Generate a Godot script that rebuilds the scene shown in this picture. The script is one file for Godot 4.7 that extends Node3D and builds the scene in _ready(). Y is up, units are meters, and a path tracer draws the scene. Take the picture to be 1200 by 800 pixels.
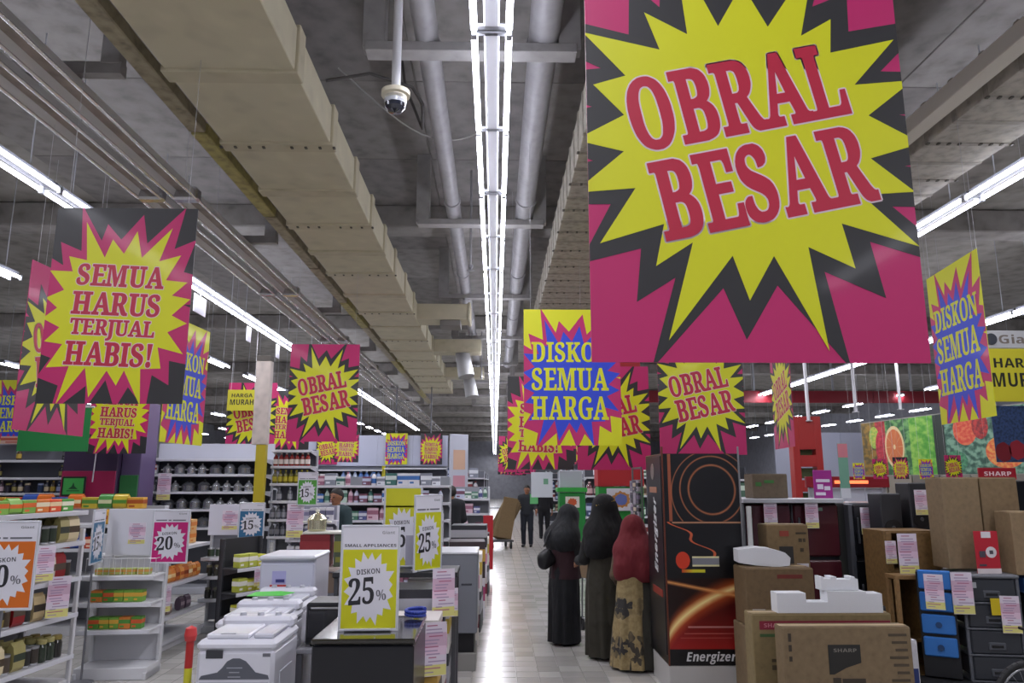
extends Node3D
# A hypermarket hall during a clearance sale. Metres, y up; the aisle runs along -z, the camera stands at x = z = 0.

var mats := {}
var cache := {}
var rng := RandomNumberGenerator.new()
const NONE := Vector3.ZERO

func _ready():
	rng.seed = 4711
	# ---- camera, sky, exposure
	var cam := Camera3D.new()
	cam.name = "camera"
	add_child(cam)
	cam.position = Vector3(0, 1.72, 0)
	cam.rotation = Vector3(deg_to_rad(10.66), deg_to_rad(-1.3), 0)
	cam.fov = 49.58
	cam.near = 0.05
	cam.far = 200.0
	cam.current = true
	var env := Environment.new()
	env.background_mode = Environment.BG_COLOR
	env.background_color = Color(0.02, 0.02, 0.022)
	env.tonemap_mode = Environment.TONE_MAPPER_LINEAR
	env.tonemap_exposure = 1.18
	env.sdfgi_enabled = true
	env.ssao_enabled = true
	env.ssil_enabled = true
	var we := WorldEnvironment.new()
	we.name = "environment"
	we.environment = env
	add_child(we)
	build_lights()
	build_shell()
	build_ceiling_services()
	build_posters()
	build_left_shelves()
	build_appliances()
	build_right_side()
	build_background()
	build_people()

# =====================================================================  materials
func m(hex: String, rough := 0.6, metal := 0.0, opt := {}) -> StandardMaterial3D:
	var key := hex + str(rough) + str(metal) + str(opt)
	if mats.has(key):
		return mats[key]
	var s := StandardMaterial3D.new()
	s.albedo_color = Color(hex)
	s.roughness = rough
	s.metallic = metal
	if opt.has("grain"):       # blotchy matter: a noise texture in world space, [scale, dark factor]
		s.albedo_texture = grain(opt.grain[1], opt.get("oct", 4), opt.get("stain", ""))
		s.uv1_triplanar = true
		s.uv1_world_triplanar = opt.get("world", true)
		s.uv1_scale = Vector3.ONE * opt.grain[0]
	if opt.has("coat"):
		s.clearcoat_enabled = true
		s.clearcoat = opt.coat
		s.clearcoat_roughness = 0.08
	if opt.has("fold"):       # woven cloth with soft creases, run mostly up and down
		var fn := FastNoiseLite.new()
		fn.frequency = 0.02
		fn.fractal_octaves = 3
		var ft := NoiseTexture2D.new()
		ft.width = 256
		ft.height = 256
		ft.seamless = true
		ft.as_normal_map = true
		ft.bump_strength = 10.0
		ft.noise = fn
		if not cache.has("fold"): cache["fold"] = ft
		s.normal_enabled = true
		s.normal_texture = cache["fold"]
		s.normal_scale = 0.55
		s.uv1_triplanar = true
		s.uv1_scale = Vector3(1.6, 0.6, 1.6)
	if opt.has("sheen"):
		s.rim_enabled = true
		s.rim = opt.sheen
	if opt.has("back"):
		s.backlight_enabled = true
		s.backlight = Color(opt.back)
	mats[key] = s
	return s

func grain(dark: float, octaves: int, stain: String) -> NoiseTexture2D:
	var key := "grain%s_%s_%s" % [dark, octaves, stain]
	if cache.has(key):
		return cache[key]
	var n := FastNoiseLite.new()
	n.noise_type = FastNoiseLite.TYPE_SIMPLEX_SMOOTH
	n.frequency = 0.012
	n.fractal_octaves = octaves
	n.seed = 11
	var g := Gradient.new()
	var c := Color(stain) if stain else Color(dark, dark, dark)
	g.offsets = PackedFloat32Array([0.0, 0.32, 0.62, 1.0])
	g.colors = PackedColorArray([c, c.lerp(Color.WHITE, 0.55), Color(0.96, 0.96, 0.96), Color.WHITE])
	var t := NoiseTexture2D.new()
	t.width = 512
	t.height = 512
	t.seamless = true
	t.noise = n
	t.color_ramp = g
	cache[key] = t
	return t

func glow(hex: String, energy: float) -> StandardMaterial3D:
	var key := "glow" + hex + str(energy)
	if mats.has(key):
		return mats[key]
	var s := StandardMaterial3D.new()
	s.albedo_color = Color(hex)
	s.emission_enabled = true
	s.emission = Color(hex)
	s.emission_energy_multiplier = energy
	mats[key] = s
	return s

func glass(hex: String, alpha: float) -> StandardMaterial3D:
	var s := StandardMaterial3D.new()
	s.albedo_color = Color(Color(hex), alpha)
	s.transparency = BaseMaterial3D.TRANSPARENCY_ALPHA
	s.roughness = 0.05
	return s

func print_mat(img: Image, rough := 0.45) -> StandardMaterial3D:
	var s := StandardMaterial3D.new()
	s.albedo_texture = ImageTexture.create_from_image(img)
	s.roughness = rough
	return s

# =====================================================================  mesh helpers
func T() -> SurfaceTool:
	var st := SurfaceTool.new()
	st.begin(Mesh.PRIMITIVE_TRIANGLES)
	return st

func tri(st: SurfaceTool, a: Vector3, b: Vector3, c: Vector3, want: Vector3):
	var n := (b - a).cross(c - a)
	if n.dot(want) < 0.0:
		n = -n
		st.set_normal(n.normalized())
		st.add_vertex(a); st.add_vertex(b); st.add_vertex(c)
	else:
		st.set_normal(n.normalized())
		st.add_vertex(a); st.add_vertex(c); st.add_vertex(b)

func quad(st: SurfaceTool, a: Vector3, b: Vector3, c: Vector3, d: Vector3, want: Vector3):
	tri(st, a, b, c, want)
	tri(st, a, c, d, want)

# box with chamfered edges; c is its centre
func box(st: SurfaceTool, c: Vector3, s: Vector3, ch := 0.0, x := Transform3D()):
	var h := s / 2.0
	ch = minf(ch, 0.45 * minf(s.x, minf(s.y, s.z)))
	var o := x.basis
	for ax in 3:
		var u := (ax + 1) % 3
		var v := (ax + 2) % 3
		for sg in [-1.0, 1.0]:
			var p := []
			for k in [[-1, -1], [1, -1], [1, 1], [-1, 1]]:
				var q := Vector3.ZERO
				q[ax] = sg * h[ax]
				q[u] = k[0] * (h[u] - ch)
				q[v] = k[1] * (h[v] - ch)
				p.append(x * (c + q))
			var w := Vector3.ZERO
			w[ax] = sg
			quad(st, p[0], p[1], p[2], p[3], o * w)
			if ch > 0.0:
				for sv in [-1.0, 1.0]:     # edge between faces ax and u, running along v
					var e := []
					for k in [[0, -1], [0, 1], [1, 1], [1, -1]]:
						var q := Vector3.ZERO
						q[ax] = sg * (h[ax] - (ch if k[0] == 1 else 0.0))
						q[u] = sv * (h[u] - (ch if k[0] == 0 else 0.0))
						q[v] = k[1] * (h[v] - ch)
						e.append(x * (c + q))
					var w2 := Vector3.ZERO
					w2[ax] = sg
					w2[u] = sv
					quad(st, e[0], e[1], e[2], e[3], o * w2)
	if ch > 0.0:
		for sx in [-1.0, 1.0]:
			for sy in [-1.0, 1.0]:
				for sz in [-1.0, 1.0]:
					var s3 := Vector3(sx, sy, sz)
					var q: Vector3 = s3 * (h - Vector3.ONE * ch)
					tri(st, x * (c + q + Vector3(sx * ch, 0, 0)), x * (c + q + Vector3(0, sy * ch, 0)), x * (c + q + Vector3(0, 0, sz * ch)), o * s3)

# tapered round bar from a to b
func bar(st: SurfaceTool, a: Vector3, b: Vector3, ra: float, rb := -1.0, n := 10, caps := true):
	if rb < 0.0:
		rb = ra
	var d := (b - a).normalized()
	var u := d.cross(Vector3.UP if absf(d.y) < 0.9 else Vector3.RIGHT).normalized()
	var v := d.cross(u)
	for i in n:
		var t0 := TAU * i / n
		var t1 := TAU * (i + 1) / n
		var n0 := u * cos(t0) + v * sin(t0)
		var n1 := u * cos(t1) + v * sin(t1)
		sq(st, a + n0 * ra, n0, a + n1 * ra, n1, b + n1 * rb, n1, b + n0 * rb, n0)
		if caps:
			tri(st, a, a + n0 * ra, a + n1 * ra, -d)
			tri(st, b, b + n0 * rb, b + n1 * rb, d)

func sq(st: SurfaceTool, a: Vector3, na: Vector3, b: Vector3, nb: Vector3, c: Vector3, nc: Vector3, d: Vector3, nd: Vector3):
	var flip := (b - a).cross(c - a).dot(na + nb + nc) > 0.0
	var p := [[a, na], [b, nb], [c, nc], [a, na], [c, nc], [d, nd]]
	if flip:
		p = [[a, na], [c, nc], [b, nb], [a, na], [d, nd], [c, nc]]
	for q in p:
		st.set_normal(q[1])
		st.add_vertex(q[0])

func tube(st: SurfaceTool, pts: Array, r: float, n := 8):
	for i in pts.size() - 1:
		bar(st, pts[i], pts[i + 1], r, r, n, true)

# profile [[radius, height], ...] turned about the y axis
func lathe(st: SurfaceTool, prof: Array, n := 16, at := Vector3.ZERO):
	for k in prof.size() - 1:
		var r0: float = prof[k][0]
		var y0: float = prof[k][1]
		var r1: float = prof[k + 1][0]
		var y1: float = prof[k + 1][1]
		var nn := Vector2(y1 - y0, r0 - r1).normalized()
		for i in n:
			var a := TAU * i / n
			var b := TAU * (i + 1) / n
			var ca := Vector3(cos(a), 0, sin(a))
			var cb := Vector3(cos(b), 0, sin(b))
			var na := ca * nn.x + Vector3.UP * nn.y
			var nb := cb * nn.x + Vector3.UP * nn.y
			sq(st, at + ca * r0 + Vector3.UP * y0, na, at + cb * r0 + Vector3.UP * y0, nb, at + cb * r1 + Vector3.UP * y1, nb, at + ca * r1 + Vector3.UP * y1, na)

# flat polygon in the xy plane given thickness from z0 to z1
func prism(st: SurfaceTool, poly: PackedVector2Array, z0: float, z1: float, x := Transform3D()):
	var ids := Geometry2D.triangulate_polygon(poly)
	var o := x.basis
	for k in range(0, ids.size(), 3):
		var p := [poly[ids[k]], poly[ids[k + 1]], poly[ids[k + 2]]]
		tri(st, x * Vector3(p[0].x, p[0].y, z1), x * Vector3(p[1].x, p[1].y, z1), x * Vector3(p[2].x, p[2].y, z1), o * Vector3.BACK)
		tri(st, x * Vector3(p[0].x, p[0].y, z0), x * Vector3(p[1].x, p[1].y, z0), x * Vector3(p[2].x, p[2].y, z0), o * Vector3.FORWARD)
	var cw := Geometry2D.is_polygon_clockwise(poly)
	for i in poly.size():
		var a := poly[i]
		var b := poly[(i + 1) % poly.size()]
		var e := b - a
		var nn := Vector3(e.y, -e.x, 0) * (-1.0 if cw else 1.0)
		quad(st, x * Vector3(a.x, a.y, z0), x * Vector3(b.x, b.y, z0), x * Vector3(b.x, b.y, z1), x * Vector3(a.x, a.y, z1), o * nn)

# face of w by h with uv 0..1, its lower left corner at the origin, looking along +z
func face(st: SurfaceTool, w: float, h: float, z := 0.0, x := Transform3D()):
	var p := [Vector3(0, 0, z), Vector3(0, h, z), Vector3(w, h, z), Vector3(0, 0, z), Vector3(w, h, z), Vector3(w, 0, z)]
	var uv := [Vector2(0, 1), Vector2(0, 0), Vector2(1, 0), Vector2(0, 1), Vector2(1, 0), Vector2(1, 1)]
	for i in 6:
		st.set_normal(x.basis * Vector3.BACK)
		st.set_uv(uv[i])
		st.add_vertex(x * p[i])

func mk(called: String, st: SurfaceTool, material: Material, parent: Node = self) -> MeshInstance3D:
	var o := MeshInstance3D.new()
	o.name = called
	o.mesh = st.commit()
	o.material_override = null
	for i in o.mesh.get_surface_count():
		o.mesh.surface_set_material(i, material)
	parent.add_child(o, true)
	return o

func inst(called: String, mesh: Mesh, parent: Node = self, at := Transform3D()) -> MeshInstance3D:
	var o := MeshInstance3D.new()
	o.name = called
	o.mesh = mesh
	o.transform = at
	parent.add_child(o, true)
	return o

# several [SurfaceTool, material] pairs as one mesh
func join(list: Array) -> ArrayMesh:
	var am := ArrayMesh.new()
	for q in list:
		q[0].commit(am)
		am.surface_set_material(am.get_surface_count() - 1, q[1])
	return am

func thing(called: String, label: String, category: String, at := Vector3.ZERO, turn := 0.0, group := "") -> Node3D:
	var o := Node3D.new()
	o.name = called
	add_child(o, true)
	o.position = at
	o.rotation.y = deg_to_rad(turn)
	tag(o, label, category, group)
	return o

func tag(o: Node, label: String, category: String, group := "") -> Node:
	o.set_meta("label", label)
	o.set_meta("category", category)
	if group:
		o.set_meta("group", group)
	return o

func struct(called: String, st: SurfaceTool, material: Material, label: String) -> MeshInstance3D:
	var o := mk(called, st, material)
	o.set_meta("kind", "structure")
	o.set_meta("label", label)
	return o

func copy(o: Node3D, called: String, at: Vector3, turn := 0.0, label := "", group := "") -> Node3D:
	var c: Node3D = o.duplicate()
	c.name = called
	add_child(c, true)
	c.position = at
	c.rotation.y = deg_to_rad(turn)
	if label: c.set_meta("label", label)
	if group: c.set_meta("group", group)
	return c

func single(called: String, mesh: Mesh, label: String, category: String, at: Vector3, turn := 0.0, group := "") -> MeshInstance3D:
	var o := inst(called, mesh, self, Transform3D(Basis(Vector3.UP, deg_to_rad(turn)), at))
	tag(o, label, category, group)
	return o

func frame_at(at: Vector3, turn := 0.0) -> Transform3D:
	return Transform3D(Basis(Vector3.UP, deg_to_rad(turn)), at)

func E3(x: float, y: float, z: float) -> Vector3:
	return Vector3(x, y, z)

# lettering: text fitted into w by h (cap height) from its lower left corner at `at`, thickness t
func letters(st: SurfaceTool, text: String, w: float, h: float, x: Transform3D, bold := 0.0, serif := true, t := 0.002, slant := 0.0):
	var tm := TextMesh.new()
	var f := SystemFont.new()
	f.font_names = PackedStringArray(["Droid Serif" if serif else "Droid Sans"])
	f.font_weight = 700
	var fv := FontVariation.new()
	fv.base_font = f
	fv.variation_embolden = bold if serif else 0.0
	tm.font = fv
	tm.font_size = 48
	tm.pixel_size = 0.01
	tm.depth = 0.02
	tm.curve_step = 3.0
	tm.text = text
	var bb := tm.get_aabb()
	var cap := TextMesh.new()
	cap.font = fv
	cap.font_size = 48
	cap.pixel_size = 0.01
	cap.depth = 0.02
	cap.curve_step = 3.0
	cap.text = "H"
	var cb := cap.get_aabb()
	var sx := w / bb.size.x
	var sy := h / cb.size.y
	var b := Basis(Vector3(sx, 0, 0), Vector3(slant * sy, sy, 0), Vector3(0, 0, t / 0.02))
	var o := Vector3(-bb.position.x * sx, -cb.position.y * sy, 0)
	st.append_from(tm, 0, x * Transform3D(b, o))

func rot2(px: float, py: float, z: float, deg: float) -> Transform3D:
	return Transform3D(Basis(Vector3.BACK, deg_to_rad(deg)), Vector3(px, py, z))

func V2(a: Array, s := 1.0) -> PackedVector2Array:
	var p := PackedVector2Array()
	for i in range(0, a.size(), 2):
		p.append(Vector2(a[i], a[i + 1]) * s)
	return p

# =====================================================================  lamps
# a batten with two fluorescent tubes, 2.4 m long, tubes below; origin in the middle of its underside
func make_batten(gap: float, half := false) -> Array:
	var hl := 0.61 if half else 1.21
	var housing := T()
	box(housing, Vector3(0, 0.045, 0), Vector3(0.09, 0.07, hl * 2), 0.008)
	var ends := T()
	for z in ([-0.6, 0.6] if half else [-1.205, -0.005, 0.005, 1.205]):
		for sx in [-1.0, 1.0]:
			box(ends, Vector3(sx * gap, 0.0, z), Vector3(0.035, 0.07, 0.022), 0.004)
	box(ends, Vector3(0, 0.035, 0), Vector3(0.03, 0.03, hl * 2), 0.004)
	box(ends, Vector3(0, 0.02, 0), Vector3(gap * 2 + 0.03, 0.02, 0.05), 0.004)
	box(ends, Vector3(0, 0.02, hl - 0.02), Vector3(gap * 2 + 0.03, 0.02, 0.04), 0.004)
	box(ends, Vector3(0, 0.02, 0.02 - hl), Vector3(gap * 2 + 0.03, 0.02, 0.04), 0.004)
	var tb := T()
	for sx in [-1.0, 1.0]:
		for z in ([0.0] if half else [-0.605, 0.605]):
			bar(tb, Vector3(sx * gap, 0, z - 0.575), Vector3(sx * gap, 0, z + 0.575), 0.019, 0.019, 12)
	return [housing, ends, tb]

func build_lights():
	var white := m("d9dbe0", 0.35, 0.2)
	var endm := m("b9bcc2", 0.4, 0.3)
	var tubem := glow("eeefff", 16.0)
	var meshes := {}
	var rs := T()
	bar(rs, Vector3(0, 0.08, 0), Vector3(0, 1.33, 0), 0.006, 0.006, 5)
	var rod: ArrayMesh = rs.commit()
	rod.surface_set_material(0, endm)
	for gap in [0.1, 0.08, 0.07]:      # 0.07 is the short batten of the outer rows
		var a := make_batten(gap, gap == 0.07)
		meshes[gap] = []
		for q in [[a[0], white if gap == 0.1 else m("7c7e85", 0.5, 0.2)], [a[1], endm], [a[2], tubem]]:
			var am: ArrayMesh = q[0].commit()
			am.surface_set_material(0, q[1])
			meshes[gap].append(am)
	# [x, first z, last z, step, half distance of the tubes, where]
	var rows := [
		[-0.03, 5.9, -70.0, 2.44, 0.1, "in the double row above the middle aisle"],
		[-3.95, 5.9, -37.0, 2.44, 0.08, "in the unbroken row beside the steel troughs"],
		[4.35, 5.9, -16.0, 2.44, 0.08, "in the row over the cardboard boxes"],
		[8.0, -6.0, -26.0, 2.44, 0.08, "in the row in front of the red fascia"],
		[-6.1, -8.0, -46.0, 2.5, 0.07, "in the spaced row over the pots and pans shelving"],
		[-10.8, -8.0, -46.0, 4.1, 0.07, "in the spaced row over the side gondola"],
		[-13.5, -12.1, -46.0, 4.1, 0.07, "in the spaced row beyond the side gondola"],
		[-16.1, -16.1, -50.0, 4.1, 0.07, "in the spaced row nearest the far side wall"],
		[12.2, -14.3, -46.0, 2.5, 0.07, "in the spaced row over the fruit mural"],
		[15.5, -18.5, -50.0, 2.5, 0.07, "in the spaced row behind the fruit mural"],
		[4.2, -40.0, -64.0, 4.88, 0.08, "in the row at the far end of the hall"],
	]
	for r in rows:
		var z: float = r[1]
		while z > r[2]:
			var t := thing("fluorescent_batten", "lit twin tube batten " + r[5], "ceiling light", Vector3(r[0], 4.25, z - (0.61 if r[4] == 0.07 else 1.21)), 0, "battens " + r[5])
			inst("housing", meshes[r[4]][0], t)
			inst("lamp_holder", meshes[r[4]][1], t)
			inst("tube", meshes[r[4]][2], t)
			var l := AreaLight3D.new()
			l.name = "batten_light"
			l.area_size = Vector2(0.24, 1.15 if r[4] == 0.07 else 2.3)
			l.light_energy = 1.3 if r[4] == 0.07 else 2.4
			l.light_color = Color("f4f3fa")
			l.shadow_enabled = true
			l.rotation_degrees = Vector3(-90, 0, 0)
			l.position = Vector3(0, -0.03, 0)
			t.add_child(l)
			l.set("area_range", 90.0)
			for s in ([-0.4, 0.4] if r[4] == 0.07 else [-0.9, 0.9]):
				inst("suspension_rod", rod, t, Transform3D(Basis(), Vector3(0, 0, s)))
			z -= r[3]

# =====================================================================  hall
const Z0 := 7.0
const Z1 := -73.0
const XL := -20.0
const XR := 19.0

func tile_image() -> Image:
	var im := Image.create(512, 512, false, Image.FORMAT_RGB8)
	var r := RandomNumberGenerator.new()
	r.seed = 5
	for i in 4:
		for j in 4:
			var k := r.randf_range(0.90, 1.0)
			im.fill_rect(Rect2i(i * 128, j * 128, 128, 128), Color(0.72 * k, 0.71 * k, 0.69 * k))
	for i in 4:
		im.fill_rect(Rect2i(i * 128, 0, 3, 512), Color(0.42, 0.41, 0.4))
		im.fill_rect(Rect2i(0, i * 128, 512, 3), Color(0.42, 0.41, 0.4))
	return im

func build_shell():
	var fm := StandardMaterial3D.new()
	fm.albedo_texture = ImageTexture.create_from_image(tile_image())
	fm.uv1_triplanar = true
	fm.uv1_world_triplanar = true
	fm.uv1_scale = Vector3.ONE * 1.25
	fm.uv1_offset = Vector3(-0.005, 0, 0)
	fm.roughness = 0.26
	fm.metallic_specular = 0.5
	var st := T()
	box(st, Vector3((XL + XR) / 2, -0.1, (Z0 + Z1) / 2), Vector3(XR - XL, 0.2, Z0 - Z1))
	var fl := struct("floor", st, fm, "pale glazed square floor tiles with grey joints")
	# the tiles of the open aisle that can be told apart
	var tm := T()
	box(tm, Vector3(0, 0.0, 0), Vector3(0.191, 0.008, 0.191), 0.0015)
	var tmesh: ArrayMesh = tm.commit()
	var tones := []
	for c in ["bab7b2", "aeaba7", "c0bdb9", "a9a6a2"]:
		tones.append(m(c, 0.22, 0.0, {"coat": 0.3}))
	for i in 10:
		for j in 30:
			var t := inst("tile", tmesh, fl, Transform3D(Basis(), Vector3(-0.3 + 0.2 * i, 0.0, -6.7 - 0.2 * j)))
			t.material_override = tones[rng.randi() % 4]
	# slab, walls
	var slab := m("938f88", 0.85, 0.0, {"grain": [0.35, 0.72]})
	st = T()
	box(st, Vector3((XL + XR) / 2, 5.75, (Z0 + Z1) / 2), Vector3(XR - XL, 0.3, Z0 - Z1))
	var ce := struct("ceiling", st, slab, "bare grey concrete slab")
	# formwork panels of the slab: joints between them, and downstand beams
	var pan := T()
	box(pan, Vector3.ZERO, Vector3(1.19, 0.03, 1.79), 0.006)
	var pmesh: ArrayMesh = pan.commit()
	var ptones := [m("8f8b87", 0.85, 0.0, {"grain": [0.5, 0.78]}), m("86827f", 0.85, 0.0, {"grain": [0.5, 0.78]}), m("989490", 0.85, 0.0, {"grain": [0.5, 0.78]})]
	for i in range(-4, 5):
		for j in range(0, 8):
			var t := inst("slab_panel", pmesh, ce, Transform3D(Basis(), Vector3(i * 1.2 - 0.2, 5.597, -2.2 - j * 1.8)))
			t.material_override = ptones[rng.randi() % 3]
	var beam := m("9c9893", 0.8, 0.0, {"grain": [0.4, 0.75]})
	for k in 12:
		var b := T()
		box(b, Vector3(0, 0, 0), Vector3(XR - XL - 0.1, 0.34, 0.42), 0.02)
		var o := mk("beam", b, beam, ce)
		o.position = Vector3((XL + XR) / 2, 5.42, -3.05 - k * 7.2 + 7.2 * 1)
	var wallm := m("a9abb4", 0.7, 0.0, {"grain": [0.3, 0.85]})
	var H := 5.6
	st = T(); box(st, Vector3(XL - 0.1, H / 2, (Z0 + Z1) / 2), Vector3(0.2, H, Z0 - Z1)); struct("wall_left", st, wallm, "grey painted side wall of the hall")
	st = T(); box(st, Vector3(XR + 0.1, H / 2, (Z0 + Z1) / 2), Vector3(0.2, H, Z0 - Z1)); struct("wall_right", st, wallm, "grey painted side wall behind the mural")
	st = T(); box(st, Vector3((XL + XR) / 2, H / 2, Z1 - 0.1), Vector3(XR - XL, H, 0.2)); struct("wall_back", st, wallm, "grey painted wall at the far end of the aisle")
	st = T(); box(st, Vector3((XL + XR) / 2, H / 2, Z0 + 0.1), Vector3(XR - XL, H, 0.2)); struct("wall_front", st, wallm, "grey painted wall behind the viewer")

# =====================================================================  ducts, troughs, pipes
# a sheet-metal duct along -z: sections with flanges between them
func duct(label: String, x0: float, x1: float, y: float, h: float, zs: Array, body: Material, flange: Material, proud := 0.022) -> Node3D:
	var t := thing("air_duct", label, "air duct", Vector3((x0 + x1) / 2, y, zs[0]))
	var w := x1 - x0
	for i in zs.size() - 1:
		var a: float = zs[i] - zs[0]
		var b: float = zs[i + 1] - zs[0]
		var st := T()
		box(st, Vector3(0, h / 2, (a + b) / 2), Vector3(w, h, a - b - 0.004), 0.006)
		mk("duct_section", st, body, t)
		st = T()
		box(st, Vector3(0, h / 2, b), Vector3(w + 2 * proud, h + 2 * proud, 0.14 if proud > 0.01 else 0.05), 0.006)
		mk("flange", st, flange, t)
		if i % 2 == 0:
			st = T()
			for sx in [-1.0, 1.0]:
				for q in 4:
					box(st, Vector3(sx * (w / 2 + proud) * (0.25 + 0.25 * q), -proud - 0.004, b + 0.02), Vector3(0.02, 0.012, 0.03))
			mk("clip", st, m("5d5a52", 0.6, 0.4), t)
	return t

func build_ceiling_services():
	var beige := m("cbc4a8", 0.62, 0.0, {"grain": [0.45, 0.9], "oct": 2})
	var beige2 := m("c2ba9e", 0.6, 0.0, {"grain": [0.6, 0.88], "oct": 2})
	duct("wide beige sheet metal air duct with bolted flanges", -2.12, -1.29, 4.3, 0.3, [4.0, 2.2, 0.8, -0.6, -1.9, -3.15, -4.42, -5.45, -6.4, -7.3, -8.2, -9.1, -10.2, -11.3, -12.4, -13.6, -14.8, -16.0, -17.2, -18.4, -19.6, -20.8, -22.0], beige, beige2)
	var zz := []
	for i in 34: zz.append(-2.0 - i * 0.32)
	duct("closely seamed beige insulated duct behind the largest sale poster", 0.66, 1.44, 4.3, 0.34, zz, m("b8b2a2", 0.75, 0.0, {"grain": [1.5, 0.75]}), m("a09a8c", 0.7, 0.0, {"grain": [1.5, 0.7]}), 0.008)
	zz = []
	for i in 30: zz.append(0.0 - i * 0.36)
	duct("closely seamed grey-beige duct above the cardboard boxes", 3.42, 4.08, 4.35, 0.34, zz, m("bab5aa", 0.72, 0.0, {"grain": [1.2, 0.75]}), m("a39e94", 0.7, 0.0, {"grain": [1.2, 0.75]}), 0.008)
	# cross branch of the wide duct
	var t := thing("branch_duct", "short beige branch duct crossing from the wide duct over the aisle", "air duct", Vector3(-1.295, 4.32, -12.1))
	var st := T(); box(st, Vector3(0.42, 0.13, 0), Vector3(0.84, 0.26, 0.5), 0.01); mk("duct_section", st, beige, t)
	st = T(); box(st, Vector3(0.86, 0.13, 0), Vector3(0.05, 0.3, 0.54), 0.01); mk("flange", st, beige2, t)
	st = T(); box(st, Vector3(0.55, -0.05, 0), Vector3(0.34, 0.1, 0.4), 0.01); mk("outlet", st, m("7d7a74", 0.6), t)
	for z in [-15.2, -19.0]:
		t = thing("branch_duct", "grey-beige cross duct far over the aisle with a round drop", "air duct", Vector3(-1.295, 4.32, z), 0, "far cross ducts")
		st = T(); bar(st, Vector3(0.8, 0.26, 0), Vector3(0.8, 1.26, 0), 0.008, 0.008, 6); mk("hanger_rod", st, m("8a8a8e", 0.4, 0.4), t)
		st = T(); box(st, Vector3(0.5, 0.13, 0), Vector3(1.0, 0.26, 0.5), 0.01); mk("duct_section", st, beige2, t)
		st = T(); bar(st, Vector3(0.6, 0.05, 0), Vector3(0.7, -0.5, 0.1), 0.15, 0.17, 14); mk("drop_sleeve", st, m("9a9a9a", 0.5, 0.3), t)
	# beige grimy conduit beside the duct
	t = thing("cable_conduit", "narrow grimy beige cable trunking beside the wide duct", "trunking", Vector3(-2.36, 4.42, 4))
	for k in 16:
		st = T(); box(st, Vector3(0, 0.05, -0.95 - k * 1.9), Vector3(0.13, 0.1, 1.87), 0.008)
		mk("trunking_length", st, m("a89e84" if k % 3 != 2 else "b3a86a", 0.6, 0.0, {"grain": [1.2, 0.7]}), t)
	# two open steel troughs with bright lips
	var steel := m("ecebea", 0.25, 0.1)
	var inner := m("a89c92", 0.4, 0.4, {"grain": [0.8, 0.75]})
	for q in [[-2.89, "nearer the wide duct"], [-3.215, "nearer the lit batten row"]]:
		t = thing("steel_trough", "long open steel lighting trough with bright lips, " + q[1], "trough", Vector3(q[0], 4.3, 4.2))
		for k in 12:
			var za := -k * 3.6 - 0.02
			st = T()
			box(st, Vector3(0, 0.075, za - 1.78), Vector3(0.17, 0.012, 3.56))
			mk("trough_bed", st, inner, t)
			for sx in [-1.0, 1.0]:
				st = T()
				var tilt := Transform3D(Basis(Vector3.BACK, sx * 0.25), Vector3(sx * 0.09, 0.04, za - 1.78))
				box(st, Vector3.ZERO, Vector3(0.012, 0.09, 3.56), 0.003, tilt)
				var sd := mk("trough_side", st, steel, t)
				st = T()
				bar(st, Vector3(sx * 0.1, -0.003, za - 0.01), Vector3(sx * 0.1, -0.003, za - 3.55), 0.013, 0.013, 12)
				mk("bright_lip", st, m("f4f4f4", 0.16, 0.9), sd)
			st = T()
			box(st, Vector3(0, 0.045, za - 3.58), Vector3(0.235, 0.13, 0.12), 0.02)
			mk("coupling", st, m("c3c3c6", 0.22, 0.8), t)
	# trapeze hangers every 3.6 m: over the aisle and over the troughs
	var grey := m("a09e9c", 0.6, 0.0, {"grain": [0.8, 0.85]})
	for k in 9:
		var z := -1.22 - k * 3.6
		var h := thing("trapeze_hanger", "grey steel trapeze hanger carrying the aisle light row and pipes", "hanger", Vector3(0, 4.7, z), 0, "aisle trapeze hangers")
		st = T(); box(st, Vector3(-0.18, 0.035, 0), Vector3(1.5, 0.07, 0.14), 0.004); mk("crossbar", st, grey, h)
		for x in [-0.87, 0.52]:
			st = T(); box(st, Vector3(x, 0.46, 0), Vector3(0.16, 0.86, 0.12), 0.004); mk("drop_post", st, grey, h)
		h = thing("trough_hanger", "grey steel bracket holding the two open steel troughs", "hanger", Vector3(-3.05, 4.4, z + 0.18), 0, "trough hangers")
		st = T(); box(st, Vector3(0.15, 0.05, 0), Vector3(0.75, 0.09, 0.08), 0.004); mk("crossbar", st, grey, h)
		st = T(); box(st, Vector3(0.45, 0.64, 0), Vector3(0.13, 1.12, 0.09), 0.004); mk("drop_post", st, grey, h)
	# round pipes
	var pm := m("a5a4a6", 0.5, 0.1, {"grain": [0.8, 0.82]})
	for q in [[-0.5, 0.085, "slim grey round pipe over the aisle, on the wide duct's side of the lights"], [0.34, 0.11, "thick grey round pipe over the aisle, beyond the lights from the wide duct"]]:
		t = thing("round_pipe", q[2], "pipe", Vector3(q[0], 4.76 + q[1], 4.0))
		for k in 8:
			st = T(); bar(st, Vector3(0, 0, -k * 3.0), Vector3(0, 0, -k * 3.0 - 2.995), q[1], q[1], 20); mk("pipe_length", st, pm, t)
			st = T(); bar(st, Vector3(0, 0, -k * 3.0 - 2.93), Vector3(0, 0, -k * 3.0 - 3.0), q[1] + 0.012, q[1] + 0.012, 20); mk("coupling", st, pm, t)
	# pale channel above the boxes and one crossing
	t = thing("pale_channel", "pale diagonal steel channel alongside the grey-beige seamed duct", "channel", Vector3(3.28, 4.4, 2.0))
	st = T(); box(st, Vector3(0, 0, -8), Vector3(0.13, 0.03, 16), 0.004); mk("web", st, m("dcd8ce", 0.5), t)
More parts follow.
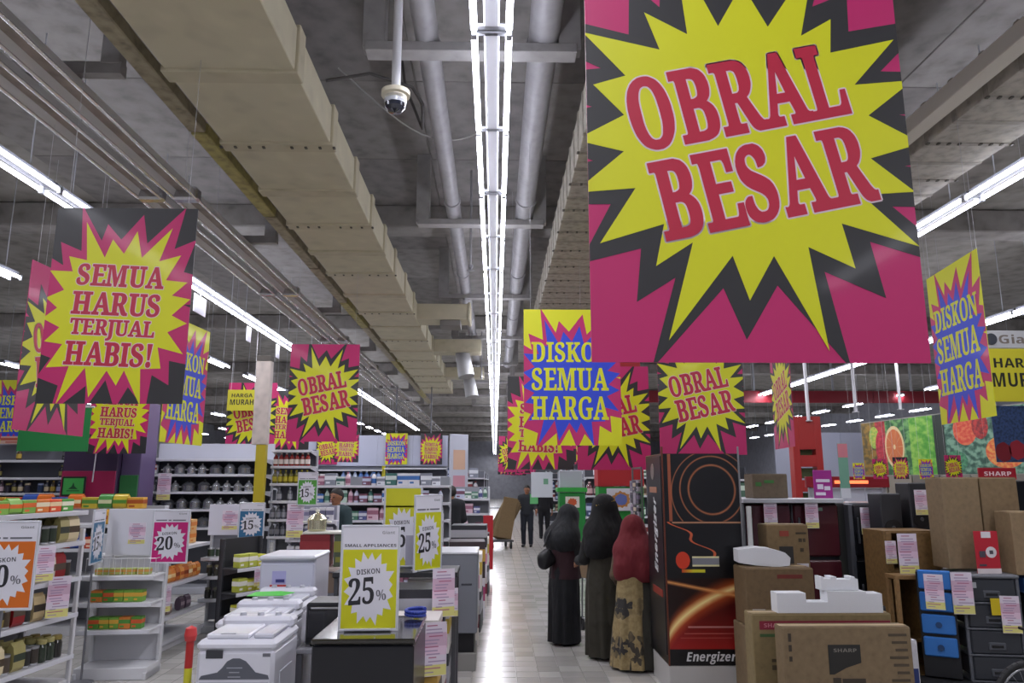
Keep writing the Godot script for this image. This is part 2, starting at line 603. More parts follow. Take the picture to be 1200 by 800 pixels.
	for sx in [-1.0, 1.0]:
		st = T(); box(st, Vector3(sx * 0.06, 0.05, -8), Vector3(0.012, 0.12, 16), 0.003); mk("lip", st, m("dedad2", 0.5), t)
	# dome camera and sprinklers on droppers
	t = thing("dome_camera", "white dome surveillance camera on a ceiling pole", "camera", Vector3(-0.62, 3.93, -4.2))
	var wh := m("d3d4d6", 0.35)
	st = T(); bar(st, Vector3(0, 0.16, 0), Vector3(0, 1.65, 0), 0.028, 0.028, 16); mk("pole", st, wh, t)
	st = T(); lathe(st, [[0.0, 0.17], [0.03, 0.17], [0.05, 0.15], [0.088, 0.14], [0.088, 0.112], [0.07, 0.105], [0.07, 0.08], [0.0, 0.08]], 28); mk("housing", st, m("d8d2bb", 0.4), t)
	st = T(); lathe(st, [[0.07, 0.1], [0.07, 0.075], [0.062, 0.035], [0.04, 0.008], [0.0, 0.0]], 28); mk("dome", st, m("c9cdd2", 0.12, 0.0, {"coat": 0.8}), t)
	st = T(); lathe(st, [[0.0, -0.004], [0.042, 0.005], [0.06, 0.028], [0.066, 0.05], [0.05, 0.05]], 28, Vector3(0, -0.001, 0.012)); mk("lens", st, m("1e2230", 0.08, 0.0, {"coat": 1.0}), t)
	for q in [[-0.31, 4.25, -8.75], [-0.33, 4.1, -17.5]]:
		t = thing("sprinkler", "small sprinkler head on a thin dropper pipe beside the aisle lights", "sprinkler", Vector3(q[0], q[1], q[2]), 0, "sprinklers")
		st = T(); bar(st, Vector3(0, 0.06, 0), Vector3(0, 1.3, 0), 0.014, 0.014, 8); mk("dropper", st, pm, t)
		st = T(); lathe(st, [[0.0, 0.07], [0.03, 0.07], [0.03, 0.04], [0.018, 0.03], [0.018, 0.01], [0.05, 0.0], [0.0, -0.004]], 16); mk("head", st, m("8c8c90", 0.3, 0.7), t)
	# loose ceiling cable
	t = thing("ceiling_cable", "thin loose cable slung under the slab beside the dome camera", "cable", Vector3(-0.7, 5.3, -6.0))
	st = T()
	var pts := []
	for i in 18:
		var u := i / 17.0
		pts.append(Vector3(-0.7 + 1.5 * u, -0.55 * sin(PI * u) * (0.6 + 0.4 * u), -0.8 * u))
	tube(st, pts, 0.007, 6); mk("wire", st, m("a7a6a2", 0.6), t)
	t = thing("ceiling_cable", "dark cable looping from the wide duct's flange to the slab", "cable", Vector3(-1.25, 4.6, -5.0))
	st = T()
	tube(st, [Vector3(0, 0, 0), Vector3(0.3, 0.12, -0.1), Vector3(0.6, 0.1, -0.25), Vector3(0.68, -0.02, -0.3), Vector3(0.66, -0.12, -0.5), Vector3(0.5, 0.3, -0.6), Vector3(0.4, 1.0, -0.6)], 0.012, 6); mk("wire", st, m("4a4846", 0.7), t)

# =====================================================================  sale posters
const BURST_A := [-0.008, 1.057, 0.124, 0.909, 0.022, 0.877, 0.116, 0.776, -0.038, 0.691, 0.112, 0.655, -0.044, 0.519, 0.144, 0.536, 0.032, 0.36, 0.227, 0.422, 0.198, 0.29, 0.312, 0.365, 0.228, 0.065, 0.43, 0.324, 0.474, 0.186, 0.555, 0.324, 0.7, 0.035, 0.661, 0.353, 0.799, 0.287, 0.769, 0.428, 1.001, 0.357, 0.838, 0.52, 1.005, 0.532, 0.877, 0.64, 1.043, 0.692, 0.883, 0.783, 1.036, 0.905, 0.848, 0.887, 0.988, 1.046, 0.78, 0.997, 0.79, 1.115, 0.69, 1.055, 0.755, 1.34, 0.585, 1.085, 0.51, 1.235, 0.425, 1.085, 0.295, 1.37, 0.325, 1.055, 0.19, 1.13, 0.235, 1.0]
const RIM_A := [0.138, 1.052, -0.058, 1.102, -0.059, 0.985, 0.048, 0.934, -0.06, 0.922, -0.062, 0.828, 0.017, 0.803, -0.062, 0.782, -0.064, 0.653, 0.017, 0.624, -0.065, 0.605, -0.066, 0.482, 0.067, 0.484, -0.031, 0.296, 0.155, 0.345, 0.137, 0.18, 0.255, 0.255, 0.174, -0.021, 0.397, 0.224, 0.458, 0.068, 0.56, 0.233, 0.762, -0.019, 0.705, 0.276, 0.884, 0.196, 0.851, 0.371, 1.066, 0.303, 1.071, 0.354, 0.93, 0.484, 1.085, 0.482, 1.098, 0.597, 0.982, 0.616, 1.102, 0.638, 1.116, 0.765, 0.98, 0.787, 1.121, 0.804, 1.135, 0.933, 0.936, 0.935, 1.043, 1.044, 1.08, 1.119, 0.845, 1.073, 0.85, 1.21, 0.735, 1.16, 0.825, 1.46, 0.59, 1.2, 0.52, 1.33, 0.405, 1.2, 0.262, 1.48, 0.24, 1.15, 0.145, 1.24]
const BURST_B := [0.217, 1.306, 0.37, 1.042, 0.415, 1.177, 0.502, 1.071, 0.584, 1.24, 0.63, 1.042, 0.831, 1.264, 0.756, 1.017, 0.907, 1.061, 0.815, 0.878, 0.968, 0.862, 0.866, 0.766, 0.997, 0.739, 0.876, 0.623, 0.987, 0.565, 0.857, 0.502, 0.977, 0.347, 0.799, 0.395, 0.832, 0.245, 0.693, 0.241, 0.713, -0.014, 0.583, 0.231, 0.537, 0.125, 0.464, 0.23, 0.357, 0.044, 0.314, 0.251, 0.141, -0.004, 0.202, 0.26, 0.046, 0.251, 0.14, 0.415, 0.013, 0.434, 0.108, 0.534, -0.017, 0.598, 0.076, 0.675, -0.009, 0.747, 0.111, 0.804, -0.003, 0.945, 0.156, 0.939, 0.119, 1.051, 0.247, 1.022]
const RIM_B := [0.174, 1.433, 0.335, 1.167, 0.369, 1.292, 0.473, 1.177, 0.618, 1.364, 0.659, 1.148, 0.915, 1.418, 0.856, 1.109, 1.006, 1.177, 0.935, 0.939, 1.032, 0.912, 1.082, 0.704, 0.95, 0.7, 1.086, 0.646, 1.067, 0.492, 1.03, 0.27, 0.885, 0.3, 0.895, 0.129, 0.775, 0.2, 0.751, -0.039, 0.62, 0.116, 0.542, -0.039, 0.462, 0.165, 0.341, -0.039, 0.333, 0.125, 0.107, -0.068, 0.142, 0.125, -0.011, 0.183, 0.07, 0.318, -0.089, 0.376, -0.056, 0.579, -0.141, 0.82, -0.073, 1.08, 0.084, 0.984, 0.049, 1.157, 0.201, 1.09]

func clipped(a: Array, w: float, h: float, z0: float, z1: float, s := 1.0) -> SurfaceTool:
	var st := T()
	var rect := PackedVector2Array([Vector2(0, 0), Vector2(w, 0), Vector2(w, h), Vector2(0, h)])
	var p := V2(a, s)
	for q in Geometry2D.intersect_polygons(rect, p):
		prism(st, q, z0, z1)
	return st

# kinds: "obral", "semua", "diskon"; built once each in a cache of meshes, origin at the lower left corner
func poster_meshes(kind: String) -> Array:
	if cache.has("poster" + kind):
		return cache["poster" + kind]
	var w := 0.841
	var h := 1.189
	var pink := m("bc2466", 0.5, 0.0, {"coat": 0.08})
	var yellow := m("d2d414", 0.5, 0.0, {"coat": 0.08})
	var black := m("2c2c2e", 0.5, 0.0, {"coat": 0.08})
	var blue := m("2a45c8", 0.5, 0.0, {"coat": 0.08})
	var red := m("b8233f", 0.45)
	var edge := m("d8c7cf", 0.5)
	var cols: Array = {"obral": [pink, black, yellow], "semua": [black, pink, yellow], "diskon": [yellow, pink, blue]}[kind]
	var out := []
	var st := T()
	box(st, Vector3(w / 2, h / 2, -0.002), Vector3(w, h, 0.004))
	out.append(["sheet", st, cols[0]])
	var a := kind == "obral"
	out.append(["burst_outline", clipped(RIM_A if a else RIM_B, w, h, 0.0, 0.0008, w), cols[1]])
	out.append(["burst", clipped(BURST_A if a else BURST_B, w, h, 0.0008, 0.0016, w), cols[2]])
	var lines: Array = {
		"obral": [["OBRAL", 0.157, 0.648, 0.69, 0.248, 11.8], ["BESAR", 0.232, 0.366, 0.68, 0.255, 11.8]],
		"semua": [["SEMUA", 0.187, 0.842, 0.615, 0.158, -2.8], ["HARUS", 0.173, 0.632, 0.615, 0.165, -2.4], ["TERJUAL", 0.176, 0.488, 0.59, 0.115, -2.6], ["HABIS!", 0.16, 0.272, 0.6, 0.168, -2.2]],
		"diskon": [["DISKON", 0.08, 0.856, 0.83, 0.21, 0.0], ["SEMUA", 0.08, 0.56, 0.795, 0.235, 0.0], ["HARGA", 0.08, 0.26, 0.79, 0.24, 0.0]]}[kind]
	for l in lines:
		if kind != "diskon":
			var hs := T()
			for k in 8:      # the pale rim round the letters: the same letters set off by 4 mm all round
				letters(hs, l[0], l[3] * w, l[4] * w, rot2(l[1] * w + 0.0045 * cos(k * PI / 4), l[2] * w + 0.0045 * sin(k * PI / 4), 0.0016, l[5]), 0.6, true, 0.0006)
			out.append(["letter_edge", hs, edge])
		var ls := T()
		letters(ls, l[0], l[3] * w, l[4] * w, rot2(l[1] * w, l[2] * w, 0.0022 if kind != "diskon" else 0.0016, l[5]), 0.35 if kind == "diskon" else 0.6, true, 0.0008)
		out.append(["lettering", ls, red if kind != "diskon" else yellow])
	var res := []
	for q in out:
		var am: ArrayMesh = q[1].commit()
		am.surface_set_material(0, q[2])
		res.append([q[0], am])
	cache["poster" + kind] = res
	return res

func poster(kind: String, at: Vector3, turn: float, label: String, scale := 1.0, strings := true, group := "") -> Node3D:
	var t := thing("sale_poster", label, "poster", at, turn, group)
	for q in poster_meshes(kind):
		inst(q[0], q[1], t, Transform3D(Basis().scaled(Vector3(scale, scale, 1.0)), Vector3(-0.4205 * scale, 0, 0)))
	if strings:
		for sx in [-0.36, 0.36]:
			var wx := (t.transform * Vector3(sx * scale, 0, 0)).x
			var up := 5.58
			for d in [[-2.15, -1.26, 4.3], [0.64, 1.46, 4.3], [3.4, 4.1, 4.35], [-3.0, -2.78, 4.3], [-3.32, -3.11, 4.3], [-2.44, -2.28, 4.42]]:
				if wx > d[0] and wx < d[1] and at.z > (-22.0 if d[0] < 0.0 else -10.3): up = d[2]
			var st := T()
			bar(st, Vector3(sx * scale, 1.189 * scale, -0.002), Vector3(sx * scale, up - at.y, -0.002), 0.0014, 0.0014, 5)
			mk("hanging_string", st, m("a8a8ac", 0.5), t)
	return t

func build_posters():
	poster("obral", Vector3(0.656, 2.005, -1.78), 0, "very large pink and yellow OBRAL BESAR starburst poster, biggest of all the posters")
	poster("semua", Vector3(-2.2, 2.15, -4.25), 0, "large black, pink and yellow SEMUA HARUS TERJUAL HABIS poster hanging beside the steel troughs", 0.985)
	poster("obral", Vector3(-3.25, 2.06, -5.5), 89, "pink OBRAL BESAR poster mostly hidden behind the large black SEMUA HARUS poster")
	poster("obral", Vector3(-2.09, 2.18, -9.0), 0, "square-on pink OBRAL BESAR poster hanging between the steel troughs and the wide duct")
	poster("diskon", Vector3(0.667, 2.015, -6.35), 0, "yellow and blue DISKON SEMUA HARGA poster half behind the biggest pink poster")
	poster("obral", Vector3(1.36, 1.84, -8.5), 0, "pink OBRAL BESAR poster overlapped by the yellow and blue DISKON poster")
	poster("obral", Vector3(2.01, 1.965, -7.15), 0, "pink OBRAL BESAR poster hanging right above the black battery display stand")
	poster("diskon", Vector3(3.478, 2.155, -5.385), -98.4, "yellow and blue DISKON SEMUA HARGA poster turned sideways above the plain cardboard boxes")
	poster("obral", Vector3(3.25, 2.08, -8.3), -97, "pink OBRAL BESAR poster seen nearly edge-on in front of the red portal")
	poster("diskon", Vector3(-3.04, 2.07, -7.3), 86, "narrow looking yellow DISKON poster turned sideways behind the black SEMUA HARUS poster")
	poster("semua", Vector3(-5.42, 2.1, -10.8), 0, "black SEMUA HARUS poster in front of the dark purple tower")
	poster("obral", Vector3(-4.25, 2.22, -13.0), 0, "pink OBRAL BESAR poster under the yellow MURAH board")
	poster("semua", Vector3(-4.15, 2.33, -15.0), 0, "black SEMUA HARUS poster behind the pale pillar")
	poster("obral", Vector3(-4.42, 2.14, -19.74), 0, "small pink OBRAL poster fixed on the white fascia of the wall shelving", 0.66, false)
	poster("semua", Vector3(-3.46, 2.14, -17.5), 20, "pink and yellow burst poster standing off the white fascia, next to the pink OBRAL one", 0.66)
	poster("diskon", Vector3(-2.6, 2.14, -19.74), 0, "small blue and yellow DISKON poster fixed on the white fascia", 0.68, false)
	poster("semua", Vector3(-1.68, 2.14, -19.74), 0, "small black SEMUA HARUS poster at the end of the white fascia", 0.68, false)
	poster("semua", Vector3(0.58, 1.86, -9.5), 0, "black SEMUA HARUS poster showing its pink foot behind the DISKON poster")
	poster("diskon", Vector3(-9.0, 2.39, -14.0), 0, "yellow DISKON poster over the grey side shelving by the green sheet")
	poster("semua", Vector3(1.05, 2.05, -13.5), 0, "black SEMUA HARUS poster over the green dispenser stand")
	poster("semua", Vector3(1.95, 2.08, -17.0), 0, "black SEMUA HARUS poster behind the green dispenser stand")
	poster("obral", Vector3(0.75, 2.0, -21.0), 20, "pink OBRAL poster high over the cardboard trolley")
	for k in 6:
		poster("semua" if k % 2 else "obral", Vector3(0.55 + 0.35 * (k % 3), 2.0, -25.0 - 3.0 * k), 8.0 * (k % 2), "tiny far-off sale poster above the end of the aisle", 1.0, true, "far sale posters over the aisle")
	for k in 5:
		poster(["diskon", "obral", "semua", "diskon", "obral"][k], Vector3([4.41, 4.67, 4.93, 5.24, 5.58][k], 1.74, -9.0), 0, "little sale card hanging in the row between the cardboard boxes and the fruit mural", [0.16, 0.2, 0.22, 0.2, 0.24][k], true, "little sale cards in front of the mural")
	# MURAH boards
	for q in [[Vector3(-4.36, 2.9, -12.8), 0.5, "yellow MURAH board above the pink OBRAL poster beside the pale pillar"], [Vector3(5.32, 2.5, -7.3), 0.75, "yellow HARGA MURAH board with a grey brand strip beside the fruit mural"]]:
		var w: float = q[1]
		var t := thing("price_board", q[2], "sign", q[0])
		var st := T(); box(st, Vector3(0, w * 0.36, 0), Vector3(w, w * 0.72, 0.02), 0.003); mk("board", st, m("c3bb2c", 0.5), t)
		st = T(); letters(st, "HARGA", w * 0.72, w * 0.13, rot2(-w * 0.36, w * 0.46, 0.01, 0), 0.6, false); letters(st, "MURAH", w * 0.8, w * 0.19, rot2(-w * 0.4, w * 0.2, 0.01, 0), 0.8, false); mk("lettering", st, m("242420", 0.5), t)
		for sx in [-0.4, 0.4]:
			st = T(); bar(st, Vector3(sx * w, w * 0.72, 0), Vector3(sx * w, 5.58 - q[0].y, 0), 0.0025, 0.0025, 5); mk("hanging_string", st, m("c8c8cc", 0.5), t)
		if w > 0.6:
			st = T(); box(st, Vector3(0, w * 0.85, 0), Vector3(w, w * 0.24, 0.02), 0.003); mk("brand_strip", st, m("b7b8bb", 0.5), t)
			st = T(); letters(st, "Giant", w * 0.6, w * 0.12, rot2(-w * 0.25, w * 0.79, 0.01, 0), 0.5, false); mk("brand_name", st, m("7a7068", 0.5), t)
			st = T(); lathe(st, [[0.0, 0.0], [w * 0.08, 0.0], [w * 0.08, 0.012], [0.0, 0.012]], 18)
			var d := mk("brand_disc", st, m("3c3f48", 0.5), t); d.rotation.x = PI / 2; d.position = Vector3(-w * 0.36, w * 0.85, 0.008)
	var bp := thing("fruit_poster", "dark blue hanging poster with red fruit below the HARGA MURAH board", "poster", Vector3(5.34, 1.9, -7.32))
	var b2 := T(); box(b2, Vector3(0, 0.28, 0), Vector3(0.72, 0.56, 0.006)); mk("sheet", b2, m("33476e", 0.45, 0.0, {"grain": [4.0, 0.5]}), bp)
	for k in 5:
		b2 = T(); prism(b2, spikes(-0.28 + 0.14 * k, 0.1 + 0.02 * (k % 2), 0.085, 0.1, 14, 0.95), 0.003, 0.005); mk("printed_fruit", b2, m(["6d1a24", "8a2430"][k % 2], 0.45), bp)
	for sx in [-0.3, 0.3]:
		b2 = T(); bar(b2, Vector3(sx, 0.56, 0), Vector3(sx, 0.62, 0), 0.003, 0.003, 5); mk("hanging_string", b2, m("c8c8cc", 0.5), bp)
	# green sheet at the side shelving
	var gs := thing("green_sheet", "plain green banner sheet behind the sideways pink poster", "banner", Vector3(-5.3, 2.05, -8.6), 8)
	var s2 := T(); box(s2, Vector3(0.25, 0.25, 0), Vector3(0.75, 0.5, 0.006)); mk("sheet", s2, m("1f7a3d", 0.5), gs)
	s2 = T(); bar(s2, Vector3(-0.15, 0.51, 0), Vector3(0.65, 0.51, 0), 0.012); mk("rail", s2, m("b0b0b0", 0.4, 0.4), gs)
	for sx in [-0.05, 0.55]:
		s2 = T(); bar(s2, Vector3(sx, 0.51, 0), Vector3(sx, 3.52, 0), 0.002, 0.002, 5); mk("hanging_string", s2, m("c8c8cc", 0.5), gs)
	# white aisle cards under the batten row beside the troughs
	for q in [[-4.95, 0.34], [-9.7, 0.4], [-11.7, 0.2], [-13.3, 0.2], [-17.0, 0.3]]:
		var ac := thing("aisle_card", "small white card hung under the batten row beside the steel troughs", "card", Vector3(-3.95, 3.9, q[0]), 0, "white cards under the batten row")
		var s3 := T(); box(s3, Vector3(0, 0.12, 0), Vector3(0.012, 0.24, q[1]), 0.002); mk("card", s3, m("d2d2dc", 0.45), ac)
		s3 = T(); bar(s3, Vector3(0, 0.24, 0), Vector3(0, 0.345, 0), 0.004, 0.004, 6); mk("hook", s3, m("9a9ca2", 0.4, 0.4), ac)

# =====================================================================  goods
func goods(kind: String, s: Vector3, a: String, b: String) -> ArrayMesh:
	var key := "%s%s%s%s" % [kind, s, a, b]
	if cache.has(key):
		return cache[key]
	var p := T()
	var q := T()
	var ma := m(a, 0.5)
	var mb := m(b, 0.5)
	match kind:
		"carton":
			box(p, Vector3(0, s.y / 2, 0), s, 0.003)
			box(q, Vector3(0, s.y * 0.62, 0), Vector3(s.x + 0.002, s.y * 0.34, s.z + 0.002), 0.001)
			box(q, Vector3(-s.x * 0.2, s.y * 0.22, s.z / 2), Vector3(s.x * 0.36, s.y * 0.16, 0.002))
		"can":
			lathe(p, [[0.0, 0.0], [s.x / 2, 0.0], [s.x / 2, 0.006], [s.x * 0.48, 0.01], [s.x * 0.48, s.y - 0.01], [s.x / 2, s.y - 0.006], [s.x / 2, s.y], [s.x * 0.44, s.y - 0.004], [0.0, s.y - 0.004]], 12)
			lathe(q, [[s.x * 0.485, s.y * 0.12], [s.x * 0.492, s.y * 0.13], [s.x * 0.492, s.y * 0.86], [s.x * 0.485, s.y * 0.87]], 12)
			ma = m("b9bbbf", 0.3, 0.8)
			mb = m(b if a == "" else a, 0.4)
		"jar":
			lathe(p, [[0.0, 0.0], [s.x * 0.46, 0.0], [s.x / 2, 0.01], [s.x / 2, s.y * 0.66], [s.x * 0.38, s.y * 0.78], [s.x * 0.38, s.y * 0.82]], 12)
			lathe(q, [[s.x * 0.42, s.y * 0.8], [s.x * 0.43, s.y * 0.81], [s.x * 0.43, s.y * 0.98], [s.x * 0.4, s.y], [0.0, s.y]], 12)
			ma = m(a, 0.15, 0.0, {"coat": 0.6})
		"bottle":
			lathe(p, [[0.0, 0.0], [s.x * 0.46, 0.0], [s.x / 2, 0.012], [s.x / 2, s.y * 0.58], [s.x * 0.42, s.y * 0.68], [s.x * 0.18, s.y * 0.84], [s.x * 0.17, s.y * 0.9]], 12)
			lathe(q, [[s.x * 0.21, s.y * 0.88], [s.x * 0.21, s.y * 0.99], [s.x * 0.19, s.y], [0.0, s.y]], 10)
			lathe(q, [[s.x * 0.5, s.y * 0.15], [s.x * 0.51, s.y * 0.16], [s.x * 0.51, s.y * 0.5], [s.x * 0.5, s.y * 0.51]], 12)
			ma = m(a, 0.15, 0.0, {"coat": 0.5})
		"packet":
			var h := s / 2.0
			var prof := [[0.0, 0.35], [0.12, 0.9], [0.35, 1.0], [0.6, 0.98], [0.85, 0.7], [0.95, 0.12], [1.0, 0.1]]
			for i in prof.size() - 1:
				var y0: float = prof[i][0] * s.y
				var y1: float = prof[i + 1][0] * s.y
				var z0: float = prof[i][1] * h.z
				var z1: float = prof[i + 1][1] * h.z
				var st := q if i == 2 else p
				for sg in [-1.0, 1.0]:
					quad(st, Vector3(-h.x, y0, sg * z0), Vector3(h.x, y0, sg * z0), Vector3(h.x, y1, sg * z1), Vector3(-h.x, y1, sg * z1), Vector3(0, 0, sg))
					quad(p, Vector3(sg * h.x, y0, -z0), Vector3(sg * h.x, y0, z0), Vector3(sg * h.x, y1, z1), Vector3(sg * h.x, y1, -z1), Vector3(sg, 0, 0))
			ma = m(a, 0.35)
			mb = m(b, 0.35)
		"pot":
			lathe(p, [[0.0, 0.0], [s.x * 0.44, 0.0], [s.x / 2, 0.02], [s.x / 2, s.y * 0.5], [s.x * 0.53, s.y * 0.52], [s.x * 0.5, s.y * 0.56], [s.x * 0.28, s.y * 0.76], [s.x * 0.08, s.y * 0.84], [s.x * 0.06, s.y * 0.86]], 14)
			lathe(q, [[s.x * 0.05, s.y * 0.85], [s.x * 0.12, s.y * 0.92], [s.x * 0.1, s.y], [0.0, s.y]], 10)
			box(q, Vector3(s.x * 0.62, s.y * 0.42, 0), Vector3(s.x * 0.26, 0.018, 0.03), 0.004)
			box(q, Vector3(-s.x * 0.62, s.y * 0.42, 0), Vector3(s.x * 0.26, 0.018, 0.03), 0.004)
			ma = m(a, 0.22, 0.75)
			mb = m(b, 0.4)
	var am := join([[p, ma], [q, mb]])
	cache[key] = am
	return am

# a run of goods on a board: frame f has its origin at the board's left front corner, x along the board, z towards the viewer
# pal: list of [kind, size, colour, colour, name]; returns nothing
func stock(f: Transform3D, length: float, pal: Array, label: String, group: String, gap := 0.012, rows := 1, skip := 0.0, stack := 1):
	var x := 0.02
	while true:
		var q: Array = pal[rng.randi() % pal.size()]
		var s: Vector3 = q[1]
		if x + s.x > length - 0.01:
			break
		if rng.randf() >= skip:
			for r in rows:
				for k in stack:
					var at := f * Vector3(x + s.x / 2, 0.001 + k * (s.y + 0.001), -0.03 - s.z / 2 - r * (s.z + 0.01))
					var o := inst(q[4], goods(q[0], s, q[2], q[3]), self, Transform3D(f.basis * Basis(Vector3.UP, rng.randf_range(-0.06, 0.06)), at))
					tag(o, goods_label(q, label), q[4].get_slice("_", q[4].get_slice_count("_") - 1), group)
		x += s.x + gap

func colour_word(hex: String) -> String:
	var c := Color(hex)
	if c.s < 0.18:
		return "black" if c.v < 0.25 else "dark grey" if c.v < 0.42 else "grey" if c.v < 0.68 else "pale grey" if c.v < 0.82 else "white"
	var h := c.h * 360.0
	var w := "red" if h < 14 or h > 345 else "orange" if h < 38 else "yellow" if h < 66 else "green" if h < 165 else "blue" if h < 255 else "purple" if h < 300 else "pink"
	if (w == "orange" or w == "yellow") and c.v < 0.72: w = "brown" if w == "orange" else "olive"
	if w == "orange" and c.s < 0.45: w = "tan"
	if w == "yellow" and c.s < 0.35: w = "cream"
	if w == "red" and c.s < 0.4: w = "pink"
	return ("dark " if c.v < 0.4 else "pale " if c.s < 0.32 and c.v > 0.75 and w != "cream" and w != "tan" else "") + w

func goods_label(q: Array, label: String) -> String:
	var at := label.find(" on ")
	if at < 0: return label
	var place := label.substr(at)
	var kind: String = q[4].replace("_", " ")
	var a := colour_word(q[2])
	var b := colour_word(q[3])
	var full := a + (" and " + b if b != a else "") + " " + kind + place
	return full if full.split(" ").size() <= 16 else a + " " + kind + place

# gondola shelving: origin at left front floor corner, boards at the given heights, looking along +z
func gondola(called: String, label: String, at: Vector3, turn: float, w: float, d: float, h: float, boards: Array, col := "c6c7cb", back := "9fa1a8", header := 0.0, plinth := 0.1) -> Node3D:
	var t := thing(called, label, "shelf", at, turn)
	var mm := m(col, 0.42)
	var st := T(); box(st, Vector3(w / 2, h / 2 + 0.05, -d + 0.015), Vector3(w, h - 0.1, 0.03), 0.003); mk("back_panel", st, m(back, 0.55), t)
	for x in [0.015, w - 0.015]:
		st = T()
		box(st, Vector3(x, h / 2, -d + 0.04), Vector3(0.03, h, 0.05), 0.004)
		box(st, Vector3(x, 0.03, -d / 2), Vector3(0.03, 0.06, d), 0.004)
		for k in int(h / 0.1):
			box(st, Vector3(x, 0.08 + k * 0.1, -d + 0.068), Vector3(0.008, 0.03, 0.004))
		mk("upright", st, mm, t)
	if plinth > 0.0:
		st = T(); box(st, Vector3(w / 2, plinth / 2, -d / 2), Vector3(w, plinth, d - 0.03), 0.004); mk("plinth", st, mm, t)
	for y in boards:
		st = T()
		box(st, Vector3(w / 2, y - 0.012, -d / 2), Vector3(w - 0.004, 0.02, d - 0.01), 0.003)
		var b := mk("shelf_board", st, mm, t)
		st = T(); box(st, Vector3(w / 2, y - 0.018, 0.0), Vector3(w - 0.002, 0.038, 0.012), 0.003); mk("price_strip", st, m("cfd0d6", 0.35), b)
		for x in [0.02, w - 0.02]:
			st = T(); prism(st, PackedVector2Array([Vector2(0, 0), Vector2(d - 0.06, 0), Vector2(d - 0.06, -0.07), Vector2(0, -0.02)]), -0.004, 0.004, Transform3D(Basis(Vector3.UP, PI / 2), Vector3(x, y - 0.02, -0.02)))
			mk("bracket", st, mm, b)
	if header > 0.0:
		st = T(); box(st, Vector3(w / 2, h + header / 2, -d + 0.03), Vector3(w, header, 0.02), 0.003); mk("header_panel", st, m("c3c5d0", 0.4), t)
	return t

# printed discount sign: coloured field, white spiky burst, number; origin at lower middle
func spikes(cx: float, cy: float, rx: float, ry: float, n: int, inner: float) -> PackedVector2Array:
	var p := PackedVector2Array()
	for i in n * 2:
		var k := 1.0 if i % 2 == 0 else inner
		if i % 2 == 0: k *= 0.86 + 0.14 * absf(sin(i * 2.3))
		var a := PI * i / n + 0.1
		p.append(Vector2(cx + cos(a) * rx * k, cy + sin(a) * ry * k))
	return p

func promo_sign(label: String, at: Vector3, turn: float, w: float, h: float, field: String, number: String, head := "", group := "", stand := 0.0) -> Node3D:
	var t := thing("discount_sign", label, "sign", at, turn, group)
	var white := m("d9d9e2", 0.4)
	var ink := m("26262c", 0.5)
	var st := T(); box(st, Vector3(0, h / 2, 0), Vector3(w, h, 0.008), 0.002); mk("card", st, white, t)
	st = T(); box(st, Vector3(0, h * 0.395, 0.0045), Vector3(w * 0.94, h * 0.75, 0.002)); mk("colour_field", st, m(field, 0.45), t)
	st = T(); prism(st, spikes(0, h * 0.4, w * 0.47, h * 0.37, 18, 0.74), 0.0055, 0.0065); mk("burst", st, white, t)
	st = T(); letters(st, "DISKON", w * 0.4, h * 0.05, rot2(-w * 0.22, h * 0.525, 0.0065, 4), 0.3, false, 0.001); mk("caption", st, m("55555c", 0.5), t)
	var num := number.trim_suffix("%")
	st = T(); letters(st, num, w * (0.22 * num.length()), h * 0.255, rot2(-w * 0.34, h * 0.235, 0.0065, 4), 0.2, true, 0.001, 0.05); mk("number", st, ink, t)
	st = T(); letters(st, "%", w * 0.17, h * 0.1, rot2(-w * 0.32 + w * 0.22 * num.length() + w * 0.01, h * 0.28, 0.0065, 4), 0.2, true, 0.001); mk("percent_mark", st, m("6a6a72", 0.5), t)
	if head:
		if head == "-":
			marks(t, [[-w * 0.42, h * 0.8, w * 0.3, h * 0.02], [-w * 0.08, h * 0.8, w * 0.08, h * 0.02], [w * 0.04, h * 0.8, w * 0.36, h * 0.02]], "6a6a72", 0.0045)
		else:
			st = T(); letters(st, head, w * 0.9, h * 0.028, rot2(-w * 0.45, h * 0.795, 0.0045, 0), 0.3, false, 0.001); mk("heading", st, m("3a3a40", 0.5), t)
		st = T(); letters(st, "Giant", w * 0.22, h * 0.03, rot2(w * 0.2, h * 0.92, 0.0045, 0), 0.2, false, 0.001); mk("brand_name", st, m("8f9296", 0.5), t)
	st = T()
	for sx in [-1.0, 1.0]: box(st, Vector3(sx * w / 2, h / 2, 0), Vector3(0.012, h + 0.012, 0.016), 0.003)
	box(st, Vector3(0, 0, 0), Vector3(w, 0.014, 0.016), 0.003)
	box(st, Vector3(0, h, 0), Vector3(w, 0.012, 0.016), 0.003)
	mk("clear_frame", st, m("c9ccd4", 0.25, 0.0, {"coat": 0.5}), t)
	if stand > 0.0:
		st = T(); box(st, Vector3(0, 0.006, -0.02), Vector3(w * 0.8, 0.012, stand), 0.003); mk("foot", st, m("b7bac2", 0.3), t)
	return t

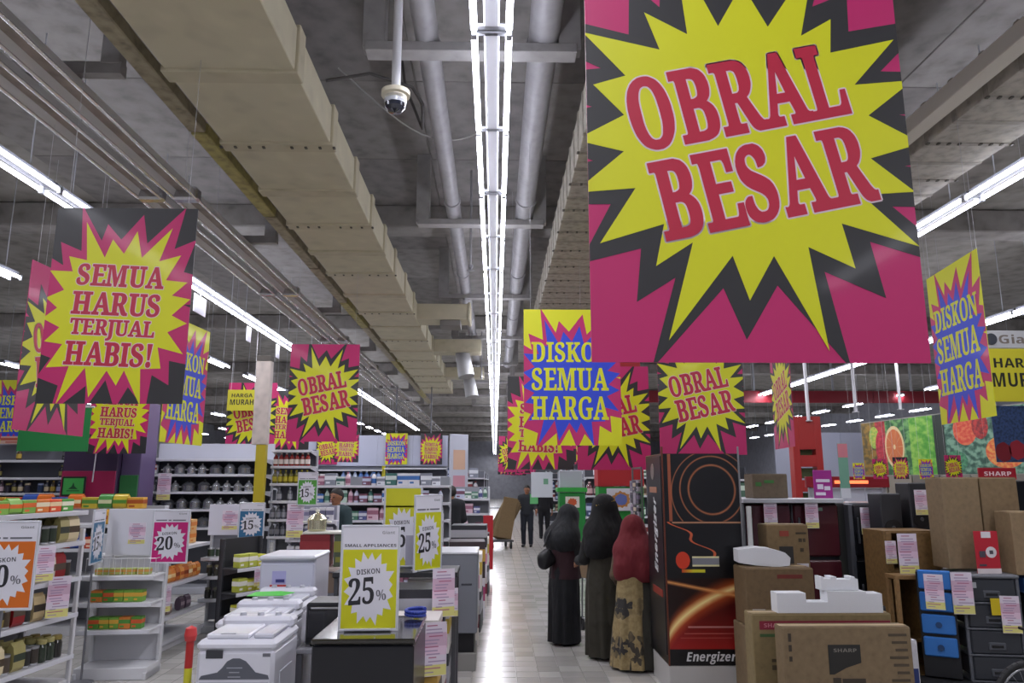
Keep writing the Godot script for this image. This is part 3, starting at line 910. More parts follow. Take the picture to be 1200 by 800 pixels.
# small printed price card
func card_mesh(tall := true) -> ArrayMesh:
	var key := "card%s" % tall
	if cache.has(key): return cache[key]
	var im := Image.create(64, 96 if tall else 64, false, Image.FORMAT_RGB8)
	var hh := im.get_height()
	var r := RandomNumberGenerator.new()
	r.seed = 3
	im.fill(Color("d6ccd8"))
	im.fill_rect(Rect2i(0, hh / 5, 64, hh / 4), Color("c8a8bc"))
	im.fill_rect(Rect2i(0, hh * 9 / 20, 64, hh / 6), Color("dcc0d2"))
	im.fill_rect(Rect2i(0, hh * 8 / 10, 64, hh / 5), Color("d6d07e"))
	for k in 14:
		im.fill_rect(Rect2i(r.randi_range(4, 18), int(hh * (0.06 + 0.066 * k)), r.randi_range(18, 44), 2), Color("9a86a4") if k % 3 else Color("a8607c"))
	var st := T()
	var h := 0.26 if tall else 0.12
	var w := 0.13 if tall else 0.12
	face(st, w, h, 0.002, Transform3D(Basis(), Vector3(-w / 2, 0, 0)))
	var b := T()
	box(b, Vector3(0, h / 2, 0), Vector3(w, h, 0.003))
	cache[key] = join([[st, print_mat(im)], [b, m("e2e0e4", 0.5)]])
	return cache[key]

func price_card(at: Vector3, turn: float, label: String, scale := 1.0, tall := true, group := ""):
	var o := single("price_card", card_mesh(tall), label, "price card", at, turn, group)
	o.scale = Vector3.ONE * scale

# =====================================================================  grocery racks at the side of the orange sign
func build_left_shelves():
	var dark := []
	for c in [["2b2a26", "8a7a3c"], ["3a332c", "c9b486"], ["23262a", "77705c"], ["4a3d2c", "d8c9a2"], ["2f3a2c", "a39a62"], ["51463a", "8b1f22"], ["6b604e", "cfc8b8"]]:
		dark.append(["jar", Vector3(0.085, 0.17, 0.085), c[0], c[1], "glass_jar"])
		dark.append(["packet", Vector3(0.12, 0.21, 0.07), c[1], c[0], "food_packet"])
		dark.append(["can", Vector3(0.085, 0.14, 0.085), c[0], c[1], "food_can"])
	var bright := []
	for c in [["d8762b", "f0e2c0"], ["4f9a3c", "e8e4cc"], ["e0542a", "f3d9a8"], ["c7a23a", "6b3b1c"], ["7fb04a", "e26a2a"], ["e3803a", "fff2d8"]]:
		bright.append(["packet", Vector3(0.13, 0.12, 0.08), c[0], c[1], "snack_packet"])
		bright.append(["carton", Vector3(0.14, 0.1, 0.09), c[0], c[1], "food_carton"])
	# long white gondola whose face looks across the aisle; its far end post stands behind the orange sign
	var turn := 84.0
	var at := Vector3(-3.72, 0, -4.4)
	gondola("gondola_shelf", "long white grocery gondola packed with dark jars, behind the orange sign", at, turn, 2.2, 0.5, 1.5, [0.31, 0.64, 0.93, 1.22, 1.47], "c9c9cc", "6b6c70", 0.0, 0.12)
	var g0: Node3D = get_child(get_child_count() - 1)
	part_box("end_post", g0, Vector3(2.185, 0.66, -0.02), Vector3(0.03, 1.32, 0.035), m("cfcfd2", 0.42), 0.004)
	var f := frame_at(at, turn)
	for k in 4:
		var y: float = [0.31, 0.64, 0.93, 1.22][k]
		stock(f * Transform3D(Basis(), Vector3(0.75, y, 0)), 1.43, dark, "grocery pack on board %s of the gondola behind the orange sign" % ["one", "two", "three", "four"][k], "dark groceries on the white gondola, board %d" % (k + 1), 0.004, 3)
	stock(f * Transform3D(Basis(), Vector3(0.75, 1.47, -0.02)), 1.43, bright, "snack pack on top of the gondola behind the orange sign", "snack packs on top of the gondola", 0.008, 1)
	promo_sign("orange discount sign with a white burst in front of the dark grocery gondola", Vector3(-2.89, 0.98, -4.6), 4, 0.34, 0.5, "d06a1e", "10%", "-")
	price_card(Vector3(-3.47, 0.96, -6.0), 40, "pink and white price card clipped to the white gondola near its end post", 1.0)
	price_card(Vector3(-3.45, 0.66, -6.2), 40, "yellow footed price card hanging lowest on the white gondola", 1.2)
	# wire-sided display rack with a blank header card
	var rw := 0.62
	var a2 := Vector3(-3.68, 0, -6.95)
	gondola("display_rack", "white slotted display rack with green and orange cartons and blank white header", a2, 4, rw, 0.36, 1.03, [0.42, 0.65, 0.88], "d0d1d4", "c3c4c8", 0.0, 0.1)
	var hd := thing("header_card", "blank white header card with one pink and yellow price slip, on the slotted rack", "sign", Vector3(-3.34, 1.05, -7.2), 4)
	var st := T(); box(st, Vector3(0, 0.2, 0), Vector3(0.54, 0.42, 0.012), 0.003); mk("card", st, m("cfd0d8", 0.4), hd)
	var pc := inst("price_slip", card_mesh(false), hd, Transform3D(Basis().scaled(Vector3(1.25, 1.6, 1)), Vector3(0.0, 0.09, 0.007)))
	pc.rotation.y = 0
	st = T()
	for sx in [-0.2, 0.2]: box(st, Vector3(sx, -0.06, -0.012), Vector3(0.02, 0.24, 0.01), 0.002)
	mk("clip_leg", st, m("c9cacd", 0.4), hd)
	f = frame_at(a2, 4)
	var go := [["carton", Vector3(0.1, 0.1, 0.09), "c9762f", "4d8f3a", "tea_carton"], ["carton", Vector3(0.08, 0.1, 0.09), "6f9f3c", "d3a33c", "tea_carton"], ["carton", Vector3(0.09, 0.1, 0.09), "4f8a33", "c9552a", "tea_carton"]]
	for k in 2:
		stock(f * Transform3D(Basis(), Vector3(0.05, [0.42, 0.65][k], -0.02)), 0.54, go, "green and orange tea carton on the %s board of the slotted white rack" % ["lowest", "middle"][k], "tea cartons on the slotted rack, %s board" % ["lowest", "middle"][k], 0.004)
	stock(f * Transform3D(Basis(), Vector3(0.05, 0.88, -0.06)), 0.54, [["carton", Vector3(0.11, 0.055, 0.08), "9faa5a", "c88a40", "tea_carton"]], "flat pale green tea carton on the top board of the slotted white rack", "tea cartons on the slotted rack, top board", 0.01)
	# wire fence on the top board
	var wf := thing("wire_fence", "low wire fence along the top board of the slotted white rack", "fence", Vector3(-3.36, 0.89, -6.985), 4)
	st = T(); tube(st, [Vector3(-0.3, 0.14, -0.3), Vector3(-0.3, 0.14, 0), Vector3(0.3, 0.14, 0), Vector3(0.3, 0.14, -0.3)], 0.004, 6); mk("rail", st, m("d7d8da", 0.3, 0.4), wf)
	st = T()
	for k in 13: bar(st, Vector3(-0.3 + 0.05 * k, 0.0, 0), Vector3(-0.3 + 0.05 * k, 0.14, 0), 0.0025, 0.0025, 5)
	mk("wire", st, m("d7d8da", 0.3, 0.4), wf)
	# black pole stand with a narrow blue sign between gondola and rack
	promo_sign("narrow looking blue discount sign turned sideways between the gondola and the slotted rack", Vector3(-3.55, 1.0, -6.9), 100, 0.3, 0.46, "2f6c92", "15%", "-")
	var ps := thing("sign_stand", "dark post stand carrying the sideways blue sign", "stand", Vector3(-3.57, 0, -6.9))
	st = T(); bar(st, Vector3(0, 0.03, 0), Vector3(0, 0.985, 0), 0.009, 0.009, 10); mk("post", st, m("7d7e84", 0.4, 0.4), ps)
	st = T(); lathe(st, [[0.0, 0.0], [0.1, 0.0], [0.1, 0.012], [0.02, 0.03], [0.0, 0.03]], 20); mk("base", st, m("6e6f74", 0.5), ps)
	ps = copy(ps, "sign_stand", Vector3(-2.89, 0, -4.62), 0, "dark post stand carrying the orange discount sign")
	# second gondola with orange packs, face across the aisle, and its pink sign
	at = Vector3(-3.4, 0, -7.5)
	gondola("gondola_shelf", "white gondola with a row of orange packs and empty lower boards, behind the slotted rack", at, 88, 1.55, 0.5, 1.2, [0.1, 0.34, 0.66, 1.02], "cfd0d3", "9fa3ab", 0.0, 0.06)
	f = frame_at(at, 88)
	var orange := []
	for c in [["d97f2c", "f0c68a"], ["c96a24", "8b3b18"], ["e39a4a", "b5561f"], ["cf8a3d", "f2dcae"]]:
		orange.append(["packet", Vector3(0.1, 0.15, 0.07), c[0], c[1], "biscuit_packet"])
	stock(f * Transform3D(Basis(), Vector3(0.05, 0.66, 0)), 1.45, orange, "orange biscuit packet on the upper board of the gondola behind the slotted rack", "orange biscuit packets", 0.004, 2)
	stock(f * Transform3D(Basis(), Vector3(0.5, 0.34, 0)), 0.9, [["packet", Vector3(0.1, 0.12, 0.07), "8c7a70", "b79a86", "biscuit_packet"], ["packet", Vector3(0.1, 0.14, 0.07), "5a4a58", "9b8a92", "biscuit_packet"]], "dull brown packet on the half-empty middle board behind the slotted rack", "dull packets on the middle board", 0.05, 1, 0.4)
	promo_sign("bright pink discount sign reading 20 percent beside the slotted white rack", Vector3(-2.99, 0.98, -7.1), 0, 0.33, 0.47, "c01f74", "20%", "-")
	price_card(Vector3(-3.37, 0.4, -8.0), 60, "lilac price card hanging under the row of orange packets", 1.0)
	# crates on far side of the gondola
	stock(f * Transform3D(Basis(), Vector3(0.75, 1.02, -0.08)), 0.75, [["carton", Vector3(0.16, 0.13, 0.1), "e0b070", "d97f2c", "biscuit_carton"], ["carton", Vector3(0.14, 0.16, 0.1), "d9cfc0", "d78a3a", "biscuit_carton"]], "cream and orange biscuit carton on the upper board behind the pink sign", "biscuit cartons behind the pink sign", 0.01, 1, 0.0, 2)
	# small grey rack with header card, blue sign, yellow packs
	var a4 := Vector3(-3.42, 0, -9.0)
	gondola("display_rack", "small grey rack with red tins on top and dark jars, under a white header card", a4, 2, 0.46, 0.34, 1.08, [0.38, 0.63, 0.84], "b3b5b9", "7e8087", 0.0, 0.08)
	f = frame_at(a4, 2)
	stock(f * Transform3D(Basis(), Vector3(0.03, 0.38, 0)), 0.4, [["jar", Vector3(0.07, 0.12, 0.07), "33332f", "6a6a58", "glass_jar"]], "dark jar on the lowest board of the small grey rack", "dark jars, lowest board of the grey rack", 0.02)
	stock(f * Transform3D(Basis(), Vector3(0.03, 0.63, 0)), 0.4, [["jar", Vector3(0.07, 0.12, 0.07), "3b3a31", "8a8668", "glass_jar"]], "dark jar on the middle board of the small grey rack", "dark jars, middle board of the grey rack", 0.02)
	stock(f * Transform3D(Basis(), Vector3(0.03, 0.84, 0)), 0.4, [["can", Vector3(0.08, 0.1, 0.08), "a52a2a", "a52a2a", "food_can"], ["can", Vector3(0.08, 0.1, 0.08), "3a4a3a", "3a4a3a", "food_can"]], "red or green tin on the top board of the small grey rack", "tins on the grey rack", 0.015)
	hd = thing("header_card", "white header card with a faded pink slip on the small grey rack", "sign", Vector3(-3.2, 1.09, -9.2), 2)
	st = T(); box(st, Vector3(0, 0.17, 0), Vector3(0.46, 0.36, 0.012), 0.003); mk("card", st, m("c9cad6", 0.4), hd)
	inst("price_slip", card_mesh(false), hd, Transform3D(Basis().scaled(Vector3(1.5, 1.9, 1)), Vector3(0.02, 0.05, 0.007)))
	promo_sign("blue discount sign with white burst beside the small grey rack", Vector3(-2.86, 1.06, -9.0), 0, 0.29, 0.4, "2c6790", "15%", "-")
	var yl := [["carton", Vector3(0.12, 0.12, 0.1), "c9c83c", "e6e4d8", "noodle_carton"], ["carton", Vector3(0.12, 0.14, 0.1), "b7bd4a", "efeee2", "noodle_carton"]]
	var bs := gondola("display_rack", "narrow black display rack with yellow cartons next to the tall white freezer", Vector3(-2.72, 0, -8.2), 60, 0.55, 0.3, 1.1, [0.3, 0.55, 0.8], "3a3b40", "26272c", 0.0, 0.08)
	f = bs.transform
	for k in 3:
		stock(f * Transform3D(Basis(), Vector3(0.03, [0.3, 0.55, 0.8][k], 0)), 0.5, yl, "noodle carton on the black rack next to the tall white freezer", "yellow noodle cartons", 0.004, 1)
	price_card(Vector3(-2.57, 0.6, -8.42), 55, "pale price card among the yellow noodle cartons", 0.7)

# =====================================================================  white goods and cookers along the aisle
func part_box(called: String, parent: Node, c: Vector3, s: Vector3, material: Material, ch := 0.004) -> MeshInstance3D:
	var st := T()
	box(st, c, s, ch)
	return mk(called, st, material, parent)

func washer(label: String, at: Vector3, w: float, h: float, d: float, badge: bool):
	var t := thing("washing_machine", label, "washing machine", at)
	var white := m("d5d6df", 0.32, 0.0, {"coat": 0.3})
	var grey := m("5a5d66", 0.35)
	part_box("cabinet", t, Vector3(0, h * 0.46, -d / 2), Vector3(w, h * 0.9, d), white, 0.02)
	part_box("base_skirt", t, Vector3(0, 0.02, -d / 2), Vector3(w * 0.96, 0.04, d * 0.94), m("8d8f96", 0.5), 0.004)
	part_box("top_cover", t, Vector3(0, h * 0.935, -d / 2), Vector3(w + 0.012, h * 0.07, d + 0.01), white, 0.022)
	var lid := part_box("wash_lid", t, Vector3(-w * 0.14, h * 0.985, -d * 0.38), Vector3(w * 0.56, 0.028, d * 0.62), m("dcdde4", 0.25, 0.0, {"coat": 0.5}), 0.008)
	part_box("lid_grip", lid, Vector3(-w * 0.14, h * 0.985 + 0.012, -d * 0.1), Vector3(w * 0.2, 0.012, 0.02), m("aeb0b8", 0.3), 0.003)
	part_box("spin_lid", t, Vector3(w * 0.32, h * 0.985, -d * 0.38), Vector3(w * 0.26, 0.03, d * 0.6), m("c9cad4", 0.25, 0.0, {"coat": 0.5}), 0.008)
	var pan := part_box("control_panel", t, Vector3(0, h * 1.0, -d * 0.86), Vector3(w, 0.07, d * 0.26), white, 0.02)
	for k in 3:
		var st := T()
		lathe(st, [[0.0, 0.0], [0.022, 0.0], [0.018, 0.018], [0.0, 0.02]], 14, Vector3(-w * 0.25 + k * w * 0.25, h * 1.0 + 0.035, -d * 0.86))
		mk("dial", st, m("b2b4bc", 0.3), pan)
	for sx in [-1.0, 1.0]:
		var st := T()
		box(st, Vector3(sx * (w / 2 + 0.001), h * 0.5, -d * 0.5), Vector3(0.006, h * 0.5, d * 0.5), 0.003)
		mk("side_panel", st, m("c6c7d0", 0.35), t)
	if badge:
		part_box("grip_recess", t, Vector3(-w * 0.27, h * 0.885, 0.0), Vector3(w * 0.22, h * 0.05, 0.006), m("3a3b40", 0.4), 0.002)
		part_box("energy_tag", t, Vector3(w * 0.4, h * 0.88, 0.001), Vector3(w * 0.1, 0.018, 0.004), m("6b6d75", 0.4), 0.001)
		var st := T()
		prism(st, V2([-0.45, 0.0, 0.45, 0.0, 0.43, 0.05, 0.27, 0.085, 0.2, 0.16, 0.14, 0.22, 0.06, 0.255, -0.03, 0.255, -0.1, 0.22, -0.16, 0.14, -0.22, 0.085, -0.42, 0.045], w), 0.0, 0.003, Transform3D(Basis(), Vector3(0, h * 0.735, 0)))
		mk("badge", st, grey, t)
		st = T()
		for k in 3: box(st, Vector3(0, h * 0.735 + w * (0.03 + 0.055 * k), 0.004), Vector3(w * [0.16, 0.13, 0.2][k], w * 0.012, 0.002))
		mk("badge_print", st, m("9c9fa8", 0.4), t)
		part_box("drum_window", t, Vector3(0, h * 0.56, 0.0), Vector3(w * 0.88, h * 0.32, 0.004), m("b9bac4", 0.4), 0.001)

func build_appliances():
	washer("white twin tub washing machine with a dark hill shaped badge on its front", Vector3(-1.44, 0, -4.4), 0.43, 0.87, 0.5, true)
	washer("plain white washing machine in the middle of the row of three", Vector3(-1.56, 0, -5.0), 0.43, 0.87, 0.5, false)
	washer("white washing machine with a green sheet on it, next to the tall freezer", Vector3(-1.6, 0, -5.6), 0.43, 0.87, 0.5, false)
	var st := T()
	var t := thing("green_sheet", "bright green paper sheet lying on the third washing machine", "paper", Vector3(-1.66, 0.895, -5.78), 10)
	prism(st, V2([-0.16, -0.1, 0.1, -0.12, 0.17, 0.02, 0.06, 0.11, -0.12, 0.1]), 0.0, 0.003, Transform3D(Basis(Vector3.RIGHT, -PI / 2), Vector3.ZERO)); mk("sheet", st, m("49c23a", 0.5), t)
	# tall white freezer
	t = thing("upright_freezer", "tall white upright freezer with a red and blue sticker, behind the washing machines", "freezer", Vector3(-1.66, 0, -6.2))
	var white := m("cbccd8", 0.32, 0.0, {"coat": 0.3})
	part_box("cabinet", t, Vector3(0, 0.56, -0.27), Vector3(0.44, 1.1, 0.5), white, 0.012)
	var dr := part_box("door", t, Vector3(0, 0.56, -0.01), Vector3(0.43, 1.02, 0.045), m("c6c8d8", 0.3, 0.0, {"coat": 0.4}), 0.012)
	part_box("handle", dr, Vector3(0.185, 0.75, 0.02), Vector3(0.02, 0.3, 0.03), m("a8aab4", 0.3), 0.006)
	part_box("top_cap", t, Vector3(0, 1.11, -0.25), Vector3(0.45, 0.035, 0.55), m("d2d3db", 0.3), 0.012)
	part_box("blue_sticker", t, Vector3(-0.06, 0.96, 0.014), Vector3(0.11, 0.1, 0.002), m("aaa9d6", 0.4), 0.0)
	part_box("red_sticker", t, Vector3(-0.065, 0.85, 0.014), Vector3(0.13, 0.11, 0.002), m("c23a33", 0.4), 0.0)
	part_box("sticker_print", t, Vector3(-0.05, 0.935, 0.016), Vector3(0.07, 0.025, 0.001), m("3a3a78", 0.4), 0.0)
	# striped barrier post
	t = thing("barrier_post", "thin red and yellow barrier post beside the first washing machine", "post", Vector3(-1.78, 0, -4.62))
	for k in 5:
		st = T(); bar(st, Vector3(0, 0.03 + 0.155 * k, 0), Vector3(0, 0.03 + 0.155 * (k + 1), 0), 0.022, 0.022, 12); mk("band", st, m("b02a28" if k % 2 == 0 else "c9c42e", 0.4), t)
	st = T(); lathe(st, [[0.03, 0.8], [0.036, 0.83], [0.03, 0.87], [0.0, 0.885]], 14); mk("knob", st, m("c33a3a", 0.4), t)
	st = T(); lathe(st, [[0.0, 0.0], [0.12, 0.0], [0.12, 0.015], [0.03, 0.03], [0.0, 0.03]], 18); mk("base", st, m("3a3a3d", 0.5), t)
	# black cooker with a glossy top
	t = thing("gas_cooker", "black freestanding cooker with glossy dark top, carrying the yellow 25 percent sign", "cooker", Vector3(-0.72, 0, -4.3))
	var blk := m("0f1118", 0.35, 0.0, {"coat": 0.2})
	part_box("body", t, Vector3(0, 0.42, -0.36), Vector3(0.56, 0.82, 0.7), blk, 0.008)
	part_box("top_lid", t, Vector3(0, 0.852, -0.36), Vector3(0.57, 0.03, 0.72), m("26241f", 0.12, 0.0, {"coat": 0.8}), 0.008)
	var ov := part_box("oven_door", t, Vector3(0, 0.3, 0.0), Vector3(0.53, 0.4, 0.03), m("0c0d12", 0.2, 0.0, {"coat": 0.4}), 0.008)
	st = T(); bar(st, Vector3(-0.22, 0.46, 0.05), Vector3(0.22, 0.46, 0.05), 0.012, 0.012, 10); mk("handle", st, m("8d8f94", 0.3, 0.6), ov)
	for sx in [-1.0, 1.0]:
		for sz in [-0.05, -0.66]:
			part_box("foot", t, Vector3(sx * 0.25, 0.005, sz), Vector3(0.04, 0.02, 0.04), m("111216", 0.6), 0.002)
	promo_sign("framed yellow sign with a big 25 percent burst standing on the black cooker", Vector3(-0.73, 0.872, -4.52), 1.5, 0.335, 0.585, "c9c918", "25%", "SMALL APPLIANCES", "", 0.1)
	# table with ovens behind the cooker
	t = thing("display_table", "low grey display table with a dark oven behind the black cooker", "table", Vector3(-1.07, 0, -5.3))
	part_box("table_top", t, Vector3(0, 0.6, -0.25), Vector3(0.52, 0.03, 0.6), m("9a9ba0", 0.5))
	for sx in [-1.0, 1.0]:
		for sz in [0.02, -0.52]:
			part_box("leg", t, Vector3(sx * 0.23, 0.292, sz), Vector3(0.04, 0.584, 0.04), m("6c6d72", 0.4, 0.4))
	for q in [[-1.07, "black toaster oven with a glass door on the low grey table"]]:
		t = thing("toaster_oven", q[1], "oven", Vector3(q[0], 0.616, -5.3))
		part_box("body", t, Vector3(0, 0.15, -0.17), Vector3(0.42, 0.27, 0.32), m("191b20", 0.35), 0.012)
		part_box("door_glass", t, Vector3(-0.05, 0.15, -0.005), Vector3(0.28, 0.19, 0.012), m("0d0e12", 0.08, 0.0, {"coat": 1.0}), 0.004)
		st = T(); bar(st, Vector3(-0.17, 0.255, 0.02), Vector3(0.07, 0.255, 0.02), 0.008, 0.008, 8); mk("handle", st, m("b5b7bb", 0.25, 0.7), t)
		for k in 3:
			st = T(); bar(st, Vector3(0.155, 0.07 + 0.08 * k, -0.012), Vector3(0.155, 0.07 + 0.08 * k, 0.012), 0.02, 0.017, 12); mk("knob", st, m("a2a4aa", 0.3, 0.5), t)
		for sx in [-0.17, 0.17]:
			part_box("foot", t, Vector3(sx, 0.008, -0.17), Vector3(0.03, 0.016, 0.24), m("0f1013", 0.6), 0.002)
	t = thing("cable_coil", "blue coiled cable on the black cooker's back corner", "cable", Vector3(-0.5, 0.872, -4.93))
	st = T()
	var ring := []
	for i in 49:
		var a := TAU * 2.0 * i / 48.0
		ring.append(Vector3(cos(a) * 0.06, 0.012 + i * 0.0008, sin(a) * 0.06))
	tube(st, ring, 0.011, 8); mk("coil", st, m("2a3f9a", 0.5), t)
	# cartons and price cards along the aisle edge
	var pal := [["d8d6dc", "b04a78"], ["3a2f34", "c9a24a"], ["cfc9c4", "7a2f3c"], ["e0dee4", "c98aa8"], ["2c2d33", "a8a9b0"], ["d9d5cf", "c2ab4a"]]
	var row := [
		[-0.56, -5.05, 0.4, 0.36, [0.3, 0.28, 0.25]], [-0.57, -5.5, 0.42, 0.38, [0.36, 0.3, 0.3]], [-0.55, -6.0, 0.4, 0.4, [0.42, 0.32]], [-0.53, -6.5, 0.4, 0.4, [0.36, 0.32, 0.22]],
		[-0.42, -8.3, 0.5, 0.5, [0.4, 0.4]], [-0.4, -9.0, 0.5, 0.5, [0.45, 0.42]], [-0.36, -9.8, 0.46, 0.5, [0.5, 0.45]], [-0.36, -10.7, 0.5, 0.5, [0.4, 0.4, 0.3]], [-0.34, -11.7, 0.5, 0.5, [0.45, 0.4]], [-0.34, -12.7, 0.5, 0.5, [0.5, 0.35]]]
	var names := ["black cooker", "grey table", "toaster ovens", "grey chest freezer"]
	for i in row.size():
		var q: Array = row[i]
		var y := 0.0
		for k in q[4].size():
			var c: Array = pal[(i * 2 + k) % pal.size()]
			var s := Vector3(q[2], q[4][k], q[3])
			var lab := "printed appliance carton in the stack beside the %s at the aisle edge" % names[i] if i < 4 else "printed appliance carton stacked at the aisle edge beyond the grey chest freezer"
			var grp := "appliance cartons beside the %s" % names[i] if i < 4 else "appliance cartons beyond the grey chest freezer"
			single("appliance_carton", goods("carton", s, c[0], c[1]), lab, "carton", Vector3(q[0], y, q[1] - q[3] / 2), rng.randf_range(-3, 3), grp)
			y += s.y + 0.001
	for q in [[-0.385, 0.5, -5.02, 20.0, 1.25, "pink and yellow price card hanging beside the black cooker"], [-0.36, 0.78, -5.47, 20.0, 1.25, "long pink price card hanging beside the toaster ovens"], [-0.33, 0.7, -5.95, 15.0, 0.8, "small white price card on the carton stack under the black topped table"], [-0.3, 0.56, -8.285, 2.0, 0.9, "pink price card on the cartons just beyond the grey chest freezer"]]:
		price_card(Vector3(q[0], q[1], q[2]), q[3], q[5], q[4])
	# grey chest freezer
	t = thing("chest_freezer", "grey upright cabinet on a black recessed base at the aisle edge", "freezer", Vector3(-0.46, 0, -7.2))
	part_box("cabinet", t, Vector3(0, 0.69, -0.3), Vector3(0.6, 0.71, 0.6), m("7d818a", 0.4, 0.2), 0.01)
	part_box("recessed_base", t, Vector3(0, 0.25, -0.32), Vector3(0.54, 0.18, 0.52), m("121317", 0.6), 0.004)
	part_box("foot_box", t, Vector3(0, 0.08, -0.3), Vector3(0.58, 0.16, 0.56), m("8b8a86", 0.5), 0.006)
	part_box("handle_slot", t, Vector3(0.2, 0.77, 0.0), Vector3(0.1, 0.016, 0.01), m("3d4048", 0.4), 0.002)
	part_box("top_plate", t, Vector3(0, 1.05, -0.3), Vector3(0.61, 0.02, 0.61), m("c3c4ca", 0.35), 0.004)
	t = thing("red_end_panel", "narrow red promotional end panel farther along the aisle edge", "sign", Vector3(-0.12, 0, -13.9))
	part_box("panel", t, Vector3(0, 0.62, 0), Vector3(0.18, 0.95, 0.03), m("b5222e", 0.45))
	part_box("leg", t, Vector3(0, 0.08, 0), Vector3(0.03, 0.16, 0.03), m("77787c", 0.4, 0.4))
	# yellow signs behind the cooker
	var s1 := promo_sign("large yellow 25 percent sign with grey text columns behind the black cooker's sign", Vector3(-0.79, 1.0, -6.55), 0, 0.32, 0.66, "c6c420", "25%", "", "", 0.1)
	part_box("yellow_head", s1, Vector3(0, 0.575, 0.0045), Vector3(0.3, 0.16, 0.002), m("c6c420", 0.45), 0.0)
	for sx in [-0.06, 0.07]:
		part_box("text_column", s1, Vector3(sx, 0.13, 0.0075), Vector3(0.08, 0.26, 0.001), m("a4a3b2", 0.5), 0.0)
	promo_sign("yellow sign turned sideways next to the yellow sign with grey text columns", Vector3(-0.55, 1.0, -6.3), 48, 0.3, 0.6, "c6c81c", "25%", "-", "", 0.1)
	t = thing("display_table", "black topped display table carrying the two rear yellow signs", "table", Vector3(-0.8, 0, -6.3))
	part_box("table_top", t, Vector3(0, 0.975, -0.15), Vector3(1.0, 0.04, 0.5), m("2a2b2f", 0.4))
	for sx in [-1.0, 1.0]:
		for sz in [0.05, -0.36]:
			part_box("leg", t, Vector3(sx * 0.475, 0.477, sz), Vector3(0.035, 0.955, 0.035), m("55565a", 0.4, 0.4))
	# rear tables with cookware, glass and household boxes
	t = thing("display_table", "long pale display table with a red carton behind the tall white freezer", "table", Vector3(-1.75, 0, -7.9))
	part_box("table_top", t, Vector3(0, 0.83, -0.3), Vector3(1.2, 0.04, 0.7), m("b3a59e", 0.5))
	part_box("skirt", t, Vector3(0, 0.7, 0.02), Vector3(1.16, 0.2, 0.02), m("6f5f52", 0.6))
	for sx in [-1.0, 1.0]:
		for sz in [0.0, -0.6]:
			part_box("leg", t, Vector3(sx * 0.55, 0.405, sz), Vector3(0.05, 0.81, 0.05), m("77695f", 0.5))
	single("household_carton", goods("carton", Vector3(0.3, 0.32, 0.3), "7d1f26", "8f2b30"), "dark red household carton on the long pale table", "carton", Vector3(-1.86, 0.852, -8.05), 4)
	single("household_carton", goods("carton", Vector3(0.16, 0.32, 0.26), "4f5a48", "8c8b3c"), "green and yellow household carton next to the dark red one", "carton", Vector3(-1.57, 0.852, -8.05), -3)
	single("household_carton", goods("carton", Vector3(0.12, 0.26, 0.2), "6a2a3a", "b8a33c"), "slim maroon carton at the table end next to the green and yellow carton", "carton", Vector3(-1.4, 0.852, -8.0), 2)
	t = thing("cookware_lid", "white shallow tray lying across the dark red carton", "tray", Vector3(-1.78, 1.176, -8.05), 3)
	part_box("tray", t, Vector3(0, 0.012, 0), Vector3(0.42, 0.024, 0.3), m("cfcfc4", 0.4), 0.006)
	single("rice_cooker", goods("pot", Vector3(0.2, 0.22, 0.2), "c9c5a8", "e2e0d4"), "cream rice cooker on the white tray above the dark red carton", "rice cooker", Vector3(-1.87, 1.202, -8.05))
	var mint := []
	for c in [["bcd0c4", "4f7f6c"], ["d8b9c6", "a06a80"], ["cfd2de", "5a5f92"], ["3f6f68", "cdd8d2"], ["c4cbe0", "7a4f62"], ["6a8f7c", "e8ecea"], ["d9dadf", "3f6fb0"], ["8a8f9c", "dfe3ea"]]:
		mint.append(["carton", Vector3(0.17, 0.18, 0.14), c[0], c[1], "household_box"])
		mint.append(["carton", Vector3(0.12, 0.13, 0.12), c[1], c[0], "household_box"])
		mint.append(["bottle", Vector3(0.08, 0.2, 0.08), c[0], c[1], "cleaner_bottle"])
	gondola("gondola_shelf", "grey household gondola with mint and pink boxes behind the pale table", Vector3(-2.77, 0, -11.6), 0, 2.08, 0.4, 1.78, [0.55, 0.85, 1.13, 1.39, 1.65], "b7b9be", "85888e")
	for k in 5:
		stock(frame_at(Vector3(-2.77, [0.55, 0.85, 1.13, 1.39, 1.65][k], -11.6), 0), 2.05, mint, "mint, pink or blue household box on board %s of the household gondola" % ["one", "two", "three", "four", "five"][k], "household boxes, board %d" % (k + 1), 0.01, 1, 0.06)
	gondola("display_rack", "white wire rack with small lilac boxes between the blue sign and the red carton", Vector3(-2.62, 0, -9.6), 6, 0.62, 0.35, 1.4, [0.5, 0.75, 1.0, 1.22], "cfd0d8", "8f919c")
	for k in 4:
		stock(frame_at(Vector3(-2.62, [0.5, 0.75, 1.0, 1.22][k], -9.6), 6), 0.6, [["carton", Vector3(0.12, 0.14, 0.1), "c4c2cc", "8a86a4", "household_box"], ["carton", Vector3(0.09, 0.16, 0.1), "d4d3d8", "6a6a86", "household_box"]], "small lilac grey box on the white wire rack beside the red carton", "lilac boxes on the wire rack", 0.01, 1, 0.1)
	promo_sign("green discount sign with white burst above the white wire rack", Vector3(-2.36, 1.42, -9.55), 0, 0.24, 0.4, "4f9c3c", "15%", "-")
	price_card(Vector3(-2.5, 1.02, -9.57), 0, "tall lilac price card hanging on the white wire rack", 1.6)
	# small household clutter towards the aisle
	gondola("gondola_shelf", "low white gondola with toiletries beyond the rear yellow signs", Vector3(-1.42, 0, -9.6), 0, 0.75, 0.4, 1.3, [0.4, 0.7, 0.96, 1.22], "c9cad0", "8a8d94")
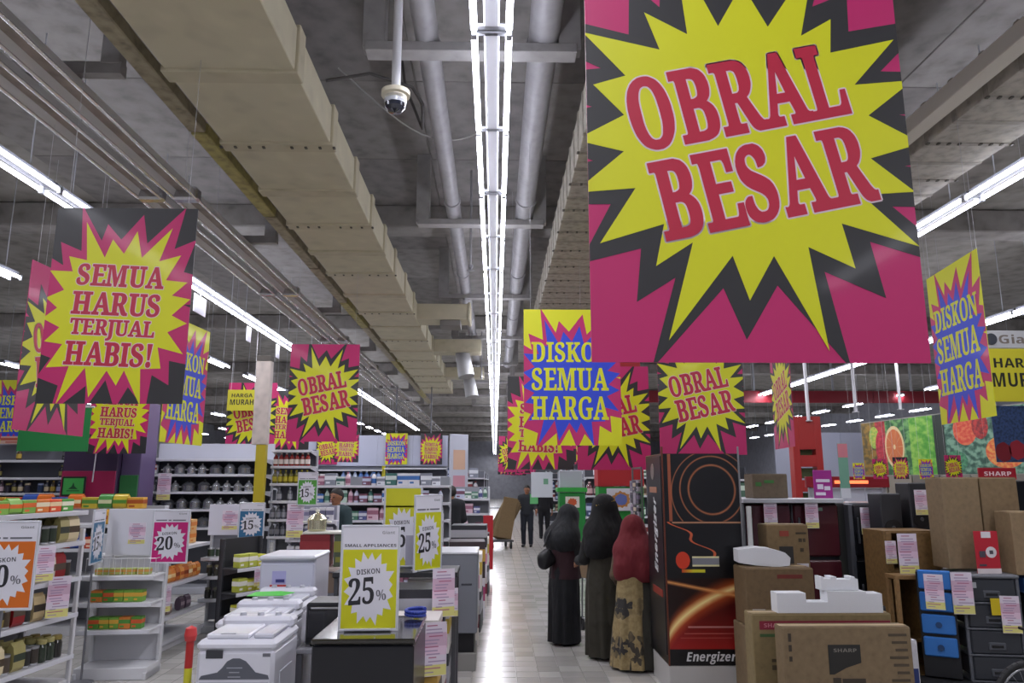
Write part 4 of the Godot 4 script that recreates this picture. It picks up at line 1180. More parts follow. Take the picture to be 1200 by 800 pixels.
	for k in 4:
		stock(frame_at(Vector3(-1.42, [0.4, 0.7, 0.96, 1.22][k], -9.6), 0), 0.73, mint, "small toiletry on the low white gondola beyond the yellow signs", "toiletries beyond the yellow signs", 0.01, 1, 0.1)
	gondola("gondola_shelf", "white gondola end with mixed boxes farther along the aisle edge", Vector3(-1.05, 0, -14.6), 0, 0.95, 0.4, 1.6, [0.45, 0.8, 1.1, 1.38], "c9cad0", "8a8d94")
	for k in 4:
		stock(frame_at(Vector3(-1.05, [0.45, 0.8, 1.1, 1.38][k], -14.6), 0), 0.93, mint, "mixed box on the gondola end farther along the aisle edge", "mixed boxes farther along the aisle", 0.01, 1, 0.1)

# =====================================================================  boxes, fridges and the battery stand
const CARD := "7f6c50"

func cardboard(hex := CARD) -> StandardMaterial3D:
	return m(hex, 0.75, 0.0, {"grain": [2.5, 0.86]})

# cardboard box: origin at lower middle of its front face
func carton_box(label: String, at: Vector3, turn: float, s: Vector3, hex := CARD, tape := true) -> Node3D:
	var t := thing("cardboard_box", label, "box", at, turn)
	part_box("carton", t, Vector3(0, s.y / 2, -s.z / 2), s, cardboard(hex), 0.006)
	part_box("top_flap", t, Vector3(0, s.y + 0.002, -s.z * 0.26), Vector3(s.x - 0.01, 0.004, s.z * 0.47), cardboard(hex), 0.001)
	part_box("top_flap", t, Vector3(0, s.y + 0.002, -s.z * 0.74), Vector3(s.x - 0.01, 0.004, s.z * 0.47), cardboard(hex), 0.001)
	if tape:
		part_box("tape", t, Vector3(0, s.y + 0.0045, -s.z / 2), Vector3(s.x, 0.001, 0.05), m("b09a72", 0.3), 0.0)
	return t

func marks(t: Node3D, list: Array, hex: String, z := 0.0015, called := "print"):
	# small printed blocks too fine to read: [x, y, w, h]
	var st := T()
	for q in list:
		box(st, Vector3(q[0] + q[2] / 2, q[1] + q[3] / 2, z), Vector3(q[2], q[3], 0.002))
	var o := mk(called, st, m(hex, 0.6), t)
	o.set_meta("kind", "stuff")

func battery_print() -> Image:
	var w := 240
	var h := 600
	var im := Image.create(w, h, false, Image.FORMAT_RGB8)
	var black := Color("101014")
	for y in h:
		var v := float(y) / h
		for x in w:
			var u := float(x) / w
			var c := black
			# copper coils in the upper third
			for q in [[0.63, 0.175, 0.3, 0.022], [0.63, 0.175, 0.41, 0.016], [0.63, 0.19, 0.52, 0.012]]:
				var d := Vector2(u - q[0], (v - q[1]) * 2.5).length()
				var k := clampf(1.0 - absf(d - q[2]) / q[3], 0.0, 1.0)
				if v < 0.33: c = c.lerp(Color("c4754a"), k * 0.9)
			if v < 0.33 and absf(u - 0.09) < 0.02: c = c.lerp(Color("a85a3c"), 0.9)
			if absf(v - 0.335) < 0.004 and u > 0.1: c = Color("a87a5c")
			# winding wire
			if v > 0.33 and v < 0.5:
				var wx := 0.1 + (v - 0.33) * 3.2 + 0.06 * sin(v * 70.0)
				if absf(u - wx) < 0.018: c = Color("c05a38")
			# pack: plain red, yellow and grey shapes
			if v > 0.47 and v < 0.6:
				if Vector2(u - 0.22, (v - 0.515) * 2.2).length() < 0.09: c = Color("c83a20")
				if u > 0.34 and u < 0.68 and v > 0.495 and v < 0.545: c = Color("d9d2a0") if (v < 0.505 or v > 0.535) else Color("7d7f86")
				if u > 0.2 and u < 0.5 and v > 0.558 and v < 0.573: c = Color("c9c42c").lerp(Color("c83a20"), clampf((0.35 - u) * 6.0, 0, 1))
			# glowing arcs on dark red
			if v >= 0.6:
				var beam := 0.83 - 0.2 * sqrt(clampf(u, 0.0, 1.0)) + 0.06 * pow(1.0 - u, 2.0)
				var dd := absf(v - beam)
				c = Color("3a0c0c").lerp(Color("9a1d1c"), clampf((v - 0.68) * 4.0, 0.0, 1.0))
				if v < beam: c = Color("1c0808")
				c = c.lerp(Color("d2622a"), clampf(1.0 - dd / 0.075, 0.0, 1.0))
				c = c.lerp(Color("f0dc96"), clampf(1.0 - dd / (0.022 + 0.02 * (1.0 - u)), 0.0, 1.0))
				var b2 := 0.615 + 0.075 * u
				c = c.lerp(Color("e09a58"), clampf(1.0 - absf(v - b2) / 0.014, 0.0, 1.0))
				if v > 0.82 and v < 0.83 and u > 0.25: c = c.lerp(Color("d8b0a8"), 0.6)
				if v > 0.852 and v < 0.858 and u > 0.2: c = c.lerp(Color("c88a80"), 0.5)
				if v > 0.872 and v < 0.878 and u > 0.15 and u < 0.8: c = c.lerp(Color("b06a62"), 0.5)
			if v > 0.925: c = black
			im.set_pixel(x, y, c)
	return im

func build_right_side():
	var st := T()
	var t := thing("battery_stand", "tall black battery display stand printed with copper coils and a red glow", "display stand", Vector3(1.43, 0, -6.4), -0.5)
	var blk := m("121216", 0.3, 0.0, {"coat": 0.4})
	part_box("cabinet", t, Vector3(0.335, 1.09, -0.36), Vector3(0.67, 1.72, 0.7), blk, 0.006)
	part_box("plinth", t, Vector3(0.335, 0.115, -0.34), Vector3(0.66, 0.23, 0.66), m("b5b3b0", 0.5), 0.006)
	st = T(); face(st, 0.665, 1.715, 0.0, Transform3D(Basis(), Vector3(0.003, 0.232, -0.008))); mk("printed_front", st, print_mat(battery_print(), 0.3), t)
	st = T(); letters(st, "Energizer", 0.4, 0.07, rot2(0.155, 0.265, -0.007, 0), 0.5, false, 0.004, 0.22); mk("brand_name", st, m("d6d6d8", 0.4), t)
	for x in [0.006, 0.664]:
		part_box("corner_trim", t, Vector3(x, 1.12, -0.004), Vector3(0.014, 1.78, 0.014), m("8e8f93" if x > 0.3 else "6b3a2c", 0.35, 0.4), 0.003)
	# side: battery shaped print
	var sd := part_box("side_print", t, Vector3(-0.003, 1.12, -0.33), Vector3(0.008, 1.62, 0.6), m("1a1a1f", 0.35), 0.002)
	st = T(); letters(st, "Energizer", 0.62, 0.12, Transform3D(Basis(Vector3(0, 1, 0), Vector3(0, 0, -1), Vector3(-1, 0, 0)), Vector3(-0.008, 0.95, -0.26)), 0.5, false, 0.004, 0.22); mk("brand_name", st, m("cfcfd2", 0.4), sd)
	part_box("copper_band", sd, Vector3(-0.008, 1.64, -0.36), Vector3(0.004, 0.05, 0.3), m("c98a68", 0.3, 0.5), 0.001)
	st = T(); bar(st, Vector3(-0.012, 1.8, -0.36), Vector3(-0.004, 1.8, -0.36), 0.07, 0.07, 20); mk("terminal_disc", st, m("9a938c", 0.3, 0.5), sd)
	part_box("red_swoosh", sd, Vector3(-0.008, 0.78, -0.3), Vector3(0.004, 0.06, 0.4), m("8a2a24", 0.4), 0.001)
	# blister racks left of it
	t = thing("blister_rack", "slim wire rack hung with grey battery blister packs on the side of the battery stand", "rack", Vector3(1.5, 0, -7.66))
	st = T()
	for sz in [0.0, -0.5]: bar(st, Vector3(0, 0, sz), Vector3(0, 1.85, sz), 0.01, 0.01, 8)
	bar(st, Vector3(0, 1.85, 0), Vector3(0, 1.85, -0.5), 0.01, 0.01, 8)
	bar(st, Vector3(0, 0.02, 0), Vector3(0.16, 0.02, 0), 0.01, 0.01, 8)
	bar(st, Vector3(0, 0.02, -0.5), Vector3(0.16, 0.02, -0.5), 0.01, 0.01, 8)
	for k in 8: bar(st, Vector3(0, 0.85 + 0.125 * k, -0.5), Vector3(0, 0.85 + 0.125 * k, 0), 0.005, 0.005, 6)
	mk("wire_frame", st, m("77787d", 0.35, 0.5), t)
	for k in 7:
		for j in 3:
			var o := single("blister_pack", goods("carton", Vector3(0.13, 0.11, 0.025), ["8a8894", "3c3a44", "a29aa8", "55525c"][(k + j) % 4], ["2a2830", "c9b8a0", "6a5f78", "9c98a8"][(k * 2 + j) % 4]), "grey battery blister pack hung on the slim rack beside the battery stand", "battery pack", Vector3(1.475, 0.86 + 0.125 * k, -7.73 - 0.17 * j), -90, "battery blister packs")
			o.rotation.z = 0.0
	# toys on the floor rack behind the women
	t = thing("bargain_stand", "white low bargain stand with bright plastic toys beside the battery stand", "stand", Vector3(1.64, 0, -7.35))
	part_box("column", t, Vector3(0.12, 0.24, -0.15), Vector3(0.26, 0.48, 0.3), m("b9babd", 0.45), 0.006)
	part_box("back_panel", t, Vector3(0.12, 0.72, -0.3), Vector3(0.28, 0.5, 0.02), m("a9abb2", 0.45), 0.004)
	part_box("tray", t, Vector3(0.12, 0.49, -0.15), Vector3(0.32, 0.02, 0.34), m("cfd0d3", 0.4), 0.004)
	for k in 3:
		single("plastic_toy", goods("carton", Vector3(0.09, 0.05, 0.07), ["c83a44", "3fae46", "d8702c"][k], ["e2848a", "8fd08f", "f0b07a"][k]), "%s plastic toy box on the low bargain stand" % ["red", "green", "orange"][k], "toy", Vector3(1.66 + 0.09 * k, 0.501, -7.35 - 0.05 * k), 12)
	# TV boxes
	carton_box("plain flat cardboard box under the front television box", Vector3(2.28, 0, -4.98), 0, Vector3(0.9, 0.228, 0.3))
	t = carton_box("flat cardboard television box with a black logo panel, in front", Vector3(2.28, 0.24, -5.0), 0, Vector3(0.84, 0.545, 0.14))
	st = T(); prism(st, V2([-0.13, 0.26, -0.13, 0.44, 0.08, 0.44, 0.08, 0.33, -0.02, 0.3, -0.1, 0.26]), 0.0, 0.002); mk("logo_panel", st, m("23221f", 0.6), t)
	st = T(); letters(st, "SHARP", 0.15, 0.022, rot2(-0.095, 0.395, 0.002, 0), 0.3, false, 0.001); mk("brand_name", st, m("77726a", 0.6), t)
	marks(t, [[-0.11, 0.2, 0.05, 0.04], [-0.05, 0.2, 0.15, 0.035], [-0.09, 0.155, 0.03, 0.018], [-0.03, 0.157, 0.12, 0.012], [-0.385, 0.46, 0.02, 0.05], [-0.385, 0.4, 0.02, 0.04], [-0.385, 0.34, 0.02, 0.03]], "3a3126")
	var right := []
	for k in 8: right.append([0.27 + 0.02 * (k % 3), 0.49 - 0.046 * k, 0.12 - 0.02 * (k % 3), 0.016])
	marks(t, right, "4a3f30")
	t = carton_box("cardboard television box with a dark red stripe, behind the front one", Vector3(2.23, 0.0, -5.25), 0, Vector3(0.96, 0.825, 0.16), "85744f")
	part_box("red_stripe", t, Vector3(0.02, 0.755, 0.001), Vector3(0.9, 0.055, 0.003), m("7d1f33", 0.55), 0.0)
	st = T(); letters(st, "SHARP", 0.15, 0.026, rot2(-0.4, 0.742, 0.003, 0), 0.3, false, 0.001); mk("brand_name", st, m("b5707c", 0.55), t)
	marks(t, [[-0.43, 0.68, 0.13, 0.02]], "3f5a34", 0.0015, "green_print")
	marks(t, [[-0.36, 0.52, 0.1, 0.02], [-0.36, 0.47, 0.1, 0.03]], "4a3f2c")
	# styrofoam
	var foam := m("dcdee2", 0.8, 0.0, {"grain": [14.0, 0.93]})
	t = thing("styrofoam_insert", "notched white styrofoam packing bar on the red striped box", "packing foam", Vector3(2.31, 0.83, -5.27))
	st = T(); prism(st, V2([-0.37, 0.0, 0.36, 0.0, 0.36, 0.125, 0.25, 0.125, 0.25, 0.14, -0.02, 0.14, -0.02, 0.07, -0.17, 0.07, -0.17, 0.13, -0.37, 0.13]), -0.12, 0.0); mk("bar", st, foam, t)
	t = thing("styrofoam_insert", "small crenellated styrofoam block lying on the notched foam bar", "packing foam", Vector3(2.4, 0.972, -5.31))
	st = T(); prism(st, V2([-0.13, 0.0, 0.13, 0.0, 0.13, 0.075, 0.11, 0.075, 0.11, 0.09, 0.08, 0.09, 0.08, 0.07, -0.02, 0.07, -0.02, 0.09, -0.06, 0.09, -0.06, 0.075, -0.11, 0.075, -0.11, 0.09, -0.13, 0.09]), -0.1, 0.0); mk("block", st, foam, t)
	# middle boxes
	carton_box("plain cardboard box hidden under the box with the white sticker", Vector3(2.24, 0.0, -6.0), 0, Vector3(0.56, 0.6, 0.34))
	t = carton_box("cardboard box with a red print bar and white sticker beside the white post", Vector3(2.24, 0.61, -6.0), 0, Vector3(0.54, 0.43, 0.3), "715c40")
	part_box("red_print", t, Vector3(0.08, 0.37, 0.001), Vector3(0.2, 0.03, 0.003), m("6d2a22", 0.6), 0.0)
	part_box("sticker", t, Vector3(-0.18, 0.1, 0.001), Vector3(0.1, 0.05, 0.003), m("c9c9cc", 0.5), 0.0)
	t = thing("styrofoam_sheet", "crumpled white foam sheet lying on the cardboard box beside the white post", "packing foam", Vector3(2.2, 1.052, -6.1), -6)
	st = T(); prism(st, V2([-0.24, 0.02, -0.1, 0.0, 0.06, -0.01, 0.16, 0.0, 0.17, 0.06, 0.13, 0.1, 0.02, 0.13, -0.1, 0.14, -0.24, 0.12]), -0.18, 0.0); mk("sheet", st, foam, t)
	carton_box("low cardboard box carrying the box with a dark picture", Vector3(2.5, 0.0, -6.42), 0, Vector3(0.5, 0.68, 0.3))
	t = carton_box("upright cardboard box with a dark picture and white sticker in front of the maroon fridges", Vector3(2.48, 0.69, -6.4), 2, Vector3(0.36, 0.66, 0.2), "7f6948")
	part_box("dark_picture", t, Vector3(-0.02, 0.4, 0.001), Vector3(0.12, 0.17, 0.003), m("2d2a28", 0.5), 0.0)
	part_box("sticker", t, Vector3(0.115, 0.32, 0.001), Vector3(0.1, 0.05, 0.003), m("c9c5cc", 0.5), 0.0)
	part_box("red_print", t, Vector3(-0.03, 0.59, 0.001), Vector3(0.08, 0.045, 0.003), m("8a3a2c", 0.6), 0.0)
	marks(t, [[0.07, 0.585, 0.09, 0.015], [0.09, 0.52, 0.03, 0.03], [0.13, 0.52, 0.02, 0.03], [0.1, 0.44, 0.03, 0.03], [0.1, 0.12, 0.06, 0.015]], "3d3222")
	t = thing("white_post", "slim white square post beside the battery stand", "post", Vector3(2.12, 0, -6.28))
	part_box("post", t, Vector3(0, 0.76, 0), Vector3(0.035, 1.5, 0.035), m("b9bab8", 0.45), 0.004)
	part_box("foot", t, Vector3(0, 0.006, 0), Vector3(0.14, 0.012, 0.14), m("8a8b8d", 0.5), 0.002)
	# fridges
	for q in [[2.72, "4a1c26", "two door fridge with maroon doors, nearest the battery stand"], [3.2, "451a24", "two door fridge with maroon doors, next to the silver edged black fridge"], [3.84, "15161b", "wide black fridge with a silver edge, next to the speakers"]]:
		var w := 0.46 if q[0] < 3.5 else 0.56
		t = thing("fridge", q[2], "fridge", Vector3(q[0], 0, -7.5))
		part_box("cabinet", t, Vector3(0, 0.76, -0.32), Vector3(w, 1.48, 0.58), m("2c2e36", 0.35, 0.2), 0.012)
		for d in [[0.5, 0.9], [1.235, 0.5]]:
			var dd := part_box("door", t, Vector3(0, d[0], -0.005), Vector3(w - 0.01, d[1], 0.05), m(q[1], 0.22, 0.0, {"coat": 0.7}), 0.014)
			part_box("handle", dd, Vector3(-w / 2 + 0.05, d[0], 0.03), Vector3(0.02, d[1] * 0.5, 0.02), m("6a6d74", 0.3, 0.6), 0.006)
		part_box("silver_edge", t, Vector3(-w / 2 - 0.006, 0.76, -0.04), Vector3(0.05 if w > 0.5 else 0.012, 1.46, 0.1), m("6d7078", 0.3, 0.5), 0.006)
		part_box("badge", t, Vector3(0.04, 1.44, 0.022), Vector3(0.05, 0.03, 0.003), m("6f8a7c", 0.4), 0.0)
		part_box("kick_plate", t, Vector3(0, 0.02, -0.3), Vector3(w - 0.04, 0.04, 0.5), m("101114", 0.6), 0.002)
	t = thing("fridge_top_tray", "long white tray board across the tops of the maroon fridges", "board", Vector3(2.95, 1.503, -7.45))
	part_box("board", t, Vector3(0, 0.02, -0.2), Vector3(1.0, 0.04, 0.5), m("b5b8be", 0.4), 0.004)
	for q in [[2.72, 1.26, "pink and white price card on the maroon fridge nearest the battery stand"], [3.13, 1.26, "pink and white price card on the maroon fridge beside the black one"], [3.68, 1.2, "pink and white price card on the wide black fridge"]]:
		price_card(Vector3(q[0], q[1], -7.42), 0, q[2], 1.0)
	carton_box("brown carton with green print on the white tray above the fridges", Vector3(2.8, 1.545, -7.6), 0, Vector3(0.36, 0.24, 0.25), "6f624f")
	marks(get_child(get_child_count() - 1), [[-0.15, 0.12, 0.06, 0.04], [-0.06, 0.15, 0.1, 0.03]], "3f7a3a", 0.0015, "green_print")
	t = thing("brand_sign", "purple and white promotional card on the white tray above the fridges", "sign", Vector3(3.32, 1.545, -7.55))
	part_box("card", t, Vector3(0, 0.14, 0), Vector3(0.19, 0.28, 0.01), m("9a2a86", 0.45), 0.002)
	marks(t, [[-0.07, 0.16, 0.14, 0.03], [-0.06, 0.09, 0.06, 0.05], [0.01, 0.08, 0.06, 0.04], [-0.08, 0.03, 0.1, 0.03]], "d8cfe0", 0.006)
	# speakers
	for q in [[3.78, 1.6, -7.13, 0.2, "black party loudspeaker beside the wide black fridge"], [4.06, 1.7, -7.13, 0.19, "slim dark loudspeaker tower with a price card behind the large cardboard boxes"]]:
		t = thing("loudspeaker", q[4], "loudspeaker", Vector3(q[0], 0, q[2]))
		part_box("cabinet", t, Vector3(0, q[1] / 2, -0.13), Vector3(q[3], q[1], 0.25), m("26272c", 0.5), 0.01)
		for y in [0.25, 0.52, 0.8]:
			st = T(); bar(st, Vector3(0, q[1] * y, -0.006), Vector3(0, q[1] * y, 0.006), q[3] * 0.4, q[3] * 0.4, 20); mk("driver", st, m("101114", 0.5), t)
			st = T(); bar(st, Vector3(0, q[1] * y, 0.0), Vector3(0, q[1] * y, 0.012), q[3] * 0.12, q[3] * 0.08, 14); mk("dust_cap", st, m("5b5d63", 0.3, 0.4), t)
	price_card(Vector3(4.06, 1.4, -7.115), 0, "narrow price card on the slim loudspeaker tower", 0.9)
	# wooden cabinet
	t = thing("wooden_cabinet", "light brown wooden cabinet with open lower frame beside the blue drawers", "cabinet", Vector3(3.72, 0, -6.72), 0)
	var wood := m("7d5f36", 0.55, 0.0, {"grain": [3.0, 0.75]})
	part_box("back_panel", t, Vector3(0, 0.64, -0.38), Vector3(0.5, 1.26, 0.02), wood, 0.002)
	for x in [-0.245, 0.245]: part_box("side_panel", t, Vector3(x, 0.64, -0.19), Vector3(0.02, 1.28, 0.38), wood, 0.003)
	for y in [0.06, 0.35, 0.92, 1.27]: part_box("shelf_board", t, Vector3(0, y, -0.19), Vector3(0.47, 0.022, 0.37), wood, 0.002)
	part_box("door", t, Vector3(0.12, 1.1, -0.005), Vector3(0.235, 0.33, 0.018), wood, 0.003)
	part_box("door", t, Vector3(-0.21, 1.1, -0.005), Vector3(0.05, 0.33, 0.018), wood, 0.003)
	part_box("inner_divider", t, Vector3(0.05, 0.63, -0.19), Vector3(0.018, 0.55, 0.36), wood, 0.002)
	t = thing("wooden_table", "pale wooden table frame in front of the wooden cabinet", "table", Vector3(3.62, 0, -6.5))
	part_box("top_rail", t, Vector3(0, 0.91, -0.07), Vector3(0.42, 0.035, 0.17), m("927148", 0.5, 0.0, {"grain": [3.0, 0.8]}), 0.003)
	for x in [-0.19, 0.19]:
		for sz in [0.0, -0.13]: part_box("leg", t, Vector3(x, 0.446, sz), Vector3(0.035, 0.892, 0.035), m("927148", 0.5, 0.0, {"grain": [3.0, 0.8]}), 0.003)
	price_card(Vector3(3.51, 1.0, -6.7), 0, "slim price card on the wooden cabinet's edge", 0.75)
	price_card(Vector3(3.58, 0.93, -6.55), 0, "tall blue and white leaflet standing on the pale wooden frame", 1.3)
	# dark and blue cartons by the TV boxes
	t = carton_box("narrow white topped blue carton standing next to the television boxes", Vector3(3.0, 0, -5.6), 0, Vector3(0.13, 0.58, 0.12), "cdccd2", false)
	part_box("blue_field", t, Vector3(0, 0.2, 0.001), Vector3(0.11, 0.38, 0.003), m("24356f", 0.5), 0.0)
	t = carton_box("small dark carton peeking out beside the red striped box", Vector3(2.84, 0, -5.7), 0, Vector3(0.14, 0.8, 0.14), "26282c", false)
	# large plain boxes on the drawer row, on a platform
	t = thing("display_platform", "low black display platform under the plastic drawers", "platform", Vector3(4.25, 0, -6.15), 0)
	part_box("deck", t, Vector3(-0.07, 0.07, -0.1), Vector3(1.45, 0.14, 0.4), m("1d1e21", 0.6), 0.01)
	# grey drawer tower
	t = thing("drawer_tower", "dark grey four drawer plastic tower with open side frames", "drawers", Vector3(4.04, 0.142, -6.2), -10)
	var dg := m("3c3f45", 0.45)
	part_box("top_plate", t, Vector3(0, 0.81, -0.19), Vector3(0.44, 0.03, 0.42), m("6d7077", 0.4), 0.01)
	for k in 4:
		var y := 0.1 + 0.2 * k
		var d := part_box("drawer", t, Vector3(0, y, -0.01), Vector3(0.38, 0.185, 0.03), m("34373d", 0.35), 0.012)
		part_box("pull_rim", d, Vector3(0, y - 0.03, 0.008), Vector3(0.13, 0.06, 0.012), m("4c4f56", 0.4), 0.006)
		part_box("pull_slot", d, Vector3(0, y - 0.03, 0.014), Vector3(0.09, 0.022, 0.006), m("121316", 0.5), 0.002)
		part_box("drawer_bin", t, Vector3(0, y, -0.19), Vector3(0.36, 0.15, 0.33), dg, 0.008)
		part_box("runner", t, Vector3(0, y - 0.1, -0.19), Vector3(0.43, 0.014, 0.4), m("585b62", 0.4), 0.003)
	for sx in [-1.0, 1.0]:
		for sz in [-0.01, -0.37]: part_box("frame_post", t, Vector3(sx * 0.205, 0.4, sz), Vector3(0.025, 0.8, 0.025), m("5a5d64", 0.4), 0.004)
	part_box("sticker", t, Vector3(-0.13, 0.74, 0.007), Vector3(0.045, 0.045, 0.002), m("a9adb0", 0.4), 0.0)
	# blue drawer tower
	t = thing("drawer_tower", "slim black tower with four bright blue drawers", "drawers", Vector3(3.63, 0.142, -6.28), -30)
	for k in 4:
		var y := 0.25 + 0.175 * k
		var d := part_box("drawer", t, Vector3(0, y, 0.0), Vector3(0.24, 0.15, 0.03), m("2f6fb8", 0.35), 0.01)
		st = T(); bar(st, Vector3(0, y, 0.01), Vector3(0, y, 0.035), 0.018, 0.024, 12); mk("knob", st, m("1c3d66", 0.4), d)
	part_box("carcass", t, Vector3(0, 0.42, -0.11), Vector3(0.27, 0.82, 0.18), m("17181c", 0.5), 0.006)
	# second tower, blue bin at the frame's edge
	t = thing("storage_bin", "blue and red plastic storage bin beside the grey drawer tower", "bin", Vector3(4.55, 0.142, -6.2), 0)
	part_box("body", t, Vector3(0, 0.33, -0.2), Vector3(0.4, 0.66, 0.36), m("2b2d33", 0.45), 0.02)
	part_box("lid", t, Vector3(0, 0.74, -0.2), Vector3(0.42, 0.14, 0.38), m("3f66a8", 0.35), 0.02)
	part_box("red_latch", t, Vector3(0.06, 0.7, -0.002), Vector3(0.16, 0.06, 0.02), m("a83a40", 0.4), 0.006)
	# plain large boxes on top
	t = carton_box("tall plain cardboard box with a slit down its front, on the drawer towers", Vector3(4.02, 0.985, -6.42), 1, Vector3(0.33, 0.76, 0.24), "8a765a")
	t = carton_box("plain cardboard box close beside the slit one, half behind the shorter box", Vector3(4.37, 0.985, -6.44), 0, Vector3(0.33, 0.76, 0.24), "857054")
	t = carton_box("shorter plain cardboard box with a pale sticker, in front of the tall plain boxes", Vector3(4.5, 0.965, -6.15), -2, Vector3(0.5, 0.5, 0.22), "8f795c")
	t = thing("promo_card", "red and white promotional card leaning on the tall plain boxes", "sign", Vector3(4.08, 0.968, -6.25), 0)
	part_box("card", t, Vector3(0, 0.17, 0), Vector3(0.2, 0.34, 0.008), m("b52535", 0.45), 0.002)
	st = T(); bar(st, Vector3(0.03, 0.17, 0.004), Vector3(0.03, 0.17, 0.007), 0.045, 0.045, 20); mk("white_disc", st, m("d8d6da", 0.45), t)
	part_box("white_foot", t, Vector3(0, 0.02, 0.005), Vector3(0.2, 0.04, 0.002), m("d8cfd0", 0.45), 0.0)
	part_box("white_tab", t, Vector3(0, 0.31, 0.005), Vector3(0.08, 0.05, 0.002), m("d8d6da", 0.45), 0.0)
	marks(t, [[0.015, 0.155, 0.03, 0.03], [-0.07, 0.13, 0.05, 0.05], [-0.08, 0.06, 0.06, 0.015]], "4a4550", 0.008)
	for q in [[Vector3(3.56, 0.7, -6.175), -30.0, "yellow footed price card hanging on the blue drawers", 1.05], [Vector3(3.8, 0.66, -6.19), -8.0, "yellow footed price card between the blue and the grey drawers", 1.25], [Vector3(4.15, 0.52, -6.15), -10.0, "white price card hanging above the bicycle wheel", 1.1], [Vector3(4.4, 1.08, -5.92), 0.0, "price card on the shorter plain cardboard box", 1.0]]:
		price_card(q[0], q[1], q[2], q[3])
	t = thing("yellow_tag", "small plain yellow tag hanging above the bicycle wheel", "tag", Vector3(4.05, 0.66, -6.165), 0)
	part_box("tag", t, Vector3(0, 0.06, 0), Vector3(0.09, 0.13, 0.004), m("cdb51e", 0.45), 0.001)
	t = thing("red_brand_sign", "long red brand sign with white letters above the plain cardboard boxes", "sign", Vector3(4.75, 1.73, -7.0), 0)
	part_box("panel", t, Vector3(0, 0.055, 0), Vector3(0.36, 0.11, 0.02), m("9a1a2a", 0.4), 0.003)
	st = T(); letters(st, "SHARP", 0.26, 0.04, rot2(-0.13, 0.035, 0.01, 0), 0.4, false, 0.002); mk("brand_name", st, m("e0c9cc", 0.4), t)
	part_box("support_post", t, Vector3(0, -0.865, -0.02), Vector3(0.03, 1.73, 0.02), m("3a3a3d", 0.5), 0.002)
	t = thing("black_appliance", "black boxed appliance behind the shorter plain box", "appliance", Vector3(5.3, 0, -7.4))
	part_box("body", t, Vector3(0, 0.86, -0.2), Vector3(0.5, 1.72, 0.4), m("17181d", 0.3, 0.0, {"coat": 0.4}), 0.01)
	part_box("door_line", t, Vector3(0, 1.1, 0.001), Vector3(0.46, 0.01, 0.006), m("3f424a", 0.4), 0.0)
	# child's bicycle
	t = thing("bicycle", "child's bicycle with black tyre and orange reflector under the tilted price card", "bicycle", Vector3(3.62, 0, -5.25), 0)
	var wheel := func(c: Vector3, r: float):
		var ty := T()
		var rim := T()
		var sp := T()
		for i in 40:
			var a := TAU * i / 40.0
			var b := TAU * (i + 1) / 40.0
			var pa := c + Vector3(cos(a), sin(a), 0) * r
			var pb := c + Vector3(cos(b), sin(b), 0) * r
			bar(ty, pa, pb, 0.022, 0.022, 8, false)
			bar(rim, c + Vector3(cos(a), sin(a), 0) * (r - 0.03), c + Vector3(cos(b), sin(b), 0) * (r - 0.03), 0.009, 0.009, 6, false)
		for i in 20:
			var a := TAU * i / 20.0
			bar(sp, c + Vector3(0, 0, 0.015 * (1 if i % 2 else -1)), c + Vector3(cos(a), sin(a), 0) * (r - 0.03), 0.0015, 0.0015, 4, false)
		bar(sp, c + Vector3(0, 0, -0.04), c + Vector3(0, 0, 0.04), 0.018, 0.018, 10)
		var w := mk("tyre", ty, m("16171a", 0.6), t)
		mk("rim", rim, m("b5b7bb", 0.25, 0.7), w)
		mk("spokes", sp, m("a9abb0", 0.3, 0.7), w)
	wheel.call(Vector3(0, 0.262, 0), 0.24)
	wheel.call(Vector3(0.75, 0.262, 0), 0.24)
	st = T()
	bar(st, Vector3(0, 0.262, 0.05), Vector3(0.08, 0.55, 0.05), 0.012); bar(st, Vector3(0, 0.262, -0.05), Vector3(0.08, 0.55, -0.05), 0.012)
	bar(st, Vector3(0.08, 0.55, 0.055), Vector3(0.08, 0.55, -0.055), 0.014)
	bar(st, Vector3(0.08, 0.55, 0), Vector3(0.12, 0.68, 0), 0.016)
	mk("fork", st, m("1a1b1f", 0.35), t)
	st = T()
	bar(st, Vector3(0.1, 0.58, 0), Vector3(0.4, 0.28, 0), 0.018); bar(st, Vector3(0.11, 0.63, 0), Vector3(0.52, 0.52, 0), 0.016); bar(st, Vector3(0.4, 0.28, 0), Vector3(0.54, 0.62, 0), 0.016)
	bar(st, Vector3(0.4, 0.28, 0), Vector3(0.75, 0.262, 0.04), 0.01); bar(st, Vector3(0.4, 0.28, 0), Vector3(0.75, 0.262, -0.04), 0.01); bar(st, Vector3(0.53, 0.58, 0), Vector3(0.75, 0.262, 0.04), 0.009)
	mk("frame", st, m("8a2f2c", 0.3, 0.0, {"coat": 0.6}), t)
	st = T(); bar(st, Vector3(0.12, 0.69, -0.22), Vector3(0.12, 0.69, 0.22), 0.011); mk("handlebar", st, m("2a2b2f", 0.3, 0.5), t)
	part_box("saddle", t, Vector3(0.55, 0.64, 0), Vector3(0.2, 0.05, 0.1), m("191a1d", 0.5), 0.02)
	part_box("reflector", t, Vector3(0.07, 0.3, 0.06), Vector3(0.05, 0.11, 0.015), m("c96a2c", 0.25), 0.003)
	st = T(); bar(st, Vector3(0.4, 0.28, 0.05), Vector3(0.4, 0.28, 0.06), 0.06, 0.06, 18); mk("chainring", st, m("5b5d62", 0.3, 0.6), t)
	for sg in [-1.0, 1.0]:
		part_box("pedal", t, Vector3(0.4 + 0.1 * sg, 0.28 - 0.06 * sg, 0.1 * sg), Vector3(0.08, 0.02, 0.06), m("191a1d", 0.6), 0.003)

